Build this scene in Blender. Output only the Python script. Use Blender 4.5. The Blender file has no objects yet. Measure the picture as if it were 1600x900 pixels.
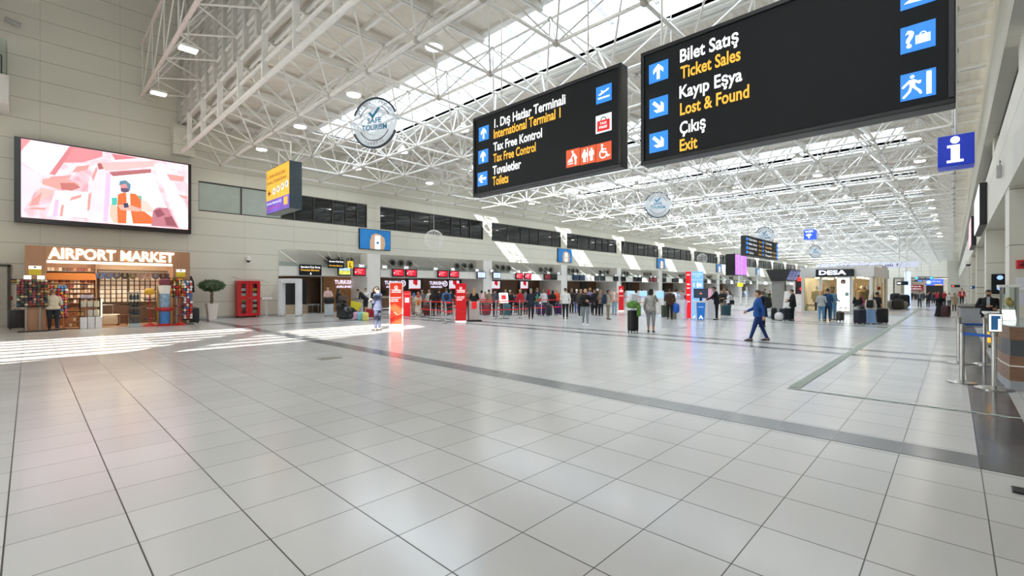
import bpy, bmesh, math, random
from mathutils import Vector, Matrix
import numpy as np
sc = bpy.context.scene
COL = sc.collection
PI = math.pi
rnd = random.Random(7)
# ---------------------------------------------------------------- camera, sky, sun, exposure
CAMH, FPX = 1.65, 722.0
SA, CA = math.sin(math.atan2(690, FPX)), math.cos(math.atan2(690, FPX))
cam_d = bpy.data.cameras.new('camera'); cam_d.sensor_width = 36; cam_d.lens = FPX/1600*36
cam_d.clip_start = .05; cam_d.clip_end = 600
cam = bpy.data.objects.new('camera', cam_d); COL.objects.link(cam)
cam.location = (0, 0, CAMH); cam.rotation_euler = (PI/2, 0, math.atan2(SA, CA)-PI/2)
sc.camera = cam
W = bpy.data.worlds.new('sky'); sc.world = W; W.use_nodes = True
wn = W.node_tree; bg = wn.nodes['Background']
tc = wn.nodes.new('ShaderNodeTexCoord'); nz = wn.nodes.new('ShaderNodeTexNoise'); nz.inputs['Scale'].default_value = 2.2; nz.inputs['Detail'].default_value = 5
cr = wn.nodes.new('ShaderNodeValToRGB')
cr.color_ramp.elements[0].position = .38; cr.color_ramp.elements[0].color = (.74, .86, 1, 1)
cr.color_ramp.elements[1].position = .62; cr.color_ramp.elements[1].color = (.97, .98, 1, 1)
wn.links.new(tc.outputs['Generated'], nz.inputs['Vector']); wn.links.new(nz.outputs['Fac'], cr.inputs['Fac']); wn.links.new(cr.outputs['Color'], bg.inputs['Color'])
bg.inputs['Strength'].default_value = 4.4
sun_d = bpy.data.lights.new('sun', 'SUN'); sun_d.energy = 12; sun_d.angle = math.radians(.3); sun_d.color = (1, .95, .87)
sun = bpy.data.objects.new('sun', sun_d); COL.objects.link(sun)
SUN = Vector((.98, 1.0, -.85)).normalized()
sun.location = (-30, -30, 60); sun.rotation_euler = SUN.to_track_quat('-Z', 'Y').to_euler()
sc.view_settings.view_transform = 'Standard'; sc.view_settings.look = 'None'
sc.view_settings.exposure = .88; sc.view_settings.gamma = 1; sc.view_settings.use_curve_mapping = False
cy = sc.cycles
cy.use_denoising = True; cy.max_bounces = 10; cy.diffuse_bounces = 6; cy.glossy_bounces = 4; cy.transmission_bounces = 6; cy.transparent_max_bounces = 16
cy.caustics_reflective = False; cy.caustics_refractive = False; cy.sample_clamp_indirect = 6

# ---------------------------------------------------------------- helpers
def lin(c):
    if isinstance(c, str): c = tuple(int(c[i:i+2], 16) for i in (0, 2, 4))
    return tuple(((v/255)/12.92 if v <= 10 else (((v/255)+.055)/1.055)**2.4) for v in c)+(1,)
MATS = {}
def mat(name, c='cccccc', rough=.55, metal=0, var=.06, scale=6, emit=0, spec=.5, alpha=None):
    """a procedural material: base colour with a little noise in it"""
    if name in MATS: return MATS[name]
    m = bpy.data.materials.new(name); m.use_nodes = True; MATS[name] = m
    nt = m.node_tree; b = nt.nodes['Principled BSDF']
    col = lin(c)
    t = nt.nodes.new('ShaderNodeTexCoord'); n = nt.nodes.new('ShaderNodeTexNoise'); n.inputs['Scale'].default_value = scale; n.inputs['Detail'].default_value = 3
    r = nt.nodes.new('ShaderNodeValToRGB')
    r.color_ramp.elements[0].position = .3; r.color_ramp.elements[1].position = .7
    r.color_ramp.elements[0].color = tuple(v*(1-var) for v in col[:3])+(1,); r.color_ramp.elements[1].color = tuple(min(1, v*(1+var)) for v in col[:3])+(1,)
    nt.links.new(t.outputs['Object'], n.inputs['Vector']); nt.links.new(n.outputs['Fac'], r.inputs['Fac']); nt.links.new(r.outputs['Color'], b.inputs['Base Color'])
    b.inputs['Roughness'].default_value = rough; b.inputs['Metallic'].default_value = metal; b.inputs['Specular IOR Level'].default_value = spec
    if emit:
        nt.links.new(r.outputs['Color'], b.inputs['Emission Color']); b.inputs['Emission Strength'].default_value = emit
    return m
def C(c, rough=.7, **k):
    """plain coloured material by its hex colour"""
    return mat('m_%s_%d' % (c, int(rough*100))+('_e%d' % (k['emit']*100) if k.get('emit') else ''), c, rough, **k)
def N(nt, kind, **inp):
    n = nt.nodes.new(kind)
    for k, v in inp.items(): n.inputs[k.replace('_', ' ')].default_value = v
    return n
def math_n(nt, op, a, b=None):
    n = nt.nodes.new('ShaderNodeMath'); n.operation = op
    for i, v in enumerate((a, b)):
        if v is None: continue
        if isinstance(v, (int, float)): n.inputs[i].default_value = v
        else: nt.links.new(v, n.inputs[i])
    return n.outputs[0]
def mixc(nt, f, a, b):
    n = nt.nodes.new('ShaderNodeMix'); n.data_type = 'RGBA'
    for i, v in ((0, f), (6, a), (7, b)):
        if isinstance(v, (int, float, tuple)): n.inputs[i].default_value = v
        else: nt.links.new(v, n.inputs[i])
    return n.outputs[2]
def line_mask(nt, v, pitch, off, width):
    """1 on thin lines every `pitch` metres of coordinate v"""
    f = math_n(nt, 'FRACT', math_n(nt, 'ADD', math_n(nt, 'DIVIDE', math_n(nt, 'SUBTRACT', v, off), pitch), 1000.5))
    return math_n(nt, 'LESS_THAN', math_n(nt, 'ABSOLUTE', math_n(nt, 'SUBTRACT', f, .5)), width/pitch/2)
def cell(nt, v, pitch, off):
    return math_n(nt, 'FLOOR', math_n(nt, 'DIVIDE', math_n(nt, 'SUBTRACT', v, off), pitch))
def new_mat(name):
    m = bpy.data.materials.new(name); m.use_nodes = True; MATS[name] = m
    nt = m.node_tree; b = nt.nodes['Principled BSDF']
    t = nt.nodes.new('ShaderNodeTexCoord'); s = nt.nodes.new('ShaderNodeSeparateXYZ'); nt.links.new(t.outputs['Object'], s.inputs[0])
    return m, nt, b, t, s
def tile_mat(name, px, ox, py, oy, cols, joint, rough, jw=.008, spec=.5, bump=.0):
    m, nt, b, t, s = new_mat(name)
    x, y = s.outputs[0], s.outputs[1]
    cb = nt.nodes.new('ShaderNodeCombineXYZ'); nt.links.new(cell(nt, x, px, ox), cb.inputs[0]); nt.links.new(cell(nt, y, py, oy), cb.inputs[1])
    wn_ = nt.nodes.new('ShaderNodeTexWhiteNoise'); nt.links.new(cb.outputs[0], wn_.inputs['Vector'])
    cl = N(nt, 'ShaderNodeTexNoise', Scale=1.3, Detail=4.0); nt.links.new(t.outputs['Object'], cl.inputs['Vector'])
    f = math_n(nt, 'ADD', math_n(nt, 'MULTIPLY', wn_.outputs['Value'], .7), math_n(nt, 'MULTIPLY', cl.outputs['Fac'], .3))
    base = mixc(nt, f, lin(cols[0]), lin(cols[1]))
    jm = math_n(nt, 'MAXIMUM', line_mask(nt, x, px, ox, jw), line_mask(nt, y, py, oy, jw*.8))
    nt.links.new(mixc(nt, jm, base, lin(joint)), b.inputs['Base Color'])
    r2 = math_n(nt, 'ADD', math_n(nt, 'MULTIPLY', cl.outputs['Fac'], .1), rough-.05)
    nt.links.new(math_n(nt, 'ADD', r2, math_n(nt, 'MULTIPLY', jm, .3)), b.inputs['Roughness'])
    b.inputs['Specular IOR Level'].default_value = spec
    return m
def panel_mat(name, c, px, ox, pz, oz, joint, use_y=False, rough=.45, jw=.018, vert=.5):
    """wall cladding: horizontal joints, fainter vertical joints"""
    m, nt, b, t, s = new_mat(name)
    h = s.outputs[1 if use_y else 0]; z = s.outputs[2]
    cl = N(nt, 'ShaderNodeTexNoise', Scale=.6, Detail=4.0); nt.links.new(t.outputs['Object'], cl.inputs['Vector'])
    c0 = lin(c); base = mixc(nt, cl.outputs['Fac'], tuple(v*.93 for v in c0[:3])+(1,), tuple(min(1, v*1.05) for v in c0[:3])+(1,))
    jm = math_n(nt, 'MAXIMUM', line_mask(nt, z, pz, oz, jw), math_n(nt, 'MULTIPLY', line_mask(nt, h, px, ox, jw*.8), vert))
    nt.links.new(mixc(nt, jm, base, lin(joint)), b.inputs['Base Color']); b.inputs['Roughness'].default_value = rough
    bp = N(nt, 'ShaderNodeBump', Strength=.3, Distance=.01); bp.invert = True; nt.links.new(jm, bp.inputs['Height']); nt.links.new(bp.outputs[0], b.inputs['Normal'])
    return m
def wood_mat(name, a, b_, stretch=(1, 1, 14), rough=.4, scale=3):
    m, nt, b, t, s = new_mat(name)
    mp = nt.nodes.new('ShaderNodeMapping'); mp.inputs['Scale'].default_value = stretch; nt.links.new(t.outputs['Object'], mp.inputs[0])
    n = N(nt, 'ShaderNodeTexNoise', Scale=scale, Detail=6.0, Distortion=.6); nt.links.new(mp.outputs[0], n.inputs['Vector'])
    nt.links.new(mixc(nt, n.outputs['Fac'], lin(a), lin(b_)), b.inputs['Base Color']); b.inputs['Roughness'].default_value = rough
    return m
def glass_mat(name, tint, rough=.02, ior=1.45, see=1.0):
    """thin pane: tinted transparency under a Fresnel reflection"""
    m = bpy.data.materials.new(name); m.use_nodes = True; MATS[name] = m
    nt = m.node_tree; nt.nodes.clear(); o = nt.nodes.new('ShaderNodeOutputMaterial')
    tr = nt.nodes.new('ShaderNodeBsdfTransparent'); tr.inputs[0].default_value = lin(tint)
    gl = nt.nodes.new('ShaderNodeBsdfGlossy'); gl.inputs['Roughness'].default_value = rough
    fr = nt.nodes.new('ShaderNodeFresnel'); ge = nt.nodes.new('ShaderNodeNewGeometry')
    nt.links.new(math_n(nt, 'POWER', ior, math_n(nt, 'SUBTRACT', 1.0, math_n(nt, 'MULTIPLY', ge.outputs['Backfacing'], 2.0))), fr.inputs[0])
    mx = nt.nodes.new('ShaderNodeMixShader'); nt.links.new(fr.outputs[0], mx.inputs[0]); nt.links.new(tr.outputs[0], mx.inputs[1]); nt.links.new(gl.outputs[0], mx.inputs[2])
    nt.links.new(mx.outputs[0], o.inputs[0]); return m

def empty_mesh_obj(name, me, parent=None):
    o = bpy.data.objects.new(name, me); COL.objects.link(o)
    if parent: o.parent = parent
    return o
class B:
    """collects shapes; M places them"""
    def __init__(s): s.v = []; s.f = []; s.mi = []; s.M = Matrix(); s.cur = 0
    def add(s, vs, fs):
        o = len(s.v); s.v += [tuple(s.M @ Vector(p)) for p in vs]; s.f += [tuple(i+o for i in f) for f in fs]; s.mi += [s.cur]*len(fs); return s
    def box(s, x0, x1, y0, y1, z0, z1):
        return s.add([(x0, y0, z0), (x1, y0, z0), (x1, y1, z0), (x0, y1, z0), (x0, y0, z1), (x1, y0, z1), (x1, y1, z1), (x0, y1, z1)],
                     [(3, 2, 1, 0), (4, 5, 6, 7), (0, 1, 5, 4), (1, 2, 6, 5), (2, 3, 7, 6), (3, 0, 4, 7)])
    def rbox(s, x0, x1, y0, y1, z0, z1, r=.02, n=2):
        bm = bmesh.new(); bmesh.ops.create_cube(bm, size=1)
        for v in bm.verts: v.co = ((x0+x1)/2+v.co.x*(x1-x0), (y0+y1)/2+v.co.y*(y1-y0), (z0+z1)/2+v.co.z*(z1-z0))
        bmesh.ops.bevel(bm, geom=bm.edges[:], offset=min(r, .49*min(x1-x0, y1-y0, z1-z0)), segments=n, profile=.5, affect='EDGES')
        bm.verts.index_update(); s.add([tuple(v.co) for v in bm.verts], [tuple(v.index for v in f.verts) for f in bm.faces]); bm.free(); return s
    def tube(s, p, q, r, n=6, r2=None, caps=True):
        p, q = Vector(p), Vector(q); d = q-p
        if d.length < 1e-6: return s
        d.normalize(); a = d.orthogonal().normalized(); b = d.cross(a); r2 = r if r2 is None else r2
        vs = [tuple(p+(a*math.cos(2*PI*i/n)+b*math.sin(2*PI*i/n))*r) for i in range(n)]+[tuple(q+(a*math.cos(2*PI*i/n)+b*math.sin(2*PI*i/n))*r2) for i in range(n)]
        fs = [(i, (i+1) % n, (i+1) % n+n, i+n) for i in range(n)]
        if caps: fs += [tuple(range(n-1, -1, -1)), tuple(range(n, 2*n))]
        return s.add(vs, fs)
    def path(s, pts, r, n=6):
        for i in range(len(pts)-1): s.tube(pts[i], pts[i+1], r, n)
        return s
    def lathe(s, prof, n=20, c=(0, 0, 0), caps=True):
        vs = [(c[0]+r*math.cos(2*PI*i/n), c[1]+r*math.sin(2*PI*i/n), c[2]+z) for r, z in prof for i in range(n)]
        fs = [(k*n+i, k*n+(i+1) % n, (k+1)*n+(i+1) % n, (k+1)*n+i) for k in range(len(prof)-1) for i in range(n)]
        if caps: fs += [tuple(range(n-1, -1, -1)), tuple((len(prof)-1)*n+i for i in range(n))]
        return s.add(vs, fs)
    def ell(s, c, rx, ry, rz, n=12, m=8):
        vs = [(c[0], c[1], c[2]-rz)]; fs = []
        for j in range(1, m):
            a = -PI/2+PI*j/m
            vs += [(c[0]+rx*math.cos(a)*math.cos(2*PI*i/n), c[1]+ry*math.cos(a)*math.sin(2*PI*i/n), c[2]+rz*math.sin(a)) for i in range(n)]
        vs.append((c[0], c[1], c[2]+rz)); L = len(vs)-1
        for i in range(n):
            fs.append((0, 1+(i+1) % n, 1+i)); fs.append((L, 1+(m-2)*n+i, 1+(m-2)*n+(i+1) % n))
            for j in range(m-2): fs.append((1+j*n+i, 1+j*n+(i+1) % n, 1+(j+1)*n+(i+1) % n, 1+(j+1)*n+i))
        return s.add(vs, fs)
    def prism(s, poly, y0, y1):
        """polygon in local x,z pulled along y"""
        n = len(poly); vs = [(x, y0, z) for x, z in poly]+[(x, y1, z) for x, z in poly]
        ar = sum(poly[i][0]*poly[(i+1) % n][1]-poly[(i+1) % n][0]*poly[i][1] for i in range(n))
        fs = [tuple(range(n)), tuple(range(2*n-1, n-1, -1))]+[((i+1) % n, i, i+n, (i+1) % n+n) for i in range(n)]
        if ar < 0: fs = [f[::-1] for f in fs]
        return s.add(vs, fs)
    def hprism(s, poly, z0, z1):
        n = len(poly); vs = [(x, y, z0) for x, y in poly]+[(x, y, z1) for x, y in poly]
        ar = sum(poly[i][0]*poly[(i+1) % n][1]-poly[(i+1) % n][0]*poly[i][1] for i in range(n))
        fs = [tuple(range(n-1, -1, -1)), tuple(range(n, 2*n))]+[(i, (i+1) % n, (i+1) % n+n, i+n) for i in range(n)]
        if ar < 0: fs = [f[::-1] for f in fs]
        return s.add(vs, fs)
    def loft(s, rings, caps=True):
        n = len(rings[0]); vs = [p for r in rings for p in r]
        fs = [(k*n+i, k*n+(i+1) % n, (k+1)*n+(i+1) % n, (k+1)*n+i) for k in range(len(rings)-1) for i in range(n)]
        if caps: fs += [tuple(range(n-1, -1, -1)), tuple((len(rings)-1)*n+i for i in range(n))]
        return s.add(vs, fs)
    def disc(s, c, r, y0, y1, n=24): return s.prism([(c[0]+r*math.cos(2*PI*i/n), c[1]+r*math.sin(2*PI*i/n)) for i in range(n)], y0, y1)
    def ring(s, c, r0, r1, y0, y1, a0=0, a1=2*PI, n=24):
        P = [(c[0]+r1*math.cos(a0+(a1-a0)*i/n), c[1]+r1*math.sin(a0+(a1-a0)*i/n)) for i in range(n+1)]
        Q = [(c[0]+r0*math.cos(a0+(a1-a0)*i/n), c[1]+r0*math.sin(a0+(a1-a0)*i/n)) for i in range(n+1)]
        for i in range(n): s.prism([P[i], P[i+1], Q[i+1], Q[i]], y0, y1)
        return s
def mk(name, b, m, parent=None, smooth=False, world=False, loc=None, norm=False):
    me = bpy.data.meshes.new(name); vs = b.v
    if world and parent: p = parent.matrix_basis.inverted(); vs = [tuple(p @ Vector(v)) for v in vs]
    me.from_pydata(vs, [], b.f)
    for x in (m if isinstance(m, (list, tuple)) else [m]): me.materials.append(x)
    if isinstance(m, (list, tuple)): me.polygons.foreach_set('material_index', b.mi)
    if norm:
        bm = bmesh.new(); bm.from_mesh(me); bmesh.ops.recalc_face_normals(bm, faces=bm.faces[:]); bm.to_mesh(me); bm.free()
    if smooth:
        me.polygons.foreach_set('use_smooth', [True]*len(me.polygons))
        try: me.set_sharp_from_angle(angle=math.radians(40))
        except Exception: pass
    me.update(); o = empty_mesh_obj(name, me, parent)
    if loc: o.location = loc
    return o
def tag(o, label, cat, group=None, kind=None):
    if label: o['label'] = label
    if cat: o['category'] = cat
    if group: o['group'] = group
    if kind: o['kind'] = kind
    return o
def thing(name, label, cat, loc=(0, 0, 0), rz=0, group=None):
    o = bpy.data.objects.new(name, None); COL.objects.link(o); o.empty_display_size = .1
    o.location = loc; o.rotation_euler = (0, 0, rz); o.matrix_basis = Matrix.Translation(loc) @ Matrix.Rotation(rz, 4, 'Z')
    return tag(o, label, cat, group)
def struct(name, b, m, label=None, parent=None, smooth=False):
    o = mk(name, b, m, parent, smooth)
    if not parent:
        o['kind'] = 'structure'
        if label: o['label'] = label; o['category'] = name.split('_')[0]
    return o
def dup(o, loc=None, rz=None, label=None, group=None, parent=None, scale=None):
    c = o.copy(); COL.objects.link(c)
    if parent: c.parent = parent
    for ch in list(o.children): dup(ch, parent=c)
    if loc: c.location = loc
    if rz is not None: c.rotation_euler = (0, 0, rz)
    if label: c['label'] = label
    if group: c['group'] = group
    if scale: c.scale = scale
    return c
def fl(px, py, z=0):
    """the point at height z that the photograph shows at pixel px, py"""
    r = (px-800)/FPX; u = (450-py)/FPX; t = (z-CAMH)/u
    return Vector(((r*SA+CA)*t, (-r*CA+SA)*t, z))
def onY(px, py, Y):
    r = (px-800)/FPX; t = Y/(-r*CA+SA); return Vector(((r*SA+CA)*t, Y, CAMH+(450-py)/FPX*t))
def onX(px, py, X):
    r = (px-800)/FPX; t = X/(r*SA+CA); return Vector((X, (-r*CA+SA)*t, CAMH+(450-py)/FPX*t))
def hang(o, pts, r=.012):
    b = B()
    for p in pts:
        w = o.matrix_basis @ Vector(p); xc = 7.2+2.7*round((w.x-7.2)/2.7)
        b.tube(w, (w.x, w.y, 8.3), r).tube((w.x, w.y, 8.3), (xc, w.y, 8.3), max(r, .015))
    return mk('hanger', b, MATS['white_steel'], o, False, True)
def depth(p): return p[0]*CA+p[1]*SA
_cap = []
def text(name, body, m, parent, x, z, h, w=None, y=-.01, align='l', d=.004, bold=0, vcenter=False):
    """lettering as a mesh on a local x,z plane facing -y; h is the capital height"""
    cu = bpy.data.curves.new('t', 'FONT'); cu.body = body; cu.size = 1; cu.offset = bold; cu.resolution_u = 3
    o = bpy.data.objects.new('t', cu); COL.objects.link(o)
    me = bpy.data.meshes.new_from_object(o.evaluated_get(bpy.context.evaluated_depsgraph_get()))
    bpy.data.objects.remove(o); bpy.data.curves.remove(cu)
    n = len(me.vertices); co = np.empty(n*3); me.vertices.foreach_get('co', co); co = co.reshape(-1, 3)
    k = h/capk(); sx = k
    x0, x1 = co[:, 0].min(), co[:, 0].max()
    if w: sx = w/(x1-x0)
    X = (co[:, 0]-x0)*sx
    if align == 'c': X -= (x1-x0)*sx/2
    if align == 'r': X -= (x1-x0)*sx
    out = np.stack([X+x, np.full(n, y), co[:, 1]*k+z-(h/2 if vcenter else 0)], 1)
    me.vertices.foreach_set('co', out.ravel()); me.materials.clear(); me.materials.append(m); me.update(); me.name = name
    return empty_mesh_obj(name, me, parent)

def capk():
    if not _cap:
        cu = bpy.data.curves.new('t', 'FONT'); cu.body = 'H'; cu.size = 1; o = bpy.data.objects.new('t', cu); COL.objects.link(o)
        me = bpy.data.meshes.new_from_object(o.evaluated_get(bpy.context.evaluated_depsgraph_get())); _cap.append(max(v.co.y for v in me.vertices))
        bpy.data.objects.remove(o); bpy.data.curves.remove(cu); bpy.data.meshes.remove(me)
    return _cap[0]
# ---------------------------------------------------------------- materials of the setting
M_floor = tile_mat('floor_tiles', .603, -.109, .571, -.18, ('c9c8c5', 'd3d2d0'), '4a4843', .2, .009, .55)
M_gran = tile_mat('dark_granite', .603, -.109, .571, -.18, ('3f3f42', '56565a'), '36363a', .16, .006, .5)
M_gran2 = tile_mat('grey_granite', .603, -.109, .571, -.18, ('6c6e72', '82858a'), '55575a', .18, .006, .5)
M_wall = panel_mat('cream_panels', 'dad8ca', 2.7, .35, .893, .02, '8f8b7e')
M_wallx = panel_mat('cream_panels_side', 'dcd8cc', 2.7, .35, .893, .02, '8f8b7e', True)
M_white = mat('white_paint', 'e6e4df', .45, var=.03, scale=2)
M_steel = mat('white_steel', 'e8e6e1', .35, var=.04, scale=3)
M_deck, nt, b_, t_, s_ = new_mat('corrugated_deck')
wv = math_n(nt, 'SINE', math_n(nt, 'MULTIPLY', s_.outputs[1], 2*PI/.28))
nzd = N(nt, 'ShaderNodeTexNoise', Scale=.8, Detail=3.0); nt.links.new(t_.outputs['Object'], nzd.inputs['Vector'])
nt.links.new(mixc(nt, nzd.outputs['Fac'], lin('ddd6ca'), lin('e6e0d5')), b_.inputs['Base Color']); b_.inputs['Roughness'].default_value = .6
bpn = N(nt, 'ShaderNodeBump', Strength=.4, Distance=.05); nt.links.new(wv, bpn.inputs['Height']); nt.links.new(bpn.outputs[0], b_.inputs['Normal'])
M_sheet, nt, b_, t_, s_ = new_mat('corrugated_sheet')
wv = math_n(nt, 'SINE', math_n(nt, 'MULTIPLY', s_.outputs[2], 2*PI/.3))
nt.links.new(mixc(nt, math_n(nt, 'ADD', math_n(nt, 'MULTIPLY', wv, .5), .5), lin('cdcbc4'), lin('dad8d2')), b_.inputs['Base Color']); b_.inputs['Roughness'].default_value = .5
bpn = N(nt, 'ShaderNodeBump', Strength=.8, Distance=.05); nt.links.new(wv, bpn.inputs['Height']); nt.links.new(bpn.outputs[0], b_.inputs['Normal'])
M_sky_glass = glass_mat('skylight_glass', 'e6eef4')
M_clear = glass_mat('clear_glass', 'eef4f2')
M_dark_glass = glass_mat('dark_window_glass', '8d989c', ior=1.7)
M_frost = mat('frosted_glass', 'b4bfb6', .25, var=.05, scale=2)
M_alu = mat('aluminium', 'a9a8a4', .35, .8, .05)
M_dkalu = mat('dark_frame', '4c4a44', .4, .3, .05)
M_chrome = mat('chrome', 'd6d6d6', .12, 1, .02)
M_black = mat('black_plastic', '17181a', .4, var=.15)
M_lamp = mat('lamp_glow', 'fff8ee', .5, emit=14, var=.01)
M_grey = mat('grey_panel', 'b4b3b0', .5, var=.04)
M_room = mat('office_wall', 'a8a294', .8, var=.1)

X_END, Y_L, Y_R = 167.5, 29.0, -.93
BAY, NB = 10.8, 15
bays = [5.5+BAY*k for k in range(NB)]
# ---------------------------------------------------------------- floor with its strips
struct('floor', B().box(-30, X_END+25, -14, 34, -.3, 0), M_floor, 'cream square tiled terminal floor')
def strip(name, x0, x1, y0, y1, m, label, z=.004):
    o = struct(name, B().box(x0, x1, y0, y1, .0005, z), m, label); return o
strip('trim_1', 6.0, 6.45, -.17, 28.9, M_gran2, 'wide grey granite band crossing the floor in front')
strip('trim_2', 6.0, X_END, -.62, -.17, M_gran, 'dark granite band along the right wall', .0045)
i = 3
for k in range(8):
    x = 13.95+BAY*k
    for dx in (0, 1.25):
        strip('trim_%d' % i, x+dx, x+dx+.34, -.17, 28.9, M_gran2, 'narrow grey granite line across the floor'); i += 1
strip('trim_%d' % i, 6.45, 60, 22.0, 22.4, M_gran2, 'grey granite band along the check-in hall', .0035); i += 1
grn = C('8f9a8c', .5); 
tp = mk('floor_tape', B().box(8.75, 62, 1.82, 1.98, .004, .0075), grn); tag(tp, 'long greenish grey floor tape running into the hall', 'floor tape')
m, nt, b, t, s = new_mat('striped_tape')
dg = math_n(nt, 'FRACT', math_n(nt, 'ADD', math_n(nt, 'MULTIPLY', math_n(nt, 'ADD', s.outputs[1], math_n(nt, 'MULTIPLY', s.outputs[0], 2.2)), 5.0), 100))
nt.links.new(mixc(nt, math_n(nt, 'LESS_THAN', dg, .5), lin('47655a'), lin('cfd4cc')), b.inputs['Base Color']); b.inputs['Roughness'].default_value = .4
tag(mk('floor_tape', B().box(8.6, 8.68, -.64, 1.98, .0048, .008), m), 'thin green and white striped floor tape near the desk', 'floor tape')
hb = thing('floor_hatch', 'small floor hatch with a metal rim before the grey band', 'hatch', fl(515, 560))
mk('lid', B().box(-.22, .22, -.12, .12, .0008, .006), C('8b8672', .4), hb)
mk('rim', B().box(-.25, .25, -.15, -.12, .0008, .009).box(-.25, .25, .12, .15, .0008, .009).box(-.25, -.22, -.12, .12, .0008, .009).box(.22, .25, -.12, .12, .0008, .009), M_alu, hb)
# ---------------------------------------------------------------- left wall
w = B().box(-16, 10.26, Y_L, Y_L+.4, 0, 4.0).box(-16, 5.5, Y_L, Y_L+.4, 4.0, 19).box(5.5, X_END, Y_L, Y_L+.4, 4.0, 5.76).box(5.5, X_END, Y_L, Y_L+.4, 7.36, 11.2)
w.box(5.5, 6.24, Y_L, Y_L+.4, 5.76, 7.36)
piers = [16.0+BAY*k for k in range(14)]
for x in piers: w.box(x, x+1.0, Y_L, Y_L+.4, 5.76, 7.36)
struct('wall_left', w, M_wall, 'long cream panelled wall on the left')
pb = B()
for x in piers: pb.box(x, x+1.0, Y_L-.02, Y_L+3.05, 0, 4.0)
struct('trim_40', pb, M_white, 'white piers between the check-in bays')
struct('trim_41', B().box(5.05, 5.95, Y_L-.55, Y_L, 8.45, 9.95), M_wall, 'cream panelled box high on the left wall')
struct('baseboard_left', B().box(-16, 10.2, Y_L-.03, Y_L, .001, .12), M_grey, 'grey baseboard of the left wall')
struct('ceiling_office', B().box(5.5, X_END, Y_L+.4, Y_L+4.4, 7.5, 7.6), M_white, 'ceiling of the rooms behind the upper windows')
struct('floor_office', B().box(5.5, X_END, Y_L+.4, Y_L+4.4, 5.5, 5.6), M_room, 'floor of the rooms behind the upper windows')
struct('wall_office', B().box(5.5, X_END, Y_L+4.4, Y_L+4.5, 4, 7.6), M_room, 'back wall of the rooms behind the upper windows')
# upper windows: frame and panes
def window(n, x0, x1, cuts, frosted=()):
    fr = B(); fr.box(x0, x1, Y_L+.05, Y_L+.2, 5.76, 5.82).box(x0, x1, Y_L+.05, Y_L+.2, 7.30, 7.36)
    xs = [x0]+cuts+[x1]
    for i, x in enumerate(xs): fr.box(x-.03 if i else x, x+.03 if i < len(xs)-1 else x, Y_L+.05, Y_L+.2, 5.82, 7.30)
    o = struct('window_%d' % n, fr, M_dkalu, 'strip window high in the left wall')
    for i in range(len(xs)-1):
        mk('pane', B().box(xs[i]+.03, xs[i+1]-.03, Y_L+.11, Y_L+.13, 5.82, 7.30), M_frost if i in frosted else M_dark_glass, o)
    return o
window(1, 6.24, 16.0, [8.3, 10.45, 11.2, 12.4, 13.6, 14.5, 15.3], (0, 1))
rw = random.Random(3)
for k in range(13):
    x0 = 17.0+BAY*k; x1 = x0+9.8
    cuts = []; x = x0
    while x < x1-1.6: x += rw.choice((1.0, 1.3, 1.7, 2.1)); cuts.append(x)
    if x1-cuts[-1] < .5: cuts.pop()
    window(k+2, x0, x1, cuts)
# door at the far left
d = struct('door_1', B().box(-2.1, -.62, Y_L-.06, Y_L-.005, .002, 2.55), C('b9b8ae', .5), 'pale grey metal door at the left edge')
mk('door_frame', B().box(-2.2, -2.1, Y_L-.09, Y_L, .002, 2.65).box(-.62, -.52, Y_L-.09, Y_L, .002, 2.65).box(-2.2, -.52, Y_L-.09, Y_L, 2.55, 2.65), M_dkalu, d)
mk('door_handle', B().tube((-.78, Y_L-.06, 1.05), (-.78, Y_L-.12, 1.05), .012).tube((-.78, Y_L-.12, 1.05), (-.9, Y_L-.12, 1.05), .012), M_chrome, d)
# balcony high at the left edge
bx = B().box(-5, -.55, Y_L-1.7, Y_L, 9.0, 10.15)
struct('trim_42', bx, M_white, 'white balcony parapet high on the left wall')
bg_ = thing('balcony_railing', 'glass balcony railing with dark handrail at top left', 'railing', (-5, Y_L-1.6, 10.15))
mk('glass_panel', B().box(0, 4.4, -.02, 0, 0, 1.45).box(4.38, 4.4, 0, 1.6, 0, 1.45), M_clear, bg_)
mk('handrail', B().path([(0, .12, .9), (4.1, .12, .9), (4.25, .12, .8), (4.25, .12, .05)], .025), M_black, bg_)
struct('window_60', B().box(-5, -1.35, Y_L-.05, Y_L-.01, 10.16, 12.3), M_dark_glass, 'dark balcony doorway glass')
# lobby end: vertical sheet wall above the hall roof, lobby roof
struct('wall_upper', B().box(5.46, 5.7, -8, Y_L, 11.15, 19).box(5.46, 5.62, -8, Y_L, 10.12, 11.15), M_sheet, 'corrugated sheet wall above the hall roof')
struct('ceiling_lobby', B().box(-2, 5.7, -9, Y_L+.4, 19, 19.3), M_deck, 'high lobby roof')
struct('wall_lobby', B().box(-2.2, -2, -9, Y_L, 12.2, 19.3), M_sheet, 'upper rear wall of the lobby')
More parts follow.
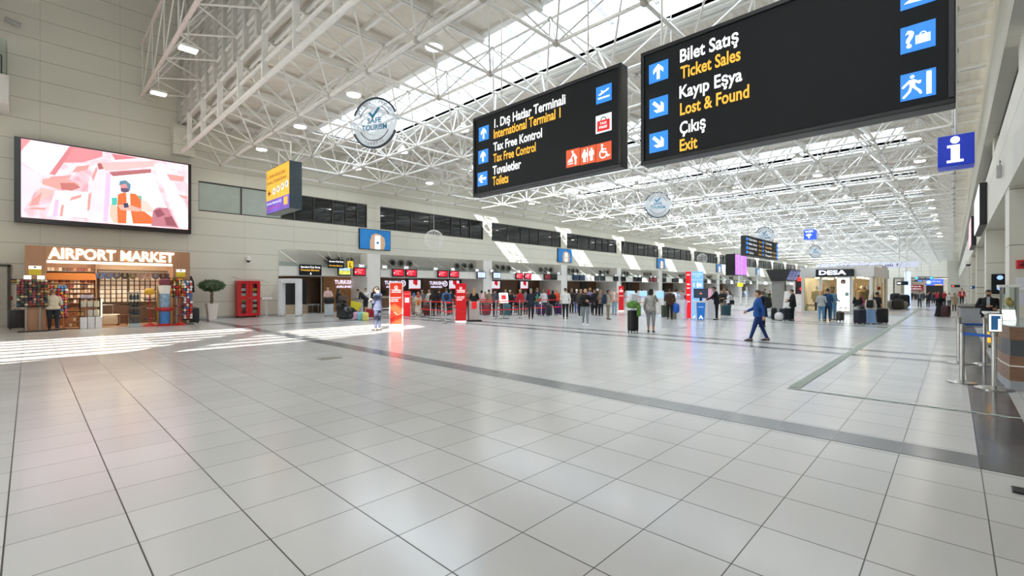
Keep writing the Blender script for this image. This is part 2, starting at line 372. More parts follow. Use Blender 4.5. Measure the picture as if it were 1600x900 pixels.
# unseen rear lobby roof; two openings added to cast the floor sun patches
lr = B(); Zr = 12.0; ab, ib = .98/.85, 1/.85
def lifted(pts): return [(x-ab*Zr, y-ib*Zr) for x, y in pts]
lobes = [lifted([(-1.2, 14.6), (1.7, 15.3), (6.1, 19.5), (6.3, 21.3), (-1.2, 21.3)]), lifted([(2.4, 14.3), (7.0, 14.5), (12.9, 16.4), (12.4, 19.0), (6.7, 18.7)])]
rf = B(); ys = sorted({-14, Y_L+.4}|{p[1] for L in lobes for p in L})
for y0, y1 in zip(ys, ys[1:]):
    ym = (y0+y1)/2; cut = []
    for L in lobes:
        for (xa, ya), (xb, yb) in zip(L, L[1:]+L[:1]):
            if (ya > ym) != (yb > ym): cut.append(tuple(xa+(xb-xa)*(y-ya)/(yb-ya) for y in (y0, ym, y1)))
    cut.sort(key=lambda c: c[1]); e = [(-30,)*3]+cut+[(-2,)*3]
    for a, c in zip(e[::2], e[1::2]): rf.hprism([(a[0], y0), (c[0], y0), (c[2], y1), (a[2], y1)], Zr, Zr+.15)
struct('ceiling_rear', rf, M_deck, 'lower lobby roof with two rooflights')
bars = B()  # unseen bars, added to stripe the sun patches on the floor
for L in lobes:
    xs = [p[0] for p in L]; ys = [p[1] for p in L]
    y = min(ys)+.3
    while y < max(ys): bars.box(min(xs)-.1, max(xs)+.1, y, y+.15, Zr+.2, Zr+.3); y += .85
struct('trim_43', bars, M_steel, 'slender roof louvres over the rear rooflights')
struct('wall_rear', B().box(-30.3, -30, -14, Y_L+.4, 0, 12).box(-30, -2, -14.3, -14, 0, 12).box(-6.2, -6, -14, Y_R-3, 0, 12), M_wallx, 'rear walls of the lobby behind the viewer')  # unseen lobby walls, added to cut daylight on the foreground floor
# ---------------------------------------------------------------- hall roof: deck with raised skylights
SK0, SK1, SY0, SY1, ZD, ZC = 5.5, 9.0, 2.0, 26.0, 10.4, 11.2
dk = B()
for k, x in enumerate(bays):
    dk.box(x, x+SK0, Y_R-.2, Y_L+.4, ZD, ZD+.16).box(x+SK1, x+BAY, Y_R-.2, Y_L+.4, ZD, ZD+.16)
    dk.box(x+SK0, x+SK1, Y_R-.2, SY0, ZD, ZD+.16).box(x+SK0, x+SK1, SY1, Y_L+.4, ZD, ZD+.16)
struct('ceiling', dk, M_deck, 'corrugated cream roof deck of the hall')
ORD = ['nearest', 'second', 'third', 'fourth', 'fifth', 'sixth', 'seventh', 'eighth', 'ninth', 'tenth', 'eleventh', 'twelfth', 'thirteenth', 'fourteenth', 'last']
sk = thing('skylight', '', 'skylight', (bays[0]+SK0, SY0, ZD), 0, 'raised glass skylights across the hall roof'); sk['kind'] = 'structure'
sw, sl, sh = SK1-SK0, SY1-SY0, ZC-ZD
mk('curb', B().box(-.12, 0, -.12, sl+.12, -.05, sh).box(sw, sw+.12, -.12, sl+.12, -.05, sh).box(0, sw, -.12, 0, -.05, sh).box(0, sw, sl, sl+.12, -.05, sh), M_white, sk)
LH = .7                                       # the glass falls from a glazed upstand on the lobby side
g = B(); g.add([(0, -.05, sh+LH), (sw+.05, -.05, sh+.01), (sw+.05, sl+.05, sh+.01), (0, sl+.05, sh+LH)], [(0, 1, 2, 3)])
mk('glazing', g, M_sky_glass, sk)
g = B(); g.add([(0, -.05, sh), (0, sl+.05, sh), (0, sl+.05, sh+LH), (0, -.05, sh+LH)], [(0, 1, 2, 3)]); g.add([(0, 0, sh), (sw, 0, sh), (0, 0, sh+LH)], [(0, 1, 2)]); g.add([(0, sl, sh), (sw, sl, sh), (0, sl, sh+LH)], [(0, 2, 1)]); mk('side_glazing', g, M_sky_glass, sk)
for i in range(15):
    y = sl*i/14; b = B()
    for q in (-.035, .035): b.tube((0, y+q, sh+LH-.06), (sw, y+q, sh-.05), .02, 4)
    b.box(-.02, .02, y-.02, y+.02, sh, sh+LH)
    mk('glazing_bar', b, M_alu if i % 2 else mat('bar_blue_grey', '9fb0c0', .4, .3), sk)
for k in range(NB):
    o = sk if k == 0 else dup(sk, (bays[k]+SK0, SY0, ZD))
    o['label'] = ('nearest broad glass skylight in the roof above the first check-in bay' if k == 0 else 'glass skylight strip across the roof, %s from the lobby end' % ORD[k])
# unseen block, added to keep the sun off part of the skylights
struct('wall_annex', B().box(2, X_END+10, -16, -1.4, 11.2, 27), C('c9c4ba', .8), 'upper storeys above the right wall')
# ---------------------------------------------------------------- space frame, one lattice per bay
ZB, ZT = 8.3, 10.05
GX, GY = 2.7, 2.6
def lattice(k):
    n = 8 if k < 2 else (6 if k < 5 else 4)
    bc, tc, web, nd = B(), B(), B(), B()
    x0 = bays[k]+1.7
    for i in range(4):
        x = x0+GX*i
        bc.tube((x, 0, ZB), (x, 28.6, ZB), .065 if i % 2 == 0 else .05, n, caps=False)
        tc.tube((x-GX/2, -.9, ZT), (x-GX/2, 28.9, ZT), .045, n, caps=False)
        for j in range(12):
            y = GY*j
            bc.tube((x, y, ZB), (x+GX, y, ZB), .05, n, caps=False)
            for sx in (-1, 1):
                for sy in (-1, 1):
                    yt = y+sy*GY/2
                    if -1 < yt < 29: web.tube((x, y, ZB), (x+sx*GX/2, yt, ZT), .03, n, caps=False)
            if y+GY/2 < 29: tc.tube((x-GX/2, y+GY/2, ZT), (x+GX/2, y+GY/2, ZT), .035, n, caps=False)
            if k < 5:
                nd.ell((x, y, ZB), .11, .11, .11, 8, 6)
                if y+GY/2 < 29: nd.ell((x-GX/2, y+GY/2, ZT), .1, .1, .1, 8, 6)
    o = thing('roof_space_frame', 'white tubular roof lattice, %s bay from the lobby end' % ORD[k], 'roof lattice', (x0, 0, ZB), 0, 'white roof lattices along the hall')
    o['kind'] = 'structure'
    mk('bottom_chord', bc, M_steel, o, True, True); mk('top_chord', tc, M_steel, o, True, True); mk('diagonal', web, M_steel, o, True, True)
    if nd.v: mk('node', nd, mat('node_steel', 'bdb9b0', .4, .2), o, True, True)
for k in range(NB): lattice(k)
# purlins under the deck
pl = B()
for x in bays:
    for dx in (.4, 2.2, 4.0, 9.4):
        pl.box(x+dx, x+dx+.12, -.9, 28.9, ZD-.16, ZD)
    for j in range(12): pl.box(x+.5, x+SK0-.2, GY*j+1.2, GY*j+1.4, ZD-.32, ZD-.16)
    for xg in (SK0-.35, SK1+.14): pl.box(x+xg, x+xg+.2, -.9, 28.9, ZD-.12, ZD)
o = struct('trim_44', pl, M_steel, 'purlins and gutter beams under the roof deck')
# vertical end truss at the lobby
et = thing('end_truss', 'white vertical end truss with flat posts at the lobby end of the roof', 'roof truss', (5.5, 0, 8.6)); et['kind'] = 'structure'
b = B()
for z, r in ((8.62, .09), (9.2, .06), (10.15, .06), (11.1, .07)): b.tube((5.45, -.9, z), (5.45, 28.9, z), r, 8)
mk('chord', b, M_steel, et, True, True)
b = B()
for j in range(12): b.box(5.33, 5.52, GY*j+.9, GY*j+1.0, 8.62, 10.2)
mk('post', b, M_steel, et, False, True)
b = B()
for j in range(23): b.box(5.32, 5.46, GY/2*j+.1, GY/2*j+.34, 10.2, 18.9)
mk('cladding_post', b, mat('post_grey', 'd0cec8', .45), et, False, True)
b = B(); b.tube((3.85, -4, 11.1), (3.85, 28.9, 11.1), .08, 8); b.tube((3.85, -4, 13.6), (3.85, 28.9, 13.6), .07, 8)
mk('outer_chord', b, mat('rose_white_steel', 'e2d4cf', .35), et, True, True)
b = B()
for j in range(12):
    y = GY*j
    b.tube((3.85, y, 11.1), (5.45, y+GY/2, 11.1), .035).tube((5.45, y+GY/2, 11.1), (3.85, y+GY, 11.1), .035)
    b.tube((3.85, y, 11.1), (5.45, y+GY/2, 13.4), .035).tube((5.45, y+GY/2, 13.4), (3.85, y+GY, 11.1), .03)
    b.tube((3.85, y, 11.1), (3.85, y, 13.6), .03).tube((3.85, y, 13.6), (3.85, y+GY, 11.1), .025)
    b.tube((5.45, y, 8.62), (7.2, y, ZB), .035).tube((5.45, y+GY/2, 10.15), (7.2, y, ZB), .03)
mk('brace', b, M_steel, et, True, True)
# ---------------------------------------------------------------- right wall
rwl = B()
rwl.box(-6, X_END, Y_R-.35, Y_R, 4.05, 5.95).box(-2, X_END, Y_R-.35, Y_R, 7.75, 9.7).box(-2, X_END, Y_R-.7, Y_R-.5, 9.7, 11.2).box(-6, X_END, Y_R-3.2, Y_R-3.0, 0, 4.05)
rwl.box(-6, X_END, Y_R-3.2, Y_R-.35, 4.05, 4.2)
rcol = [16.0+BAY*k for k in range(14)]
for x in rcol: rwl.box(x, x+1.2, Y_R-3.0, Y_R-.02, 0, 4.05).box(x, x+1.2, Y_R-1.2, Y_R-.25, 5.95, 7.75)
struct('wall_right', rwl, panel_mat('cream_panels_right', 'd8d4c6', 2.7, .35, 1.32, .02, '7d786c', rough=.4), 'cream wall with deep piers on the right')
for n, x in enumerate([5.2]+[c+1.2 for c in rcol[:13]]):
    x1 = rcol[n]
    fr = B().box(x, x1, Y_R-.75, Y_R-.6, 5.95, 6.02).box(x, x1, Y_R-.75, Y_R-.6, 7.68, 7.75)
    xs = [x+(x1-x)*i/6 for i in range(7)]
    for q in xs: fr.box(q-.03, q+.03, Y_R-.75, Y_R-.6, 6.02, 7.68)
    o = struct('window_%d' % (n+40), fr, M_dkalu, 'strip window high in the right wall')
    for i in range(6): mk('pane', B().box(xs[i]+.03, xs[i+1]-.03, Y_R-.69, Y_R-.67, 6.02, 7.68), M_dark_glass, o)
struct('wall_right_office', B().box(2, X_END, Y_R-4.2, Y_R-4, 5.9, 7.8), M_room, 'back wall behind the right upper windows')
struct('ceiling_right_office', B().box(2, X_END, Y_R-4.2, Y_R-.35, 7.8, 7.9).box(2, X_END, Y_R-4.2, Y_R-.35, 5.8, 5.9), M_room, 'slabs behind the right upper windows')
# ---------------------------------------------------------------- far end
fe = B().box(X_END, X_END+.3, Y_R-3, Y_L, 4.3, 11.2).box(X_END, X_END+.3, 12, Y_L, 0, 4.3).box(X_END-14, X_END, Y_R-3, 1.1, 0, 10.4)
struct('wall_far', fe, M_wallx, 'far end wall of the hall')
struct('ceiling_far', B().box(X_END, X_END+24, Y_R-3, 12.2, 4.3, 4.5), M_white, 'low ceiling of the passage beyond the hall')
struct('wall_passage', B().box(X_END+24, X_END+24.3, Y_R-3, 12.2, 0, 4.5).box(X_END, X_END+24, 12, 12.2, 0, 4.3), M_room, 'walls of the passage beyond the hall')
# ---------------------------------------------------------------- lamps
def lamp(loc, label):
    o = thing('ceiling_lamp', label, 'ceiling lamp', loc, 0, 'round downlights under the hall roof'); return o
l0 = lamp((3.0, 21.5, 8.95), '')
lp = [(0, .0), (.26, 0), (.28, .05), (.28, .12), (.12, .2), (.12, .3), (0, .3)]
mk('housing', B().lathe([(.26, 0), (.29, .03), (.29, .1), (.13, .2), (.12, .32)], 16), M_white, l0, True)
mk('lens', B().lathe([(.245, -.012), (.245, .0)], 16), M_lamp, l0)
mk('hanger', B().tube((0, 0, .3), (0, 0, 1.42), .015), M_steel, l0)
first = True
for i in range(16):
    for j in range(6):
        x, y = 8.5+5.4*i+(0.0), 26.4-5*j
        o = l0 if first else dup(l0); first = False
        o.location = (x, y, 8.95)
        o['label'] = 'round downlight, %s row from the left wall, %s along the hall' % (ORD[j], (ORD[:14]+['fifteenth', 'sixteenth'])[i])
fl0 = thing('floodlight', '', 'floodlight', (3.85, 19.3, 9.95), 0, 'square floodlights on the lobby truss')
mk('housing', B().rbox(-.28, .28, -.2, .2, .02, .14, .03), M_white, fl0); mk('lens', B().box(-.25, .25, -.17, .17, .0, .02), mat('flood_glow', 'fff3df', .5, emit=18, var=.01), fl0)
mk('bracket', B().tube((0, 0, .14), (0, 0, 1.15), .02), M_steel, fl0)
fl0['label'] = 'glowing square floodlight under the rose-white truss, nearer the camera'
dup(fl0, (3.85, 24.6, 9.95), label='glowing square floodlight under the rose-white truss, close to the left wall')
# ---------------------------------------------------------------- hanging direction signs
RX = -PI/2                                     # turns a local front (-y) to face -X, local x to the viewer's right
M_sign = mat('sign_black', '1a1d1f', .5, var=.04, scale=2, spec=.22)
M_frame = mat('sign_frame_black', '131416', .35)
M_wtext = C('f2f3f5', .5, emit=.55); M_ytext = C('f0b23c', .5, emit=.45)
M_blue = mat('picto_blue', '2a7fe0', .4, emit=.45, var=.08, scale=1.5); M_or = C('dd5a30', .5, emit=.3); M_wh = C('f4f4f4', .5, emit=.5)
M_red = mat('glossy_red', 'c8141c', .3); M_redE = C('d81820', .4, emit=.3)
def arrow_poly(cx, cz, s, ang):
    P = [(-.09, -.42), (.09, -.42), (.09, .12), (.30, -.09), (.30, .15), (0, .44), (-.30, .15), (-.30, -.09), (-.09, .12)]
    c, n = math.cos(ang), math.sin(ang)
    return [(cx+s*(x*c-z*n), cz+s*(x*n+z*c)) for x, z in P]
def capsule(b, p, q, r, y0, y1, n=8):
    """flat rounded stroke on the sign face"""
    a = math.atan2(q[1]-p[1], q[0]-p[0])
    P = [(q[0]+r*math.cos(a-PI/2+PI*i/n), q[1]+r*math.sin(a-PI/2+PI*i/n)) for i in range(n+1)]+[(p[0]+r*math.cos(a+PI/2+PI*i/n), p[1]+r*math.sin(a+PI/2+PI*i/n)) for i in range(n+1)]
    b.prism(P, y0, y1)
def figure(b, cx, cz, s, y0, y1, dress=False):
    b.disc((cx, cz+.36*s), .085*s, y0, y1, 14)
    if dress:
        b.prism([(cx-.1*s, cz+.25*s), (cx+.1*s, cz+.25*s), (cx+.22*s, cz-.12*s), (cx-.22*s, cz-.12*s)], y0, y1)
        capsule(b, (cx-.1*s, cz+.22*s), (cx-.2*s, cz), .04*s, y0, y1); capsule(b, (cx+.1*s, cz+.22*s), (cx+.2*s, cz), .04*s, y0, y1)
    else:
        b.prism([(cx-.14*s, cz+.25*s), (cx+.14*s, cz+.25*s), (cx+.11*s, cz-.08*s), (cx-.11*s, cz-.08*s)], y0, y1)
        capsule(b, (cx-.15*s, cz+.21*s), (cx-.17*s, cz-.05*s), .04*s, y0, y1); capsule(b, (cx+.15*s, cz+.21*s), (cx+.17*s, cz-.05*s), .04*s, y0, y1)
    capsule(b, (cx-.06*s, cz-.08*s), (cx-.06*s, cz-.42*s), .05*s, y0, y1); capsule(b, (cx+.06*s, cz-.08*s), (cx+.06*s, cz-.42*s), .05*s, y0, y1)
class Sign:
    """black light-box sign in the plane X = const with its layout read off along that plane"""
    def __init__(s, X, Y0, Y1, z0, z1, name, label, cat, dp=.22):
        s.X, s.Y0, s.z0, s.w, s.h = X, Y0, z0, Y0-Y1, z1-z0
        s.o = thing(name, label, cat, (X, Y0, z0), RX)
        w, h = s.w, s.h
        mk('housing', B().box(.05, w-.05, .0, dp, .05, h-.05), M_sign, s.o)
        mk('frame', B().rbox(0, w, -.03, dp, 0, .07, .012).rbox(0, w, -.03, dp, h-.07, h, .012).rbox(0, .07, -.03, dp, .07, h-.07, .012).rbox(w-.07, w, -.03, dp, .07, h-.07, .012), M_frame, s.o)
    def uv(s, px, py): p = onX(px, py, s.X); return s.Y0-p.y, p.z-s.z0
    def text(s, body, l, r, top, m, name='lettering'):
        u, v = s.uv(*l); u2, _ = s.uv(r, l[1]); _, vt = s.uv(l[0], top)
        text(name, body, m, s.o, u, v, vt-v, u2-u, y=-.012, bold=.022)
    def rect(s, lb, rt, m, name='pictogram'):
        u, v = s.uv(*lb); u2, v2 = s.uv(*rt)
        o = mk(name, B().box(u, u2, -.012, 0, v, v2), m, s.o); return o, (u+u2)/2, (v+v2)/2, u2-u, v2-v
    def arrow(s, lb, rt, ang):
        o, cx, cz, w, h = s.rect(lb, rt, M_blue, 'arrow_panel'); mk('arrow', B().prism(arrow_poly(cx, cz, min(w, h)*.92, ang), -.018, -.012), M_wh, o)
    def hang(s, us, top=None):
        hang(s.o, [(u, .1, s.h) for u in us], .018)
s1 = Sign(7.8, 8.8, 4.56, 3.95, 5.94, 'direction_sign', 'black hanging sign to International Terminal 1, tax free control and toilets', 'sign')
for lb, rt, a in (((748.7, 221.8), (763.8, 195), 0), ((748, 257), (763, 232), 0), ((747, 291.8), (761.7, 267), PI/2)): s1.arrow(lb, rt, a)
for t, l, r, top, m in (('1. Dış Hatlar Terminali', (773, 200), 884, 187, M_wtext), ('International Terminal 1', (772, 216.7), 876.3, 203.5, M_ytext), ('Tax Free Kontrol', (771.5, 236.5), 847.4, 224, M_wtext),
                        ('Tax Free Control', (771.3, 254), 837.6, 241.5, M_ytext), ('Tuvaletler', (770.4, 273.2), 814.7, 260.5, M_wtext), ('Toilets', (770.2, 290.2), 794.9, 277, M_ytext)): s1.text(t, l, r, top, m)
o, cx, cz, w, h = s1.rect((931.9, 163.7), (955.9, 129.2), M_blue)
b = B(); b.prism([(cx-w*.36, cz-h*.26), (cx+w*.38, cz-h*.26), (cx+w*.38, cz-h*.17), (cx-w*.36, cz-h*.17)], -.018, -.012)
b.prism([(cx-w*.4, cz+h*.02), (cx-w*.33, cz-.0*h), (cx-w*.24, cz-h*.05), (cx+w*.3, cz+h*.16), (cx+w*.36, cz+h*.25), (cx+w*.26, cz+h*.25), (cx+w*.06, cz+h*.15), (cx-w*.2, cz+h*.24), (cx-w*.12, cz+h*.11), (cx-w*.28, cz+h*.03)], -.018, -.012)
mk('aeroplane_symbol', b, M_wh, o)
o, cx, cz, w, h = s1.rect((931.4, 209.7), (955.7, 175.1), M_wh)
mk('bag_symbol', B().prism([(cx-w*.4, cz-h*.42), (cx+w*.4, cz-h*.42), (cx+w*.4, cz+h*.18), (cx-w*.4, cz+h*.18)], -.018, -.012), M_redE, o)
mk('bag_handle', B().ring((cx, cz+h*.18), w*.13, w*.19, -.018, -.012, 0, PI, 12), C('8a8f94', .5), o)
text('lettering', 'TAX', M_wh, o, cx, cz-h*.06, h*.13, w*.46, y=-.02, align='c', bold=.02); text('lettering', 'FREE', M_wh, o, cx, cz-h*.28, h*.13, w*.5, y=-.02, align='c', bold=.02)
o, cx, cz, w, h = s1.rect((885.2, 262.7), (906.4, 230.5), M_or)
b = B(); b.disc((cx-.02*w, cz+.34*h), .07*w, -.018, -.012); b.prism([(cx-.02*w, cz+.27*h), (cx+.12*w, cz+.24*h), (cx+.33*w, cz-.05*h), (cx+.2*w, cz-.12*h), (cx+.12*w, cz-.12*h), (cx+.1*w, cz+.02*h)], -.018, -.012)
capsule(b, (cx+.03*w, cz+.2*h), (cx-.14*w, cz-.06*h), .035*w, -.018, -.012); capsule(b, (cx+.2*w, cz-.1*h), (cx+.2*w, cz-.38*h), .05*w, -.018, -.012)
b.prism([(cx-.38*w, cz-.22*h), (cx+.0*w, cz-.22*h), (cx+.0*w, cz-.15*h), (cx-.38*w, cz-.15*h)], -.018, -.012); b.disc((cx-.26*w, cz-.1*h), .05*w, -.018, -.012); capsule(b, (cx-.2*w, cz-.12*h), (cx-.05*w, cz-.1*h), .035*w, -.018, -.012)
b.prism([(cx-.38*w, cz-.34*h), (cx+.02*w, cz-.34*h), (cx+.02*w, cz-.29*h), (cx-.38*w, cz-.29*h)], -.018, -.012); mk('baby_care_symbol', b, M_wh, o)
o, cx, cz, w, h = s1.rect((907.4, 258.4), (931, 225.5), M_or)
b = B(); figure(b, cx-.22*w, cz, .8*h, -.018, -.012, True); figure(b, cx+.24*w, cz, .8*h, -.018, -.012); b.box(cx-.012, cx+.0, -.018, -.012, cz-.4*h, cz+.4*h); mk('toilet_symbol', b, M_wh, o)
o, cx, cz, w, h = s1.rect((932, 253.8), (955.7, 219.7), M_or)
b = B(); b.disc((cx-.1*w, cz+.36*h), .07*w, -.018, -.012); b.ring((cx-.03*w, cz-.12*h), .19*w, .26*w, -.018, -.012, PI*.62, PI*1.95, 18)
capsule(b, (cx-.1*w, cz+.24*h), (cx-.06*w, cz-.02*h), .05*w, -.018, -.012); capsule(b, (cx-.06*w, cz-.02*h), (cx+.16*w, cz-.04*h), .045*w, -.018, -.012); capsule(b, (cx+.16*w, cz-.04*h), (cx+.27*w, cz-.28*h), .04*w, -.018, -.012); capsule(b, (cx+.27*w, cz-.28*h), (cx+.38*w, cz-.24*h), .035*w, -.018, -.012); capsule(b, (cx-.09*w, cz+.14*h), (cx+.14*w, cz+.12*h), .035*w, -.018, -.012)
mk('wheelchair_symbol', b, M_wh, o)
s1.hang((.9, 3.4))
s2 = Sign(7.8, 4.16, -.02, 3.9, 5.96, 'direction_sign', 'large black hanging sign to ticket sales, lost and found and exit', 'sign', .26)
for lb, rt, a in (((1014.5, 132), (1044.2, 92), 0), ((1015, 186.2), (1044, 147.5), -PI*.75), ((1015, 240), (1044, 203), -PI*.75)): s2.arrow(lb, rt, a)
for t, l, r, top, m in (('Bilet Satış', (1063, 98), 1154.5, 79, M_wtext), ('Ticket Sales', (1063.7, 123.7), 1157.5, 105.5, M_ytext), ('Kayıp Eşya', (1062, 154.2), 1160, 136, M_wtext),
                        ('Lost & Found', (1063, 180.5), 1171, 162.5, M_ytext), ('Çıkış', (1062.5, 210), 1103, 192, M_wtext), ('Exit', (1062.5, 236.5), 1090, 219, M_ytext)): s2.text(t, l, r, top, m)
o, cx, cz, w, h = s2.rect((1407, 86), (1462, 29), M_blue)
text('lettering', '?', M_wh, o, cx-w*.36, cz-h*.32, h*.6, w*.26, y=-.018, bold=.03)
b = B(); b.prism([(cx-.06*w, cz-.26*h), (cx+.36*w, cz-.26*h), (cx+.36*w, cz+.06*h), (cx-.06*w, cz+.06*h)], -.018, -.012); b.ring((cx+.15*w, cz+.06*h), .07*w, .1*w, -.018, -.012, 0, PI, 10); mk('suitcase_symbol', b, M_wh, o)
mk('suitcase_straps', B().box(cx+.0*w, cx+.015*w, -.02, -.018, cz-.26*h, cz+.06*h).box(cx+.285*w, cx+.3*w, -.02, -.018, cz-.26*h, cz+.06*h), M_blue, o)
o, cx, cz, w, h = s2.rect((1407, 159.5), (1462.5, 105), M_blue)
b = B(); b.box(cx+.24*w, cx+.38*w, -.018, -.012, cz-.42*h, cz+.42*h); b.disc((cx-.16*w, cz+.34*h), .065*w, -.018, -.012)
b.prism([(cx-.26*w, cz+.22*h), (cx-.1*w, cz+.24*h), (cx-.06*w, cz-.06*h), (cx-.22*w, cz-.08*h)], -.018, -.012)
for p, q in (((-.24, .18), (-.42, .0)), ((-.1, .18), (.04, .08)), ((.04, .08), (.06, .12)), ((-.2, -.06), (-.24, -.2)), ((-.24, -.2), (-.4, -.38)), ((-.1, -.06), (.05, -.24)), ((.05, -.24), (.08, -.32))): capsule(b, (cx+p[0]*w, cz+p[1]*h), (cx+q[0]*w, cz+q[1]*h), .04*w, -.018, -.012)
mk('running_figure', b, M_wh, o)
u, v = s2.uv(1407, 18); o = mk('pictogram', B().box(u, u+w, -.012, 0, v, min(v+h, s2.h-.08)), M_blue, s2.o); mk('ticket_symbol', B().prism([(u+.1*w, v+.2*h), (u+.6*w, v+.16*h), (u+.8*w, v+.24*h), (u+.3*w, v+.34*h)], -.018, -.012), M_wh, o)
s2.hang((.35, 1.9, 3.6))
# information cube, WIFI cube
p0, p1 = onX(1465, 262, 14), onX(1523, 208, 14)
o = thing('information_sign', 'deep blue hanging cube with a white letter i, by the right wall', 'sign', (14, p0.y, p0.z), RX)
wI, hI = p0.y-p1.y, onX(1465, 215, 14).z-p0.z
mk('housing', B().rbox(0, wI, 0, .55, 0, hI, .015), mat('sign_deep_blue', '0a2fb0', .3, emit=.25, var=.08, scale=2), o)
b = B(); cx, cz = wI*.48, hI*.5; b.disc((cx, cz+hI*.33), hI*.115, -.02, 0, 20)
b.prism([(cx-hI*.2, cz-hI*.4), (cx+hI*.2, cz-hI*.4), (cx+hI*.2, cz-hI*.32), (cx+hI*.11, cz-hI*.32), (cx+hI*.11, cz+hI*.17), (cx-hI*.19, cz+hI*.17), (cx-hI*.19, cz+hI*.09), (cx-hI*.1, cz+hI*.09), (cx-hI*.1, cz-hI*.32), (cx-hI*.2, cz-hI*.32)], -.02, 0)
mk('lettering', b, M_wtext, o); hang(o, [(wI/2, .27, hI)], .025)
q = onX(1256, 374, 34); q2 = onX(1272, 358, 34)
o = thing('wifi_sign', 'small blue hanging cube marked WIFI far down the hall', 'sign', (34, q.y, q.z), RX); w, h = q.y-q2.y, q2.z-q.z
mk('housing', B().rbox(0, w, 0, .8, 0, h, .02), mat('sign_wifi_blue', '2456e8', .4, emit=.5, var=.05), o); text('lettering', 'WIFI', M_wtext, o, w/2, h*.66, h*.24, w*.8, align='c', bold=.02)
b = B()
for i in range(3): b.ring((w/2, h*.12), h*(.1+.13*i), h*(.17+.13*i), -.015, 0, PI*.25, PI*.75, 10)
b.disc((w/2, h*.13), h*.06, -.015, 0, 12); mk('wireless_symbol', b, M_wtext, o); hang(o, [(w/2, .4, h)], .02)
# two-part black sign along the hall
q = onY(1165, 399, 10); q2 = onY(1215, 380, 10)
o = thing('direction_sign', 'black two-panel sign hanging lengthwise in front of a clear disc', 'sign', (q.x, 10, q.z)); w, h = q2.x-q.x, q2.z-q.z
mk('housing', B().box(0, w, 0, .3, 0, h), M_sign, o); mk('frame', B().box(w*.52, w*.54, -.03, 0, 0, h).box(0, w, -.03, 0, 0, .06).box(0, w, -.03, 0, h-.06, h).box(-.02, 0, -.03, .3, 0, h), M_frame, o)
b = B()
for r in range(4): b.box(.12, .5, -.02, 0, h*(.77-.22*r), h*(.9-.22*r))
for r, (xx) in enumerate((.55, .55, .55, .55)): b.box(w*.49, w*.515, -.02, 0, h*(.77-.22*r), h*(.9-.22*r)).box(w*.95, w*.99, -.02, 0, h*(.74-.22*r), h*(.9-.22*r))
mk('pictogram', b, M_blue, o)
for r, (a, c) in enumerate((('Check-in Bankoları', 'Check-in'), ('Bilet Satış', 'Tickets'), ('Dış Hatlar Gidiş', 'Departures'), ('Çıkış', 'Exit'))):
    text('lettering', a, M_wtext, o, .7, h*(.78-.22*r), h*.1, w*(.22 if len(a) > 9 else .12)); text('lettering', c, M_ytext, o, w*.47, h*(.78-.22*r), h*.09, w*.1, align='r')
for r, (a, c) in enumerate((('1. Dış Hatlar', ''), ('Yürüyen Bant', ''), ('Tuvaletler', 'Toilets'), ('Otopark', 'Car Park'))):
    text('lettering', a, M_ytext if r == 1 else M_wtext, o, w*.57, h*(.78-.22*r), h*.1, w*.22)
    if c: text('lettering', c, M_ytext, o, w*.93, h*(.78-.22*r), h*.09, w*.12, align='r')
hang(o, [(1, .15, h), (w-1, .15, h)], .03)
# purple flight board on the left
q = onY(1149, 429, 20); q2 = onY(1167, 400, 20)
o = thing('flight_board', 'big hanging flight board glowing purple', 'screen', (q.x, 20, q.z)); w, h = q2.x-q.x, q2.z-q.z
mk('housing', B().rbox(-.05, w+.05, .02, 1.2, -.08, h+.08, .03), M_black, o)
m, nt, b_, t_, s_ = new_mat('purple_flights'); bk = nt.nodes.new('ShaderNodeTexBrick'); bk.inputs['Scale'].default_value = 3; bk.inputs['Color1'].default_value = lin('d88ae6'); bk.inputs['Color2'].default_value = lin('9a5ad8'); bk.inputs['Mortar'].default_value = lin('5b2f8a'); bk.inputs['Mortar Size'].default_value = .04
mp = nt.nodes.new('ShaderNodeMapping'); mp.inputs['Rotation'].default_value = (PI/2, 0, 0); nt.links.new(t_.outputs['Object'], mp.inputs[0]); nt.links.new(mp.outputs[0], bk.inputs['Vector']); nt.links.new(bk.outputs[0], b_.inputs['Base Color']); nt.links.new(bk.outputs[0], b_.inputs['Emission Color']); b_.inputs['Emission Strength'].default_value = .9
mk('screen', B().box(0, w, 0, .02, 0, h), m, o); hang(o, [(w*.2, .6, h), (w*.8, .6, h)], .05)
# yellow double sign above the plant
q = onX(416, 336, 8); q2 = onX(452, 250, 8)
o = thing('direction_sign', 'yellow and purple box sign hanging by the left wall, thick dark edge', 'sign', (8, q.y, q.z), RX); w, h = q.y-q2.y, onX(452, 250, 8).z-q.z
tk = .55
mk('housing', B().box(0, w, .01, tk, 0, h), mat('petrol_grey', '35454f', .25, var=.1), o)
mk('yellow_face', B().box(.03, w-.03, 0, .01, h*.3, h-.03), mat('sign_yellow', 'f3bd3e', .4, emit=.35, var=.08, scale=1), o)
mk('purple_face', B().box(.03, w-.03, 0, .01, .03, h*.3), mat('sign_purple', '6a54c0', .4, emit=.35, var=.3, scale=1.2), o)
M_brown = C('8e3b2c', .5); 
text('lettering', 'İç Hatlar Giriş Çıkış', M_brown, o, .12, h*.79, h*.075, w*.8); text('lettering', 'Domestic Terminal Entrance', M_brown, o, .12, h*.66, h*.075, w*.85)
mk('arrow', B().prism(arrow_poly(w*.15, h*.46, h*.2, PI/2), -.008, 0), M_brown, o)
mk('symbol_disc', B().disc((w*.36, h*.47), h*.075, -.008, 0).disc((w*.54, h*.49), h*.075, -.008, 0).disc((w*.72, h*.51), h*.075, -.008, 0).disc((w*.9, h*.53), h*.075, -.008, 0), C('f4eef6', .5, emit=.4), o)
b = B()
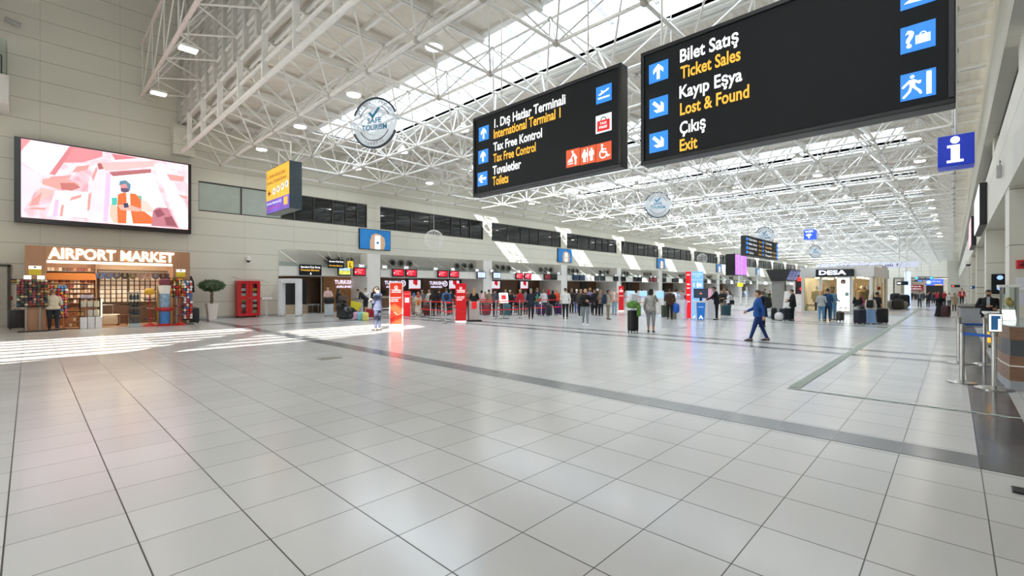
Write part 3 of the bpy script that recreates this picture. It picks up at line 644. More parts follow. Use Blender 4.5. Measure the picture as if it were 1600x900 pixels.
for i in range(4): figure(b, w*(.36+.18*i), h*(.47+.02*i), h*.11, -.012, -.008, i % 2)
mk('symbol', b, C('4b3f8f', .5), o)
text('lettering', 'Yarının Bankacılığı', M_wtext, o, .08, h*.2, h*.055, w*.65); text('lettering', 'hizmetinizde', C('e23c8a', .5, emit=.3), o, .08, h*.1, h*.05, w*.6)
mk('yellow_badge', B().box(w*.78, w*.93, -.006, 0, h*.1, h*.27), mat('sign_yellow'), o)
hang(o, [(w*.3, tk/2, h), (w*.8, tk/2, h)], .03)
# clear SAFE TOURISM discs
m = bpy.data.materials.new('acrylic'); m.use_nodes = True; nt = m.node_tree; nt.nodes.clear(); MATS['acrylic'] = m
oo = nt.nodes.new('ShaderNodeOutputMaterial'); tr = nt.nodes.new('ShaderNodeBsdfTransparent'); df = nt.nodes.new('ShaderNodeBsdfPrincipled'); df.inputs['Base Color'].default_value = lin('eef3f7'); df.inputs['Roughness'].default_value = .2
tl = nt.nodes.new('ShaderNodeBsdfTranslucent'); tl.inputs[0].default_value = lin('eef3f7'); a1 = nt.nodes.new('ShaderNodeMixShader'); a1.inputs[0].default_value = .5; nt.links.new(df.outputs[0], a1.inputs[1]); nt.links.new(tl.outputs[0], a1.inputs[2])
mx = nt.nodes.new('ShaderNodeMixShader'); mx.inputs[0].default_value = .68; nt.links.new(tr.outputs[0], mx.inputs[1]); nt.links.new(a1.outputs[0], mx.inputs[2]); nt.links.new(mx.outputs[0], oo.inputs[0])
M_teal = C('3d93b8', .5); M_dark = C('3c4652', .5)
def disc_sign(px, py, dia, rz, label):
    D = 1.5; d = FPX*D/dia; r = (px-800)/FPX; u = (450-py)/FPX
    P = Vector(((r*SA+CA)*d, (-r*CA+SA)*d, CAMH+u*d))
    o = thing('round_sign', label, 'round sign', P, rz); R = D/2
    mk('acrylic_disc', B().disc((0, 0), R*.94, 0, .03, 48), m, o)
    b = B(); b.ring((0, 0), R*.93, R, -.01, .04, PI*.12, PI*.88, 30).ring((0, 0), R*.93, R, -.01, .04, PI*1.12, PI*1.88, 30)
    mk('rim', b, M_dark, o)
    mk('inner_arc', B().ring((0, 0), R*.67, R*.7, -.006, 0, PI*.65, PI*.87, 10).ring((0, 0), R*.67, R*.7, -.006, 0, PI*.13, PI*.35, 10).ring((0, 0), R*.67, R*.7, -.006, 0, PI*1.15, PI*1.85, 24), M_dark, o)
    mk('tab', B().prism([(R*.9, -R*.08), (R*1.1, R*.08), (R*1.1, R*.2), (R*.88, R*.25)], 0, .03).prism([(-R*.9, -R*.2), (-R*1.08, -R*.05), (-R*1.06, R*.1), (-R*.88, R*.12)], 0, .03), m, o)
    bb = B(); capsule(bb, (-.2*R, .38*R), (-.08*R, .24*R), .05*R, -.006, 0); capsule(bb, (-.08*R, .24*R), (.18*R, .55*R), .05*R, -.006, 0); mk('check_mark', bb, M_teal, o)
    text('lettering', 'SAFE', M_teal, o, 0, .0, R*.2, R*.62, y=-.006, align='c', bold=.02); text('lettering', 'TOURISM', M_teal, o, 0, -R*.27, R*.2, R*1.1, y=-.006, align='c', bold=.02)
    for word, rad, a0, st, sg in (('CERTIFICATE OF', .78, 150, -9.3, 1), ('TÜRKİYE', .86, 243, 9, -1)):
        for i, ch in enumerate(word):
            if ch == ' ': continue
            a = math.radians(a0+st*i); t = text('lettering', ch, M_dark, o, 0, 0, R*.09, None, y=0, align='c'); t.location = (R*rad*math.cos(a), -.006, R*rad*math.sin(a)); t.rotation_euler = (0, -(a-PI/2 if sg > 0 else a+PI/2), 0)
    hang(o, [(-R*.4, .01, R*.85), (R*.4, .01, R*.85)], .008)
    return o
disc_sign(585, 192, 80, math.radians(-62), 'clear round certificate disc hanging left of the nearer black sign')
disc_sign(1028, 320, 41, math.radians(-50), 'clear round certificate disc hanging below the ticket sales sign')
disc_sign(1195, 369, 29, math.radians(-50), 'clear round disc half hidden behind the two-panel black sign')
disc_sign(1274, 393, 19.5, math.radians(-46), 'small far round disc hanging above the glass shop')
# wire balls
def wire_ball(px, py, rpx, D, label):
    d = FPX*D/(2*rpx); r = (px-800)/FPX; u = (450-py)/FPX; P = Vector(((r*SA+CA)*d, (-r*CA+SA)*d, CAMH+u*d)); R = D/2
    o = thing('wire_ball', label, 'wire ball', P); b = B()
    for k in range(9):
        a = PI*k/9; b.path([(R*math.cos(t)*math.cos(a), R*math.cos(t)*math.sin(a), R*math.sin(t)) for t in [2*PI*i/24 for i in range(25)]], .009, 4)
    for z in (-.5, 0, .5): b.path([(R*math.sqrt(1-z*z)*math.cos(t), R*math.sqrt(1-z*z)*math.sin(t), R*z) for t in [2*PI*i/24 for i in range(25)]], .006, 4)
    mk('wire_cage', b, M_steel, o, True); hang(o, [(0, 0, R)], .008)
wire_ball(678, 374, 14.5, .95, 'white wire ball hanging before the upper windows, nearest of its kind')
wire_ball(1029, 284, 23, 1.5, 'large white wire ball just above the second clear disc')
wire_ball(1097, 404, 7.5, 1.0, 'small far white wire ball before the upper windows')
# ---------------------------------------------------------------- LED wall with its picture
q = onY(22, 346, 28.65); q2 = onY(298.5, 260, 28.65)
LW = thing('led_screen', 'giant bright screen showing a traveller among pink ruins', 'screen', (q.x, 28.65, q.z)); w, h = q2.x-q.x, onY(24, 213, 28.65).z-q.z
mk('housing', B().box(0, w, .02, .33, 0, h), M_black, LW)
fw = .2
mk('frame', B().box(0, fw, -.05, .02, 0, h).box(w-.13, w, -.05, .02, 0, h).box(fw, w-.13, -.05, .02, 0, .2).box(fw, w-.13, -.05, .02, h-.05, h), mat('screen_bezel', '241d1f', .3), LW)
def E(c, e=.62):
    m = mat('led_'+c, c, .6, emit=e, var=.05, scale=1.2, spec=.2); nt = m.node_tree; b = nt.nodes['Principled BSDF']
    for l in list(b.inputs['Base Color'].links): nt.links.remove(l)
    b.inputs['Base Color'].default_value = (.01, .01, .01, 1); return m
m, nt, b_, t_, s_ = new_mat('led_rock'); n1 = N(nt, 'ShaderNodeTexNoise', Scale=1.1, Detail=7.0, Distortion=1.5); nt.links.new(t_.outputs['Object'], n1.inputs['Vector'])
r_ = nt.nodes.new('ShaderNodeValToRGB'); r_.color_ramp.elements[0].position = .3; r_.color_ramp.elements[1].position = .62; r_.color_ramp.elements[0].color = lin('dd8f98'); r_.color_ramp.elements[1].color = lin('f6cfd6'); nt.links.new(n1.outputs['Fac'], r_.inputs['Fac'])
b_.inputs['Base Color'].default_value = (.01, .01, .01, 1); nt.links.new(r_.outputs[0], b_.inputs['Emission Color']); b_.inputs['Emission Strength'].default_value = .92
img = mk('picture', B().box(fw, w-.13, -.01, .02, .2, h-.05), m, LW)
lay = [0]
def shp(pts, c, name='picture_area', e=.84):
    """flat coloured area of the shown picture, corners read along the screen plane"""
    lay[0] += 1; P = []
    for x, y in pts:
        p = onY(x/5, 200+y/5, 28.65); P.append((min(max(p.x-q.x, fw), w-.13), min(max(p.z-q.z, .2), h-.05)))
    mk(name, B().prism(P, -.012-.0006*lay[0], -.0119-.0006*lay[0]+.0003), E(c, e), img)
shp([(155, 80), (240, 95), (230, 125), (160, 190)], 'd98f93'); shp([(240, 95), (540, 140), (400, 350), (330, 370), (155, 260), (165, 180)], 'e6d6ec')
shp([(155, 280), (330, 380), (240, 560), (160, 670)], 'e3cbe2'); shp([(545, 140), (800, 185), (800, 225), (640, 270), (480, 270)], 'd9878c'); shp([(540, 150), (580, 150), (430, 370), (385, 360)], 'c97c80')
shp([(870, 200), (1080, 235), (900, 250)], 'c87a80'); shp([(330, 400), (480, 380), (620, 440), (600, 480), (460, 480), (330, 440)], 'd79a92'); shp([(470, 430), (580, 430), (630, 465), (560, 490), (480, 480)], 'b9716c')
shp([(320, 470), (430, 490), (270, 610), (220, 600)], 'f0b2ac'); shp([(430, 490), (690, 500), (680, 700), (370, 680)], 'fbdfe2'); shp([(430, 560), (460, 560), (450, 690), (410, 690)], 'd8b2cc')
shp([(690, 420), (760, 280), (850, 340), (810, 730), (680, 715)], 'f6cdd2'); shp([(830, 345), (870, 370), (840, 735), (805, 730)], 'cdb3d6')
shp([(750, 270), (1200, 260), (1220, 300), (830, 335)], 'eeb0ae'); shp([(850, 345), (1180, 320), (1180, 350), (890, 385)], 'a9686a'); shp([(760, 280), (790, 275), (810, 320), (770, 325)], 'a5625f')
shp([(865, 380), (1185, 350), (1300, 620), (1380, 780), (850, 745)], 'fffafc', e=.85)
shp([(1195, 640), (1230, 620), (1310, 625), (1395, 780), (1180, 765)], 'b5747e'); shp([(1200, 280), (1290, 285), (1465, 640), (1465, 790), (1400, 785)], 'f9d8d9')
shp([(860, 590), (910, 600), (930, 740), (885, 745), (855, 680)], 'f2b8a4'); shp([(870, 545), (915, 545), (915, 600), (875, 605)], '4fb4a4'); shp([(1060, 525), (1105, 530), (1115, 620), (1080, 620)], '78a89c')
shp([(920, 520), (960, 505), (1060, 515), (1095, 560), (1110, 640), (1190, 700), (1185, 750), (920, 745), (915, 620)], 'ea6a3c'); shp([(985, 500), (1015, 505), (1020, 640), (1040, 755), (985, 750), (990, 620)], 'f8e0d0')
shp([(920, 600), (1010, 600), (1100, 630), (1090, 655), (940, 640)], 'eba596'); shp([(1105, 560), (1150, 575), (1205, 640), (1180, 665), (1100, 650)], 'f4c3b8'); shp([(963, 590), (1000, 585), (1005, 620), (970, 625)], '3c4360')
shp([(935, 430), (1010, 440), (1015, 490), (985, 505), (945, 500)], 'd9888a'); shp([(940, 470), (1015, 470), (1005, 500), (970, 506), (945, 495)], '5d5268'); shp([(928, 450), (935, 415), (980, 408), (1020, 440), (1018, 480), (1000, 480), (985, 435)], '5c7f92')
for P_ in ([(600, 300), (700, 290), (680, 330), (560, 350)], [(400, 380), (560, 370), (540, 395), (380, 400)], [(250, 560), (330, 500), (300, 600), (230, 610)], [(715, 380), (755, 300), (760, 330), (728, 420)], [(1300, 360), (1440, 380), (1430, 420), (1330, 410)], [(1390, 520), (1465, 535), (1460, 560), (1420, 545)], [(250, 620), (360, 625), (350, 640), (220, 635)], [(560, 540), (640, 520), (630, 545), (540, 570)], [(480, 600), (500, 600), (490, 690), (465, 690)], [(690, 520), (715, 500), (700, 640), (680, 650)]): shp(P_, 'd9938f')
for P_ in ([(1200, 650), (1250, 630), (1290, 680), (1230, 700)], [(1280, 700), (1340, 690), (1380, 770), (1300, 760)]): shp(P_, '8e525c')
# blue phone boards on the fascia
def phone_board(x, label):
    o = thing('wall_screen', label, 'wall screen', (x, Y_L-.12, 4.33), 0, 'blue wall screens along the left wall')
    mk('housing', B().rbox(-.06, 2.36, .03, .12, -.04, 1.36, .02), M_black, o)
    mk('picture', B().box(0, 2.3, 0, .03, 0, 1.32), mat('screen_blue', '1c6aa8', .3, emit=.35, var=.12, scale=1), o)
    b = B().prism([(.75, 0), (.72, .5), (.85, .95), (1.15, 1.1), (1.5, 1.05), (1.85, .8), (1.9, .35), (1.8, 0)], -.003, 0); mk('hand_picture', b, mat('hand_tan', 'b99a7a', .5, emit=.3), o)
    ph = mk('phone_picture', B().box(1.1, 1.52, -.006, -.003, .0, .95), C('dfe8f4', .4, emit=.5), o); mk('phone_logo', B().disc((1.31, .45), .1, -.009, -.006, 14), C('3b6fc8', .4, emit=.4), ph)
    return o
for i, x in enumerate((15.42, 37.0, 58.6, 80.2, 101.8)): phone_board(x, ('blue wall screen with a hand holding a phone, %s along the left wall' % ORD[i]))
# ---------------------------------------------------------------- check-in hall under the left wall
M_wood = wood_mat('walnut_slats', '5a3b26', '7c5738', (1, 1, 30), .4, 2)
M_woodl = wood_mat('light_wood', 'a5795a', 'bd9272', (14, 1, 1), .45, 3)
M_woodo = wood_mat('oak_slats', 'a8703f', 'c58f5a', (1, 1, 30), .4, 2)
struct('wall_recess', B().box(10.26, X_END, 29.95, 30.1, 2.52, 4.05), M_grey, 'grey recessed band with round vents above the check-in desks')
cb_ = B()
edges = [(10.26, 16.0)]+[(17.0+BAY*k, 26.8+BAY*k) for k in range(13)]
for a, c in edges: cb_.box(a, c, 28.95, 29.12, 2.42, 2.97).box(a, c, 29.12, 32.0, 2.42, 2.52)
struct('trim_45', cb_, panel_mat('canopy_white', 'e2e0da', 1.2, 0, 5, .3, 'b4b1a8', jw=.01), 'white canopy band above the check-in desks')
bw = B()
for i, (a, c) in enumerate(edges): bw.box(a-.2, c+.2, 31.9, 32.1, 0, 2.45)
struct('wall_check_in', bw, M_wood, 'dark slatted back wall of the check-in bays')
rl = B()
for a, c in edges:
    rl.box(a, c, 28.9, 28.92, 2.97, 3.22)
struct('trim_46', rl, M_clear, 'glass upstand on the canopy band')
sr = B()
for a, c in edges:
    x = a+1.3
    while x < c: sr.tube((x, 28.97, 3.0), (x-.9, 29.93, 3.95), .018); x += 2.3
struct('trim_47', sr, M_white, 'slanting canopy stays')
ORDW = ORD
def XB(px, Y=28.93): return onY(px, 430, Y).x
scr_px = [[(526.7, 'map'), (551, 'red')], [(611.5, 'red'), (632.5, 'red'), (682.6, 'red'), (700.8, 'red'), (744, 'pale')], [(768.5, 'pale'), (804.5, 'red'), (818, 'red'), (849, 'dimred'), (859.5, 'off')],
          [(894, 'blue'), (904, 'blue'), (928, 'off'), (937, 'off'), (958, 'off')], [(970, 'off'), (989, 'off'), (996, 'off'), (1013.6, 'dimred'), (1020, 'dimred')]]
M_map = mat('screen_map', 'c8c45a', .4, emit=.5, var=.3, scale=4); M_sred = mat('screen_red', 'c8102e', .4, emit=.45, var=.1); M_pale = mat('screen_pale', 'b9c8f2', .4, emit=.6, var=.05)
M_dimr = mat('screen_dim_red', '7c1524', .3, emit=.15); M_sblu = mat('screen_dim_blue', '2a3f5c', .25, emit=.12); M_off = mat('screen_off', '1d2226', .15)
SM = {'map': M_map, 'red': M_sred, 'pale': M_pale, 'dimred': M_dimr, 'blue': M_sblu, 'off': M_off}
SN = {'map': 'yellow and blue map', 'red': 'red airline page', 'pale': 'pale blue page', 'dimred': 'dark red page', 'blue': 'dim blue page', 'off': 'blank black'}
PL = ['first', 'second', 'third', 'fourth', 'fifth']
def monitor(x, state, label, ww=.98):
    o = thing('overhead_monitor', label, 'monitor', (x, 28.78, 2.46), 0, 'monitors above the check-in desks')
    mk('housing', B().rbox(0, ww, .01, .11, 0, .58, .012), M_black, o)
    s = mk('screen', B().box(.07, ww-.07, 0, .01, .07, .51), SM[state], o)
    if state in ('red', 'dimred'):
        for z, t, hh, wx in ((.38, 'TURKISH AIRLINES', .05, .45), (.28, 'Check-in', .045, .3), (.17, 'ECONOMY', .04, .25)): text('lettering', t, M_wh if state == 'red' else C('c98a94', .5), s, .22 if hh > .04 else .3, z, hh, wx, y=-.004)
        mk('emblem', B().disc((.14, .25), .05, -.004, 0, 14), M_wh if state == 'red' else C('c98a94', .5), s)
    elif state == 'map': mk('sky_area', B().box(.07, ww-.07, -.003, 0, .34, .51), C('9fc4e6', .4, emit=.5), s)
    elif state == 'pale':
        for i in range(3): mk('text_line', B().box(.2, .75, -.003, 0, .38-.12*i, .41-.12*i), C('8ba0d8', .4, emit=.4), s)
    return o
num = 301
def number_plate(x, n, label):
    o = thing('number_plate', label, 'number sign', (x, 28.86, 2.99), 0, 'desk numbers on the canopy')
    mk('plate', B().box(-.22, .22, 0, .03, 0, .27), mat('plate_clear_grey', 'aeb2b4', .2), o)
    text('lettering', str(n), M_wh, o, 0, .05, .18, .36, y=-.006, align='c', bold=.03)
offs = [XB(p)-27.8 for p, _ in scr_px[2]]
for k, (a, c) in enumerate(edges[:9]):
    if k < 5: L = [(XB(p), s) for p, s in scr_px[k]]
    else: L = [(a+o, 'off') for o in offs]
    for i, (x, s) in enumerate(L):
        monitor(x, s, '%s check-in monitor, %s in the %s check-in bay' % (SN[s], PL[i], ORD[k]), .98 if k else .9)
    if k > 4: continue
    nums = {0: [(610*0+562.5, 301)], 1: [(599, 302), (633, 303), (679, 304), (706, 305), (744, 306)], 2: [(767, 307), (809, 308), (827, 309), (856, 310), (872, 311)]}.get(k)
    if nums:
        for p, n in nums: number_plate(XB(p, 28.86)+.1, n, 'white desk number %d on the canopy edge' % n)
    else:
        for i, (x, s) in enumerate(L): number_plate(x+.5, 312+(k-3)*5+i, 'white desk number %d on the canopy edge' % (312+(k-3)*5+i))
# round vents
v0 = [[513, 531, 547.4], [613, 627, 640.6, 714.6, 725.6, 736.4]]
def vent(x, label, first=[None]):
    if first[0] is None:
        o = thing('round_vent', label, 'vent', (x, 29.95, 3.5), 0, 'round air nozzles in the grey band'); first[0] = o
        b = B(); b.ring((0, 0), .19, .27, -.12, 0, n=24); mk('ring', b, mat('vent_ring', '82827e', .35, .4), o, False)
        mk('nozzle', B().disc((0, 0), .2, -.03, 0, 24), M_dkalu, o); mk('core', B().disc((.02, 0), .1, -.05, -.03, 18), M_black, o)
    else: o = dup(first[0], (x, 29.95, 3.5), label=label)
    return o
vo = [onY(p, 405, 29.85).x-17.0 for p in v0[1]]
for k in range(9):
    xs = [onY(p, 401, 29.85).x for p in v0[0]] if k == 0 else [17.0+BAY*(k-1)+q for q in vo]
    for i, x in enumerate(xs): vent(x, 'round air nozzle, %s from the left in the %s check-in bay' % ((PL+['sixth'])[i], ORD[k]))
# dark panels and posters on the back wall, lit airline name
def poster(px, k, label):
    x = onY(px, 440, 31.6).x
    o = thing('back_wall_screen', label, 'screen', (x, 31.75, 0), 0, 'dark panels with white and red screens')
    mk('dark_panel', B().box(-.25, 1.35, .05, .14, .02, 2.4), M_black, o); mk('screen', B().box(0, 1.1, 0, .05, 1.55, 2.3), C('e6dfea', .4, emit=.45), o)
    mk('red_mark', B().prism([(.38, 2.3), (.8, 2.3), (.8, 1.95), (.66, 1.83), (.5, 1.98), (.38, 1.95)], -.004, 0).box(0, 1.1, -.003, 0, 1.55, 1.62), M_redE, o)
poster(641, 1, 'white and red screen on a dark panel behind desk 303'); poster(704, 1, 'white and red screen on a dark panel behind desk 305')
poster(770, 2, 'white and red screen on a dark panel behind desk 307'); poster(815.5, 2, 'white and red screen on a dark panel behind desk 308')
M_lil = C('d9d2f0', .4, emit=.9)
def airline(x, label, Y=31.8, w=2.0):
    o = thing('lit_lettering', label, 'wall sign', (x, Y, 1.72), 0, 'lit airline names on the wood wall')
    text('lettering', 'TURKISH', M_lil, o, 0, .22, .26, w*.68, y=0, bold=.02); text('lettering', 'AIRLINES', M_lil, o, w*.06, -.05, .15, w*.6, y=0, bold=.02)
    mk('emblem', B().ring((w*.83, .3), .19, .24, -.02, .02, n=24), M_lil, o); mk('bird_emblem', B().prism([(w*.83-.1, .24), (w*.83-.02, .36), (w*.83+.1, .42), (w*.83+.02, .32), (w*.83+.06, .2), (w*.83-.04, .28)], -.02, .02), M_lil, o)
airline(onY(522, 447, 31.3).x, 'lit white airline name on the bright wood wall of the first bay', 31.22)
airline(onY(601, 447, 31.8).x, 'lit airline name partly hidden by the tall red and white totem'); airline(onY(671, 447, 31.8).x, 'lit airline name on dark wood behind the queue'); airline(onY(722, 447, 31.8).x, 'lit airline name partly hidden by the solid red totem')
# dark columns in back walls of further bays
for k in range(3, 9):
    a, c = edges[k]
    for i, d in enumerate((2.6, 6.4)):
        tag(mk('back_wall_panel', B().rbox(0, 1.1, 0, .16, 0, 2.38, .01), mat('charcoal_panel', '3a3c3e', .4), loc=(a+d, 31.72, .01)), 'charcoal panel on the wood back wall, %s in the %s bay' % (PL[i], ORD[k]), 'wall panel', 'charcoal panels behind the desks')
# check-in desks
def desk(x, label, blue):
    key = 'desk%d' % blue
    if key in MATS: return dup(MATS[key], (x, 30.2, 0), label=label)
    o = thing('check_in_desk', label, 'check-in desk', (x, 30.2, 0), 0, 'check-in desks along the left wall'); MATS[key] = o
    mk('body', B().rbox(0, 1.3, 0, .7, .1, 1.02, .02), M_white, o); mk('plinth', B().box(.04, 1.26, .05, .65, .003, .1), M_dkalu, o)
    mk('worktop', B().rbox(-.04, 1.34, -.12, .74, 1.02, 1.07, .015), M_woodl, o)
    mk('front_panel', B().box(.12, 1.18, -.02, 0, .2, .92), C('2f6fb8', .4) if blue else M_wood, o)
    s = mk('computer', B().rbox(.35, .85, .3, .34, 1.15, 1.48, .01), M_black, o); mk('stand', B().box(.56, .64, .33, .4, 1.07, 1.25), M_black, s)
    mk('belt', B().box(1.34, 2.1, .1, 1.4, .3, .36), M_black, o); mk('belt_frame', B().box(1.34, 2.1, .08, 1.42, .003, .3), M_alu, o)
for k in range(1, 9):
    a, c = edges[k]
    for i, d in enumerate((.5, 2.8, 5.1, 7.4)): desk(a+d, 'white check-in desk with %s front, %s in the %s bay' % ('blue' if k > 2 else 'dark', PL[i], ORD[k]), int(k > 2))
# first bay: wood wall, dark scanner opening, glass screen, detector arch
struct('wall_oversize', B().box(onY(505, 440, 31.3).x, 16.0, 31.3, 31.4, 0, 2.42), M_woodo, 'bright oak slatted wall in the first bay')
sc_ = thing('baggage_scanner', 'dark baggage scanner inside the first bay behind the white arch', 'scanner', (10.9, 30.2, 0))
mk('tunnel', B().rbox(0, 1.6, .2, 1.5, .6, 2.1, .04), M_black, sc_); mk('frame', B().box(0, 1.6, 0, 1.6, .003, .6), mat('beige_machine', '9c8a74', .5), sc_); mk('roller_bed', B().box(1.6, 2.4, .1, 1.1, .5, .6), M_alu, sc_); mk('roller_leg', B().box(2.3, 2.36, .15, .2, .003, .5), M_alu, sc_); mk('roller_leg', B().box(2.3, 2.36, 1, 1.05, .003, .5), M_alu, sc_)
p = fl(453.5, 494)
da = thing('metal_detector', 'white walk-through metal detector arch beside the first check-in bay', 'metal detector', (p.x, p.y, 0), math.radians(-38))
for s in (-1, 1): mk('side_panel', B().rbox(s*.47-.12, s*.47+.12, -.3, .3, .06, 2.2, .04), mat('detector_white', 'e6e8ec', .3), da); mk('foot', B().rbox(s*.47-.13, s*.47+.13, -.32, .32, .002, .06, .01), M_grey, da)
mk('header', B().rbox(-.35, .35, -.28, .28, 1.93, 2.2, .03), mat('detector_white'), da)
gp = thing('glass_screen', 'upright glass screen beside the bright wood wall', 'glass panel', (onY(500, 460, 29.4).x, 29.4, 0)); mk('pane', B().box(-.02, 0, -.2, 1.4, .02, 2.3), M_clear, gp); mk('post', B().box(-.04, .02, -.26, -.2, .003, 2.38), M_alu, gp)
def black_sign(lx, ty, rx, by, Y, label, arrow=False):
    q = onY(lx, by, Y); q2 = onY(rx, ty, Y); w, h = q2.x-q.x, q2.z-q.z
    o = thing('overhead_sign', label, 'sign', (q.x, Y, q.z)); mk('board', B().rbox(0, w, 0, .08, 0, h, .01), M_sign, o)
    text('lettering', 'Standart Dışı Bagaj', M_wtext, o, w*.05, h*.68, h*.17, w*.88, y=-.006, bold=.02); text('lettering', 'Oversize Baggage', M_ytext, o, w*.05, h*.4 if arrow else h*.2, h*.17, w*.84, y=-.006, bold=.02)
    if arrow: mk('arrow', B().prism(arrow_poly(w*.5, h*.16, h*.28, PI), -.01, 0), M_wh, o)
    return o, w, h
black_sign(468, 414, 502.5, 429.7, 28.8, 'black and yellow oversize baggage sign above the scanner opening', True)
o, w, h = black_sign(513, 406, 538, 418.5, 28.5, 'upper black oversize baggage sign overlapping the map monitor')
mk('hanger', B().tube((.2, .04, h), (.2, .6, 4.1-o.location.z), .012).tube((w-.2, .04, h), (w-.2, .6, 4.1-o.location.z), .012), M_steel, o)
q = onY(543.6, 419, 28.5); q2 = onY(552, 408, 28.5)
o = thing('symbol_sign', 'small yellow square luggage symbol beside desk number 301', 'sign', (q.x, 28.5, q.z)); w, h = q2.x-q.x, q2.z-q.z
mk('board', B().rbox(0, w, 0, .07, 0, h, .01), mat('symbol_yellow', 'e9c52e', .4, emit=.3), o); b = B(); capsule(b, (w*.3, h*.25), (w*.65, h*.2), .03, -.006, 0); capsule(b, (w*.4, h*.75), (w*.35, h*.25), .03, -.006, 0); mk('symbol', b, M_black, o); mk('hanger', B().tube((w/2, .03, h), (w/2, .45, 4.05-q.z), .012), M_steel, o)
# cameras
def dome(p, label, rz=0):
    o = thing('dome_camera', label, 'camera', p, rz); mk('bracket', B().box(-.03, .03, .0, .32, .1, .16), M_white, o); mk('cap', B().lathe([(.02, .26), (.13, .22), (.15, .08), (.13, .0)], 16), M_white, o, True); mk('dome', B().ell((0, 0, 0), .12, .12, .12, 14, 8), mat('smoked_dome', '3a3c40', .15), o, True)
p = onY(388, 407, 28.68); dome(p, 'white dome camera on the panels above the red cabinet')
p = onY(21, 35, 28.7); o = thing('bullet_camera', 'small camera high on the wall at top left', 'camera', p); mk('body', B().tube((-.25, .0, .05), (.2, 0, -.04), .1, 12), M_grey, o, True); mk('bracket', B().tube((.05, 0, 0), (.05, .32, 0), .03), M_white, o)
p = onY(1513, 413, -.62); dome((p.x, -.62, p.z), 'dark dome camera on the right wall below the white banner box', PI)
for px, Z in ((641, 2.2), (843, 2.2), (1037, 2.3)): pass
# ---------------------------------------------------------------- red cabinet, plant, console
p0, p1 = fl(366, 496), fl(407, 496)
rc = thing('red_cabinet', 'bright red cabinet with four glazed doors against the cream wall', 'cabinet', (p0.x+.05, 28.35, 0)); w = 1.42*(p1.x-p0.x)/(p1.x-p0.x)
w = onY(407, 470, 28.35).x-onY(372, 470, 28.35).x; rc.location.x = onY(372, 470, 28.35).x; h = 2.05
b = B().box(0, w, .05, .6, .1, .16).box(0, w, .05, .6, h-.05, h).box(0, .05, .05, .6, .16, h-.05).box(w-.05, w, .05, .6, .16, h-.05).box(.05, w-.05, .56, .6, .16, h-.05).box(w/2-.03, w/2+.03, .05, .6, .16, h-.05)
mk('body', b, M_red, rc)
for s in (0, 1):
    x0 = s*w/2+.01; x1 = x0+w/2-.02
    d = mk('door', B().box(x0, x0+.16, 0, .05, .1, h).box(x1-.16, x1, 0, .05, .1, h).box(x0+.16, x1-.16, 0, .05, .1, .24).box(x0+.16, x1-.16, 0, .05, 1.0, 1.2).box(x0+.16, x1-.16, 0, .05, h-.16, h), M_red, rc)
    mk('pane', B().box(x0+.16, x1-.16, .02, .03, .24, 1.0).box(x0+.16, x1-.16, .02, .03, 1.2, h-.16), M_clear, d); mk('handle', B().tube(((x1-.05) if s == 0 else x0+.05, -.03, 1.02), ((x1-.05) if s == 0 else x0+.05, -.03, 1.16), .012), M_chrome, d)
    for z in (.55, .86, 1.45): mk('shelf', B().box(x0+.04, x1-.04, .08, .55, z, z+.02), M_dkalu, rc)
for x in (.1, w-.1): 
    for y in (.12, .5): mk('leg', B().tube((x, y, 0), (x, y, .1), .025), M_dkalu, rc)
mk('top_frame', B().path([(-.3, .1, h+.22), (.15, -.1, h+.06), (w*.5, -.1, h+.06), (w-.1, -.15, h+.06), (w+.45, .05, h-.1)], .012), M_alu, rc)
cl = [('e6e6ea', 'white folded fabric', 0, 1.22), ('d8dccf', 'pale green folded fabric', 0, 1.47), ('b8b432', 'lime folded fabric', 0, .88), ('d6d4e0', 'lilac folded fabric', 0, .57), ('e0c23a', 'yellow and white folded fabric', 1, 1.68), ('ececee', 'white folded fabric', 1, 1.22), ('f0f0f4', 'crumpled white fabric', 1, .88), ('dcdad6', 'grey folded fabric', 1, .57), ('c8cf88', 'green folded fabric', 1, .26)]
for c, l, s, z in cl:
    zz = {1.22: 1.47, 1.47: 1.47}.get(z, z)
    if z == 1.22 and s == 0: zz = 1.48; z = 1.7
    if z == 1.47: zz = 1.222
    b = B(); r = random.Random(z*7+s)
    for i in range(3): b.rbox(-.17+r.uniform(-.02, .02), .17+r.uniform(-.02, .02), -.12, .12, .002+.055*i, .055+.055*i, .024)
    zz = {(0, 1.7): 1.472, (0, 1.47): 1.222}.get((s, z), {1.68: 1.472, 1.22: 1.222, .88: .882, .57: .572, .26: .242}.get(z, z))
    if zz == 1.222: zz = 1.19+.012
    o = mk('folded_cloth', b, C(c, .9), None, True, loc=(rc.location.x+w*(.25+.5*s), 28.35+.2, zz))
    tag(o, '%s in the red cabinet, %s half, %s door' % (l, 'upper' if z > 1.1 else 'lower', 'left' if s == 0 else 'right'), 'folded cloth', 'folded cloths in the red cabinet')
ct = thing('console_stand', 'slim grey lectern stand beside the red cabinet', 'lectern', (onY(415.5, 470, 28.5).x, 28.5, 0)); mk('top', B().rbox(-.28, .28, -.2, .2, 1.0, 1.1, .03), M_white, ct); mk('leg', B().tube((.05, 0, .02), (0, 0, 1.0), .03), M_white, ct); mk('foot', B().rbox(-.2, .2, -.15, .15, .002, .03, .01), M_white, ct)
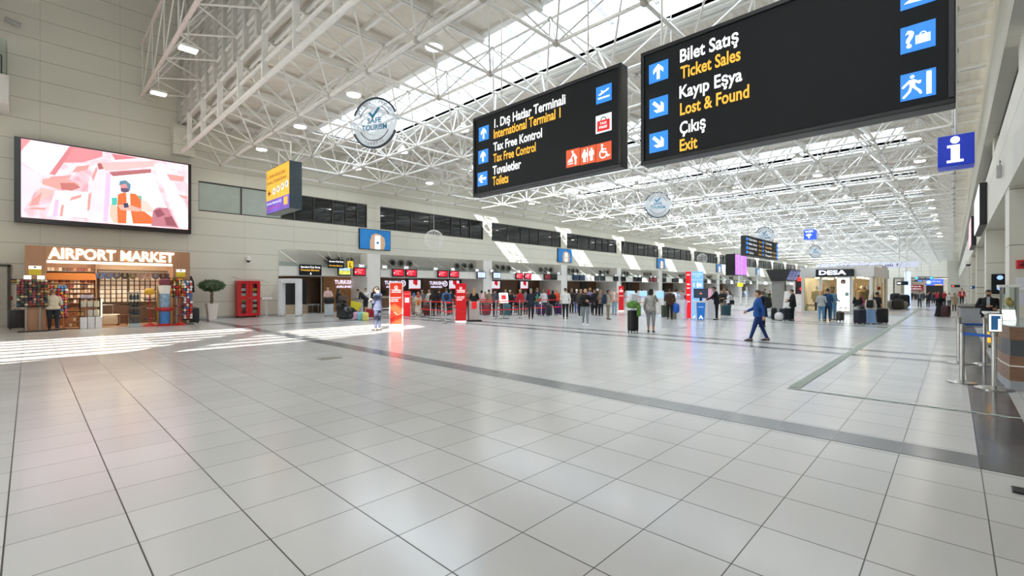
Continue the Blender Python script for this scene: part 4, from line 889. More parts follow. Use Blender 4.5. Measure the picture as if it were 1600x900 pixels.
# potted tree
P = fl(331, 499.5)
pt = thing('potted_tree', 'braided-trunk ficus with a round leafy crown in a tall white pot', 'plant', (P.x, P.y, 0))
mk('pot', B().loft([[(s*x, s*y, z) for x, y in ((-1, -1), (1, -1), (1, 1), (-1, 1))] for s, z in ((.17, .002), (.26, .85), (.22, .85), (.2, .8))]), mat('pot_cream', 'e6dfd6', .5), pt); mk('soil', B().box(-.2, .2, -.2, .2, .76, .81), mat('soil', '3b2f26', .9, var=.3), pt)
b = B()
for k in range(3): b.path([(.05*math.cos(2*PI*k/3+z*7), .05*math.sin(2*PI*k/3+z*7), .8+z) for z in [i*.05 for i in range(15)]], .025, 6)
mk('trunk', b, mat('bark', '7c6248', .8, var=.2), pt, True)
r = random.Random(11); vs, fs = [], []
for i in range(2600):
    a = r.uniform(0, 2*PI); u = r.uniform(-1, 1); R_ = r.uniform(.55, 1)**.6
    c = Vector((.62*R_*math.sqrt(1-u*u)*math.cos(a), .62*R_*math.sqrt(1-u*u)*math.sin(a), 1.78+.32*R_*u)); d = Vector((r.gauss(0, 1), r.gauss(0, 1), r.gauss(-.3, .6))).normalized(); s = d.orthogonal().normalized(); L = r.uniform(.05, .09)
    o_ = len(vs); vs += [tuple(c), tuple(c+d*L*.5+s*L*.28), tuple(c+d*L), tuple(c+d*L*.5-s*L*.28)]; fs.append((o_, o_+1, o_+2, o_+3))
b = B(); b.v, b.f, b.mi = vs, fs, [0]*len(fs); mk('foliage', b, mat('ficus_leaf', '3c5a32', .5, var=.35, scale=9), pt)
b = B()
for k in range(9):
    a = 2*PI*k/9; b.tube((0, 0, 1.45), (.42*math.cos(a), .42*math.sin(a), 1.75+.1*(k % 3)), .014, 5, .005)
mk('branch', b, mat('bark'), pt)
# ---------------------------------------------------------------- airport market kiosk
YM, XM0, XM1, HM = 25.25, -.1, 5.1, 3.27
oX0, oX1, zo = onY(72, 450, YM).x, onY(270, 450, YM).x, 2.72
mkt = thing('market_kiosk', 'wood-framed travel kiosk with glowing white sign letters below the giant screen', 'shop kiosk', (XM0, YM, 0)); w = XM1-XM0; a = oX0-XM0; c = oX1-XM0
M_kw = wood_mat('kiosk_oak', '9c6f50', 'b88a68', (9, 1, .5), .45, 2.2)
mk('pillar', B().rbox(0, a, 0, .45, .002, HM, .01), M_kw, mkt); mk('pillar', B().rbox(c, w, 0, .45, .002, HM, .01), M_kw, mkt)
mk('header', B().rbox(a, c, 0, .45, zo, HM, .01), M_kw, mkt)
mk('side_wall', B().box(0, .08, .45, 3.7, .002, HM), M_kw, mkt); mk('side_wall', B().box(w-.08, w, .45, 3.7, .002, HM), M_kw, mkt)
mk('roof', B().box(.08, w-.08, .45, 3.7, HM-.12, HM), M_kw, mkt)
mk('back_wall', B().box(.08, w-.08, 3.0, 3.1, .002, HM-.12), mat('market_back', 'd8bd9c', .6), mkt); mk('inner_floor', B().box(a, w-.5, .45, 3.0, .0006, .012), M_woodl, mkt)
mk('light_bar', B().box(a+.02, c-.02, .03, .12, zo-.09, zo), mat('warm_lightbar', 'fff0d2', .5, emit=2.5, var=.01), mkt)
for i in range(3): mk('ceiling_light', B().box(a+.4+i*1.4, a+1.3+i*1.4, 1.1, 1.4, HM-.15, HM-.121), mat('warm_ceiling_light', 'fff0da', .5, emit=24, var=.01), mkt)
lt = C('fff2dc', .5, emit=1.3)
lw_ = onY(271, 395, YM).x-onY(74, 395, YM).x
t = text('sign_lettering', 'AIRPORT MARKET', lt, mkt, onY(75, 400, YM).x-XM0, zo+.08, .4, lw_, y=-.05, bold=.03)
t.modifiers.new('thick', 'SOLIDIFY').thickness = .04
for x, l in ((onY(54.7, 411, YM).x, 'left'), (onY(282.5, 416, YM).x, 'right')):
    pn = mk('price_sign', B().box(-.17, .17, -.012, 0, 0, .34), mat('notice_yellow', 'd9bf2c', .5), None, loc=(x, YM-.002, 2.15)); tag(pn, 'yellow and white notice on the %s kiosk pillar' % l, 'notice'); mk('header_strip', B().box(-.17, .17, -.014, -.012, .22, .34), M_wh, pn); mk('symbol', B().ell((0, -.016, .29), .04, .004, .03, 8, 6), M_black, pn)
# inside: cigarette style shelf unit
su = thing('shelf_unit', 'brown wall shelf packed with small boxes inside the kiosk, left side', 'shelf', (oX0+.05, YM+2.35, 0)); sw_ = 1.55
mk('back_panel', B().box(0, sw_, .5, .55, .004, 2.9), M_woodl, su); mk('orange_board', B().box(0, sw_, .05, .5, 2.0, 2.3), mat('orange_board', 'b5702f', .5), su)
zs = [.75, .98, 1.2, 1.42, 1.63, 1.84]
for z in zs: mk('shelf', B().box(0, sw_, .1, .5, z, z+.02), M_woodl, su)
mk('shelf', B().box(0, sw_, .1, .5, 2.36, 2.38), M_alu, su); mk('side_panel', B().box(-.03, 0, .05, .55, .004, 2.9), M_woodl, su); mk('side_panel', B().box(sw_, sw_+.03, .05, .55, .004, 2.9), M_woodl, su)
r = random.Random(5); pk = {}
def packet(x, y, z, c, s, label, grp, name='packet', cat='packet'):
    key = (name, c, s)
    if key not in pk: pk[key] = mk(name, B().rbox(-s[0]/2, s[0]/2, -s[1]/2, s[1]/2, 0, s[2], .006, 1), C(c, .5), loc=(x, y, z)); o = pk[key]
    else: o = pk[key].copy(); COL.objects.link(o); o.location = (x, y, z)
    return tag(o, label, cat, grp)
pc = ['b98a6a', 'd8c6b0', '8e4a3c', 'c7a070', 'e8e0d4', '6d5648']
for zi, z in enumerate(zs[1:]+[2.36]):
    for i in range(13): packet(su.location.x+.08+i*.115, YM+2.55, z+.021, r.choice(pc), (.09, .1, .15), 'small box on the shelves inside the kiosk, left side', 'small boxes on the kiosk shelves')
# pegboard of pouches
pb_ = thing('peg_wall', 'lit wall of hanging packs inside the kiosk', 'display wall', (oX0+1.7, YM+2.9, 0)); mk('panel', B().box(0, 2.6, .0, .08, .9, 2.5), mat('peg_mesh', '6e5c48', .6), pb_)
mk('lower_cupboard', B().box(0, 2.6, -.35, .08, .013, .85), mat('cupboard_brown', '5b4636', .5), pb_)
for row in range(6):
    for i in range(12): 
        x = oX0+1.85+i*.2+(.05 if i > 4 else 0); packet(x, YM+2.85, 1.0+row*.2, r.choice(['f3ead8', 'ece2d0', 'f6f0e4', 'e4d8c4']), (.15, .03, .165), 'white packet hanging on the lit peg wall in the kiosk', 'white packets on the peg wall', 'hanging_packet')
mk('rail', B().box(0, 2.6, -.5, -.47, 2.38, 2.41), M_alu, pb_)
def ring_pillow(x, c, label):
    b = B(); n, m_ = 16, 8
    vs = []; fs = []
    for i in range(n):
        t = -PI*.85+PI*1.7*i/(n-1)
        for j in range(m_):
            q = 2*PI*j/m_; rr = .11+.045*math.cos(q); vs.append((rr*math.sin(t), .04*math.sin(q), -rr*math.cos(t)))
    for i in range(n-1):
        for j in range(m_): fs.append((i*m_+j, i*m_+(j+1) % m_, (i+1)*m_+(j+1) % m_, (i+1)*m_+j))
    fs += [tuple(range(m_)), tuple(range((n-1)*m_, n*m_))[::-1]]; b.add(vs, fs)
    o = mk('neck_pillow', b, C(c, .9), None, True, loc=(x, YM+2.4, 2.22)); tag(o, label, 'neck pillow', 'neck pillows hanging in the kiosk')
for i, (c, l) in enumerate((('4a5c86', 'slate blue neck pillow, first at the left in the kiosk'), ('46557c', 'dusty blue neck pillow, second from left in the kiosk'), ('3f4252', 'dark grey neck pillow hanging left of the black one'), ('1c1b1d', 'black neck pillow, middle of the hanging row'), ('4f4a33', 'olive neck pillow right of the black one'), ('7a6a64', 'taupe neck pillow right of the olive one'), ('8a7468', 'light brown neck pillow right of the taupe one'), ('3d4458', 'blue grey neck pillow left of the maroon one'), ('3a1f24', 'maroon neck pillow near the right end'), ('2f3a55', 'navy neck pillow, last at the right in the kiosk'))):
    ring_pillow(oX0+1.75+i*.285, c, l)
# counter with white goods
ws = thing('display_shelf', 'black framed shelf of white boxes inside the kiosk front', 'shelf', (onY(126, 470, YM).x, YM+.5, 0))
for x in (0, .62): 
    for y in (0, .4): mk('post', B().box(x, x+.03, y, y+.03, .013, 1.25), M_black, ws)
for z in (.45, .83, 1.2): mk('shelf', B().box(0, .65, 0, .43, z, z+.025), M_black, ws)
mk('light_strip', B().box(.655, .68, -.01, .03, .45, 1.2), mat('warm_strip', 'ffe39a', .5, emit=5, var=.01), ws)
for (z, n_, c, hh) in ((.475, 3, 'e0ddd6', .28), (.855, 3, 'd9d2c0', .26), (1.225, 2, 'cfc6d6', .14)):
    for i in range(n_): packet(ws.location.x+.12+i*.2, YM+.68, z, c, (.17, .2, hh), 'pale carton on the black shelf, %s level, %s from left' % ({.475: 'lower', .855: 'middle', 1.225: 'top'}[z], PL[i]), 'cartons on the black shelf', 'carton', 'carton')
for i in range(3): packet(ws.location.x+.1+i*.23, YM+.32, .002, 'e4e6ea', (.21, .3, .46), 'white carton on the floor before the black shelf, %s from left' % PL[i], 'white cartons on the floor', 'carton', 'carton')
# suitcase helper used all over
def suitcase(loc, rz, c, label, w=.42, d=.24, h=.62, handle=.35, rough=.45, ribs=True, group=None):
    o = thing('suitcase', label, 'suitcase', loc, rz, group)
    m_ = C(c, rough)
    mk('body', B().rbox(-w/2, w/2, -d/2, d/2, .05, .05+h, .05, 3), m_, o, True)
    if ribs:
        b = B()
        for i in range(4): b.rbox(-w*.36+i*w*.24-.012, -w*.36+i*w*.24+.012, -d/2-.008, d/2+.008, .1, h, .006, 1)
        mk('rib', b, m_, o, True)
    for x in (-1, 1):
        for y in (-1, 1): mk('wheel', B().tube((x*w*.38-.012, y*d*.32, .028), (x*w*.38+.012, y*d*.32, .028), .028, 10), M_black, o)
    if handle: mk('handle', B().path([(-w*.22, d*.3, h+.04), (-w*.22, d*.3, h+handle), (w*.22, d*.3, h+handle), (w*.22, d*.3, h+.04)], .011), M_alu, o)
    mk('grip', B().path([(-.08, 0, h+.05), (-.07, 0, h+.085), (.07, 0, h+.085), (.08, 0, h+.05)], .012), M_black, o)
    return o
P = fl(27, 515); suitcase((P.x, P.y+.2, 0), 0, '2c2c30', 'black suitcase standing at the left of the kiosk', .5, .3, .72, 0)
P = fl(306, 506); suitcase((5.32, 25.6, 0), 0, '26272b', 'black suitcase standing at the right of the kiosk', .4, .3, .68, 0)
P = fl(169, 509); suitcase((P.x, P.y, .0), .1, 'e9e4cf', 'cream suitcase with a printed front, on show in the kiosk', .78, .28, .46, .45, ribs=False)
st_ = thing('stool', 'dark wooden stool inside the kiosk', 'stool', (onY(190, 490, 27).x, 26.6, 0)); mk('seat', B().rbox(-.2, .2, -.2, .2, .42, .47, .015), M_wood, st_)
for x in (-.16, .16):
    for y in (-.16, .16): mk('leg', B().box(x-.02, x+.02, y-.02, y+.02, .013, .42), M_wood, st_)
# souvenir racks
cols6 = ['93373a', 'a8683c', '3d5566', '4c6340', 'b09a5a', '5c3a52', 'cdbfa4', '2b2d33', 'a04a50', '6e4a3c']
def souv(a_, b_, c, kind, name):
    key = (name, a_, b_, c, kind)
    if key in pk: o = pk[key].copy(); COL.objects.link(o); return o
    b = B()
    if kind == 0: b.ell((0, 0, 0), a_*.52, .035, b_*.5, 10, 6)
    elif kind == 1: b.rbox(-a_*.42, a_*.42, -.03, .03, -b_*.46, b_*.46, .025, 2)
    else: b.lathe([(a_*.2, -b_*.5), (a_*.46, -b_*.3), (a_*.4, b_*.1), (a_*.22, b_*.25), (a_*.3, b_*.42), (a_*.12, b_*.52)], 8)
    pk[key] = mk(name, b, C(c, .5), None, True); return pk[key]
def souvenir_rack(x, y, n_col, n_row, z0, wd, hh, label, gl, seed, name='souvenir', tilt=.0, cols=cols6):
    o = thing('display_rack', label, 'display rack', (x, y, 0)); r = random.Random(seed)
    mk('frame', B().box(-wd/2, wd/2, .06, .09, z0-.05, z0+hh), M_black, o); mk('post', B().tube((0, .1, .013), (0, .1, z0), .03), M_alu, o); mk('base', B().rbox(-.22, .22, -.05, .28, .002, .03, .01), M_black, o)
    for i in range(n_col):
        for j in range(n_row):
            q = souv(round(wd/n_col, 3), round(hh/n_row, 3), r.choice(cols), j % 3, name); q.location = (x-wd/2+wd/n_col*(i+.5)+r.uniform(-.015, .015), y+.03, z0+hh/n_row*(j+.45)); q.rotation_euler = (r.uniform(-.3, .1), r.uniform(-.5, .5), r.uniform(-.4, .4)); tag(q, gl, 'souvenir', gl)
    return o
souvenir_rack(onY(41, 460, YM-.2).x, YM-.18, 5, 10, .98, .5, 1.0, 'rack of colourful souvenirs on the left kiosk pillar, outer', 'colourful souvenirs on the outer left rack', 1)
souvenir_rack(onY(63, 460, YM-.2).x, YM-.18, 4, 10, .98, .4, 1.0, 'rack of colourful souvenirs on the left kiosk pillar, inner', 'colourful souvenirs on the inner left rack', 2)
souvenir_rack(onY(92, 460, YM+.3).x, YM+.3, 5, 11, .5, .5, 1.25, 'rack of bright toys behind the shopper', 'bright toys on the rack behind the shopper', 3, cols=['e06a7a', 'e8c24a', '6aa0d8', 'f0efe8', 'd84a4a', '8cc0a0'])
souvenir_rack(onY(277, 460, YM-.2).x, YM-.18, 5, 7, 1.3, .5, .8, 'rack of snacks on the right kiosk pillar', 'snack bags on the right pillar rack', 4, cols=['c23a34', 'd9a23a', '8c3a34', 'e6d8b0', '5a6a3a'])
souvenir_rack(onY(294, 460, YM-.2).x, YM-.18, 3, 15, .25, .36, 1.75, 'tall rack of red and white items at the right end of the kiosk', 'red and white items on the right end rack', 6, cols=['d8433c', 'e8e6ec', '5a78b0', 'c9302c', 'f0ece2'])
for i, (px, n) in enumerate(((43, 'left'), (64, 'middle'))): 
    p = onY(px, 441, YM-.15); o = mk('price_card', B().box(-.1, .1, -.01, 0, 0, .14), M_wh, None, loc=(p.x, YM-.15, 1.98)); tag(o, 'white price card above the %s souvenir rack' % ('outer' if i == 0 else 'inner'), 'card')
sb = thing('snack_shelf', 'low wooden snack shelf at the kiosk front', 'shelf', (onY(100, 480, YM+.35).x, YM+.35, 0))
for z in (.08, .3, .52, .74): mk('shelf', B().box(0, .62, 0, .35, z, z+.02), M_woodo, sb)
mk('side_panel', B().box(-.03, 0, 0, .35, .013, .8), M_woodo, sb); mk('side_panel', B().box(.62, .65, 0, .35, .013, .8), M_woodo, sb)
for zi, z in enumerate((.1, .32, .54)):
    for i in range(5): packet(sb.location.x+.08+i*.115, YM+.5, z+.001, r.choice(['d8a868', 'c98a4a', 'e8cfa0', 'b86a3a']), (.09, .16, .12), 'snack packet on the low wooden shelf', 'snack packets on the low wooden shelf', 'snack_packet', 'snack')
# floor stands before the kiosk
def spinner(px, c, label, tiers, top=None, yo=.12):
    P = onY(px, 500, YM-yo); o = thing('display_stand', label, 'display stand', (P.x, YM-yo, 0))
    mk('base', B().lathe([(.26, .002), (.22, .04), (.05, .12), (.02, .16)], 20), C(c, .4), o, True); mk('pole', B().tube((0, 0, .1), (0, 0, 1.45), .02), C(c, .4), o)
    for z in tiers: mk('tray', B().lathe([(.03, z), (.2, z+.03), (.24, z+.1), (.22, z+.1), (.18, z+.045), (.03, z+.02)], 20), glass_mat('tray_clear', 'e8dcd8', ior=1.5) if 'tray_clear' not in MATS else MATS['tray_clear'], o, True)
    if top: mk('top_ornament', B().ell((0, 0, 1.5), .2, .16, .16, 14, 8), C(top, .5), o, True)
    r = random.Random(px)
    for z in tiers:
        for k in range(6): a_ = 2*PI*k/6; e = mk('sweet', B().ell((0, 0, .03), .045, .035, .03, 8, 6), C(r.choice(['d8d2ee', 'c83a4a', 'e8e2da', '6a7ab0']), .4), None, True, loc=(P.x+.13*math.cos(a_), YM-yo+.13*math.sin(a_), z+.035)); tag(e, 'wrapped sweet in a tray of the %s' % label, 'sweet', 'sweets in the trays of the %s' % label)
    return o
spinner(234, 'c8141c', 'red stand with clear trays and yellow top', (.25, .7, 1.1), 'e3b53a'); spinner(281, 'c8231c', 'red stand with clear trays before the right pillar', (.4, .8, 1.2), None, .42)
cg = thing('display_column', 'glass column of dark bottles before the kiosk', 'display case', (onY(210, 480, YM-.12).x, YM-.12, 0)); mk('base', B().rbox(-.2, .2, -.2, .2, .002, .16, .02), mat('base_steel', 'b9c4c8', .4, .3), cg); mk('pane', B().box(-.19, .19, -.19, -.185, .16, 1.45).box(-.19, -.185, -.185, .19, .16, 1.45).box(.185, .19, -.185, .19, .16, 1.45), M_clear, cg); mk('top', B().rbox(-.2, .2, -.2, .2, 1.45, 1.49, .01), M_alu, cg)
for z in (.5, .82, 1.14): mk('shelf', B().box(-.18, .18, -.18, .18, z, z+.012), M_alu, cg)
for z in (.161, .513, .833, 1.153):
    for i in range(3):
        o = mk('bottle', B().lathe([(.045, 0), (.05, .02), (.05, .17), (.02, .22), (.02, .27)], 10), C(('23252c', '2c3350', '1d1e22', '34405f')[int(z*10) % 4], .2), None, True, loc=(cg.location.x-.11+.11*i, YM-.12, z)); tag(o, 'dark bottle in the glass column, %s tier, %s from left' % ({.161: 'lowest', .513: 'second', .833: 'third', 1.153: 'top'}[z], PL[i]), 'bottle', 'bottles in the glass column')
gv = thing('vending_machine', 'tall gumball machine with red tray and blue drum', 'vending machine', (onY(257, 480, YM-.15).x, YM-.15, 0)); mk('frame', B().rbox(-.25, -.2, -.02, .22, .1, 1.78, .01).rbox(.2, .25, -.02, .22, .1, 1.78, .01), mat('brass', 'b89250', .3, .8), gv); mk('base', B().lathe([(.28, .002), (.28, .05), (.2, .09)], 20), M_red, gv); mk('drum', B().lathe([(.2, .09), (.2, .62)], 20), C('3f7fc4', .35), gv, True); mk('tray', B().lathe([(.2, .62), (.34, .7), (.34, .78), (.2, .8)], 24), M_red, gv, True)
mk('globe', B().lathe([(.2, .8), (.21, 1.1), (.2, 1.4)], 20), mat('globe_grey_blue', '8aa6c0', .2, var=.3, scale=12), gv, True); mk('cap', B().lathe([(.2, 1.4), (.24, 1.75), (.1, 1.78)], 20), M_white, gv, True); mk('top_toy', B().rbox(-.2, .2, -.12, .12, 1.78, 2.05, .06), C('7d3b46', .7), gv, True)
jk = thing('hanging_jacket', 'dark jacket hanging at the right side of the kiosk', 'jacket', (5.14, 25.55, 1.45)); mk('cloth', B().loft([[(.0, -.12, .75), (.06, -.12, .75), (.06, .12, .75), (0, .12, .75)], [(0, -.2, .5), (.14, -.2, .5), (.14, .2, .5), (0, .2, .5)], [(0, -.22, 0), (.16, -.22, 0), (.16, .22, 0), (0, .22, 0)]]), C('22241f', .8), jk, True); mk('hook', B().tube((-.03, 0, .78), (.05, 0, .76), .01), M_alu, jk)
p = onY(18, 439, 28.97); o = mk('door_plate', B().box(-.3, .3, -.02, 0, -.08, .08), M_black, None, loc=(p.x, 28.97, p.z)); tag(o, 'small black wall plate right of the grey door', 'plate'); text('lettering', 'Personel', M_ytext, o, 0, -.03, .06, .4, y=-.024, align='c')
p = onY(17, 466, 28.97); o = mk('fire_call_point', B().rbox(-.05, .05, -.04, 0, -.08, .08, .01), M_red, None, loc=(p.x, 28.98, p.z)); tag(o, 'small red call point on the wall beside the grey door', 'fire alarm')
# ---------------------------------------------------------------- barriers
def post(p, belts, label, group, h=1.0, beltc=None, slim=.032, base=.17):
    """a stanchion; belts: (end point, height) pairs in world coordinates"""
    o = thing('stanchion', label, 'barrier post', (p[0], p[1], 0), 0, group)
    mk('pole', B().tube((0, 0, .02), (0, 0, h), slim, 12), mat('post_steel', 'c9c9c6', .25, .85, .03), o, True)
    mk('base', B().lathe([(base, .006), (base, .016), (base*.8, .03), (slim, .05)], 24), mat('post_base', 'b9b9b6', .2, .9, .03), o, True)
    mk('head', B().lathe([(slim*1.25, h-.12), (slim*1.35, h-.02), (slim*.9, h+.02)], 12), M_alu, o, True)
    for q, z in belts:
        d = Vector((q[0]-p[0], q[1]-p[1], 0)); n = Vector((-d.y, d.x, 0)).normalized()*.004; b = B(); u = d.normalized()*slim
        A, E_ = u, d-u
        b.add([tuple(A+n+Vector((0, 0, z-.025))), tuple(E_+n+Vector((0, 0, z-.025))), tuple(E_+n+Vector((0, 0, z+.025))), tuple(A+n+Vector((0, 0, z+.025))),
               tuple(A-n+Vector((0, 0, z-.025))), tuple(E_-n+Vector((0, 0, z-.025))), tuple(E_-n+Vector((0, 0, z+.025))), tuple(A-n+Vector((0, 0, z+.025)))],
              [(0, 1, 2, 3), (7, 6, 5, 4), (0, 4, 5, 1), (3, 2, 6, 7), (1, 5, 6, 2), (0, 3, 7, 4)])
        mk('belt', b, beltc, o)
    return o
M_belt = mat('belt_red', 'd2141c', .6, emit=.12); M_bbelt = mat('belt_blue', '1f5fb4', .6)
def fence(pts, labels, closed=None):
    P = [fl(*p) for p in pts]
    for i, p in enumerate(P):
        nx = P[i+1] if i+1 < len(P) else (closed and fl(*closed))
        post(p, [(nx, .94), (nx, .5)] if nx else [], labels[i], 'silver posts of the red belt queue', beltc=M_belt)
fence([(657, 496.5), (673, 499), (690, 501), (708, 502), (696, 506)], ['silver queue post with red belts, first right of the slim red kiosk', 'silver queue post, second right of the slim red kiosk', 'silver queue post left of the solid red totem, third in its row', 'silver queue post hidden close behind the solid red totem', 'frontmost silver queue post, left of the solid red totem'])
fence([(747, 500), (775, 499), (812, 497.5), (846, 494), (878, 492)], ['silver queue post beside the low grey device by the totem', 'silver queue post between the device and the tilted notice', 'silver queue post just left of the man in navy', 'silver queue post right of the man in navy', 'last silver queue post, beside the man in a white hoodie'])
fence([(662, 490), (700, 492.5), (735, 492), (752, 492), (786, 491), (819, 490.5), (850, 488.5)], ['rear silver queue post behind the hijab woman', 'rear silver queue post behind the man in a blue jacket', 'rear silver queue post hidden behind the solid red totem', 'rear silver queue post behind the low grey device', 'rear silver queue post left of the black backpack', 'rear silver queue post behind the man in navy', 'rear silver queue post at the right end of the queue'])
fence([(975, 483), (1000, 482.5), (1012, 482)], ['far silver post right of the third red totem', 'far silver post between red totem and woman in grey', 'far silver post behind the woman in grey'])
dv = fl(741, 502); o = thing('queue_device', 'low grey device with a red panel next to the solid red totem', 'device', (dv.x, dv.y, 0), -.7)
mk('body', B().rbox(-.26, .26, -.1, .1, .06, .98, .03), mat('device_grey', 'c4c2bc', .4), o); mk('red_panel', B().box(-.12, .12, -.11, -.1, .62, .98), M_redE, o); mk('foot', B().rbox(-.38, .38, -.2, .2, .003, .06, .02), M_black, o); mk('side_post', B().tube((-.29, 0, .06), (-.29, 0, 1.0), .03, 10), M_dkalu, o)
nt_ = fl(787, 498); o = thing('notice_stand', 'tilted white notice on a slim stand in front of the queue', 'notice stand', (nt_.x, nt_.y, 0), -.65)
mk('base', B().rbox(-.25, .25, -.15, .15, .003, .03, .01), M_dkalu, o); mk('pole', B().tube((0, 0, .03), (0, .02, .98), .025), M_alu, o)
b = B(); b.M = Matrix.Translation((0, 0, 1.12)) @ Matrix.Rotation(-.5, 4, 'X'); b.box(-.24, .24, -.01, .01, -.3, .3); mk('panel', b, M_wh, o); b2 = B(); b2.M = b.M; b2.box(-.13, .13, -.016, -.01, -.1, .16).box(-.18, .18, -.016, -.01, -.24, -.2); mk('red_print', b2, M_redE, o)
# ---------------------------------------------------------------- red totems and kiosks
def totem(px, py, top, wpx, label, frame, txt, rz=None, dp=.22):
    P = fl(px, py); d = depth(P); r = (px-800)/FPX
    h = (py-top)/FPX*d; w = wpx/FPX*d*.97
    a = math.atan2(P.y, P.x)-PI/2 if rz is None else rz
    o = thing('totem', label, 'totem', (P.x, P.y, 0), a, 'red airline totems'); t = 0
    mk('plinth', B().box(-w*.5, w*.5, -dp/2, dp/2, .003, .08), M_wh, o)
    if frame: mk('frame', B().rbox(-w*.5, w*.5, -dp/2, dp/2, .08, h, .015), C('f0eeea', .4), o); t = .035
    m = 'totem_orange' if frame else 'totem_red'
    body = mk('panel', B().rbox(-w*.5+t, w*.5-t, -dp/2-.006, dp/2+.006, .08+t, h-t, .012), mat(m, 'e23a1c' if frame else 'cd0f1c', .3, emit=.16, var=.06, scale=1.2), o); y = -dp/2-.012
    mk('emblem', B().ring((0, h*.88), w*.1, w*.13, y, y+.005).prism([(-w*.06, h*.865), (-w*.02, h*.885), (w*.07, h*.9), (w*.01, h*.88), (w*.04, h*.86)], y, y+.005), M_wh, body)
    for z, s, hh, ww in txt: text('lettering', s, M_wh, body, -w*.38 if z < .74 else 0, h*z, hh, min(ww, w*.8), y=y, align='l' if z < .74 else 'c', bold=.02)
    wv_ = [(-w*.5+t, h*.30)]+[(-w*.5+t+(w-2*t)*i/10, h*(.32+.035*math.sin(i*.7))) for i in range(11)]+[(w*.5-t, h*.30)]
    mk('wave_print', B().prism([(x, z-.02) for x, z in wv_[1:-1]]+[(x, z-.035) for x, z in wv_[-2:0:-1]], y, y+.004), C('f3b9a6' if frame else 'e0525a', .4), body)
    if frame: mk('disc_print', B().prism([(-w*.5+t, .12)]+[(-w*.5+t+w*.36*math.sin(a_), h*.24+h*.15*math.cos(a_)) for a_ in [PI*.9-PI*.9*i/12 for i in range(13)]], y-.001, y+.003), C('c01408', .3), body)
    return o
TK = [(.80, 'TURKISH', .07, .4), (.765, 'AIRLINES', .05, .4)]
totem(619, 510.5, 441, 21.5, 'tall orange-red totem with white frame beside the man in a suit', True, TK+[(.64, 'MÜŞTERİ HİZMETİ', .05, .42), (.6, 'CUSTOMER', .04, .3), (.565, 'SERVICES', .04, .3)])
totem(720, 503.5, 443, 17, 'plain red totem standing at the queue entrance', False, TK+[(.64, 'BAGAJ TESLİM', .05, .36), (.6, 'BAGGAGE DROP', .04, .34), (.565, 'ECONOMY', .04, .26)])
totem(970.5, 486.5, 447, 7.8, 'small far red totem between the backpacker and the woman in grey', False, TK+[(.6, 'CHECK-IN', .05, .3)])
def kiosk_slim(px, py, top, label):
    P = fl(px, py); d = depth(P); h = (py-top)/FPX*d; a = math.atan2(P.y, P.x)-PI/2
    o = thing('self_service_kiosk', label, 'kiosk', (P.x, P.y, 0), a, None)
    mk('body', B().rbox(-.2, .2, -.12, .12, .003, h, .03), M_redE, o); mk('screen', B().box(-.12, .12, -.13, -.12, h*.55, h*.74), C('e9eef6', .3, emit=.4), o); mk('trim', B().box(-.215, -.2, -.1, .1, .003, h*.96).box(.2, .215, -.1, .1, .003, h*.96), M_white, o); text('lettering', 'TURKISH AIRLINES', M_wh, o, 0, h*.88, .03, .3, y=-.126, align='c')
kiosk_slim(636, 494, 455, 'slim red self-service kiosk with a small pale screen behind the totem')
# illuminated blue and red tower
P = fl(1080, 499.3); T = thing('info_tower', 'tall tower with glowing blue front and red side', 'info tower', (P.x, P.y, 0), math.atan2(P.y, P.x)-PI/2+.05); d = depth(P); h = (499-424)/FPX*d
w = 17.5/FPX*d; sd = .5
mk('core', B().box(.01, w-.01, .01, sd, .003, h-.01), M_white, T)
mk('blue_face', B().box(0, w, -.02, .01, .06, h), mat('tower_blue', '6a9af0', .3, emit=.75, var=.08, scale=.8), T)
b = B(); b.M = Matrix.Rotation(math.radians(-12), 4, 'Z'); b.box(-.27, -.0, .0, .05, .06, h); mk('red_face', b, mat('tower_red', 'e0101c', .3, emit=.5, var=.05), T)
yb = -.026
for z, s_, hh, ww in ((.93, 'KENDİN CHECK-IN', .06, .7), (.89, 'YAP', .05, .2), (.82, 'Do your own check-in', .035, .6), (.53, '1 bagaj etiketi', .03, .5), (.38, 'Online Check-in', .04, .55)): text('lettering', s_, M_wh, T, w/2, h*z, hh, min(ww, w*.85), y=yb, align='c')
for z, s_ in ((.68, '1'), (.54, '2')):
    text('number', s_, M_wh, T, w*.18, h*z, .2, None, y=yb, bold=.02)
    b = B(); figure(b, w*.55, h*z+.1, .3, yb, yb+.005); b.prism([(w*.68, h*z), (w*.86, h*z), (w*.86, h*z+.18), (w*.68, h*z+.18)], yb, yb+.005); mk('symbol', b, M_wh, T)
mk('triangle_print', B().prism([(w*.1, h*.04), (w*.55, h*.14), (w*.55, h*.1), (w*.25, h*.04)], yb, yb+.005).prism([(w*.5, h*.04), (w*.62, h*.1), (w*.75, h*.04)], yb, yb+.005), M_wh, T)
bb = B(); bb.M = Matrix.Rotation(math.radians(-12), 4, 'Z')
for z in (.92, .72, .64, .5, .36): bb.box(-.22, -.06, -.008, 0, h*z, h*z+.07)
mk('white_print', bb, C('f7c9cc', .5, emit=.4), T)
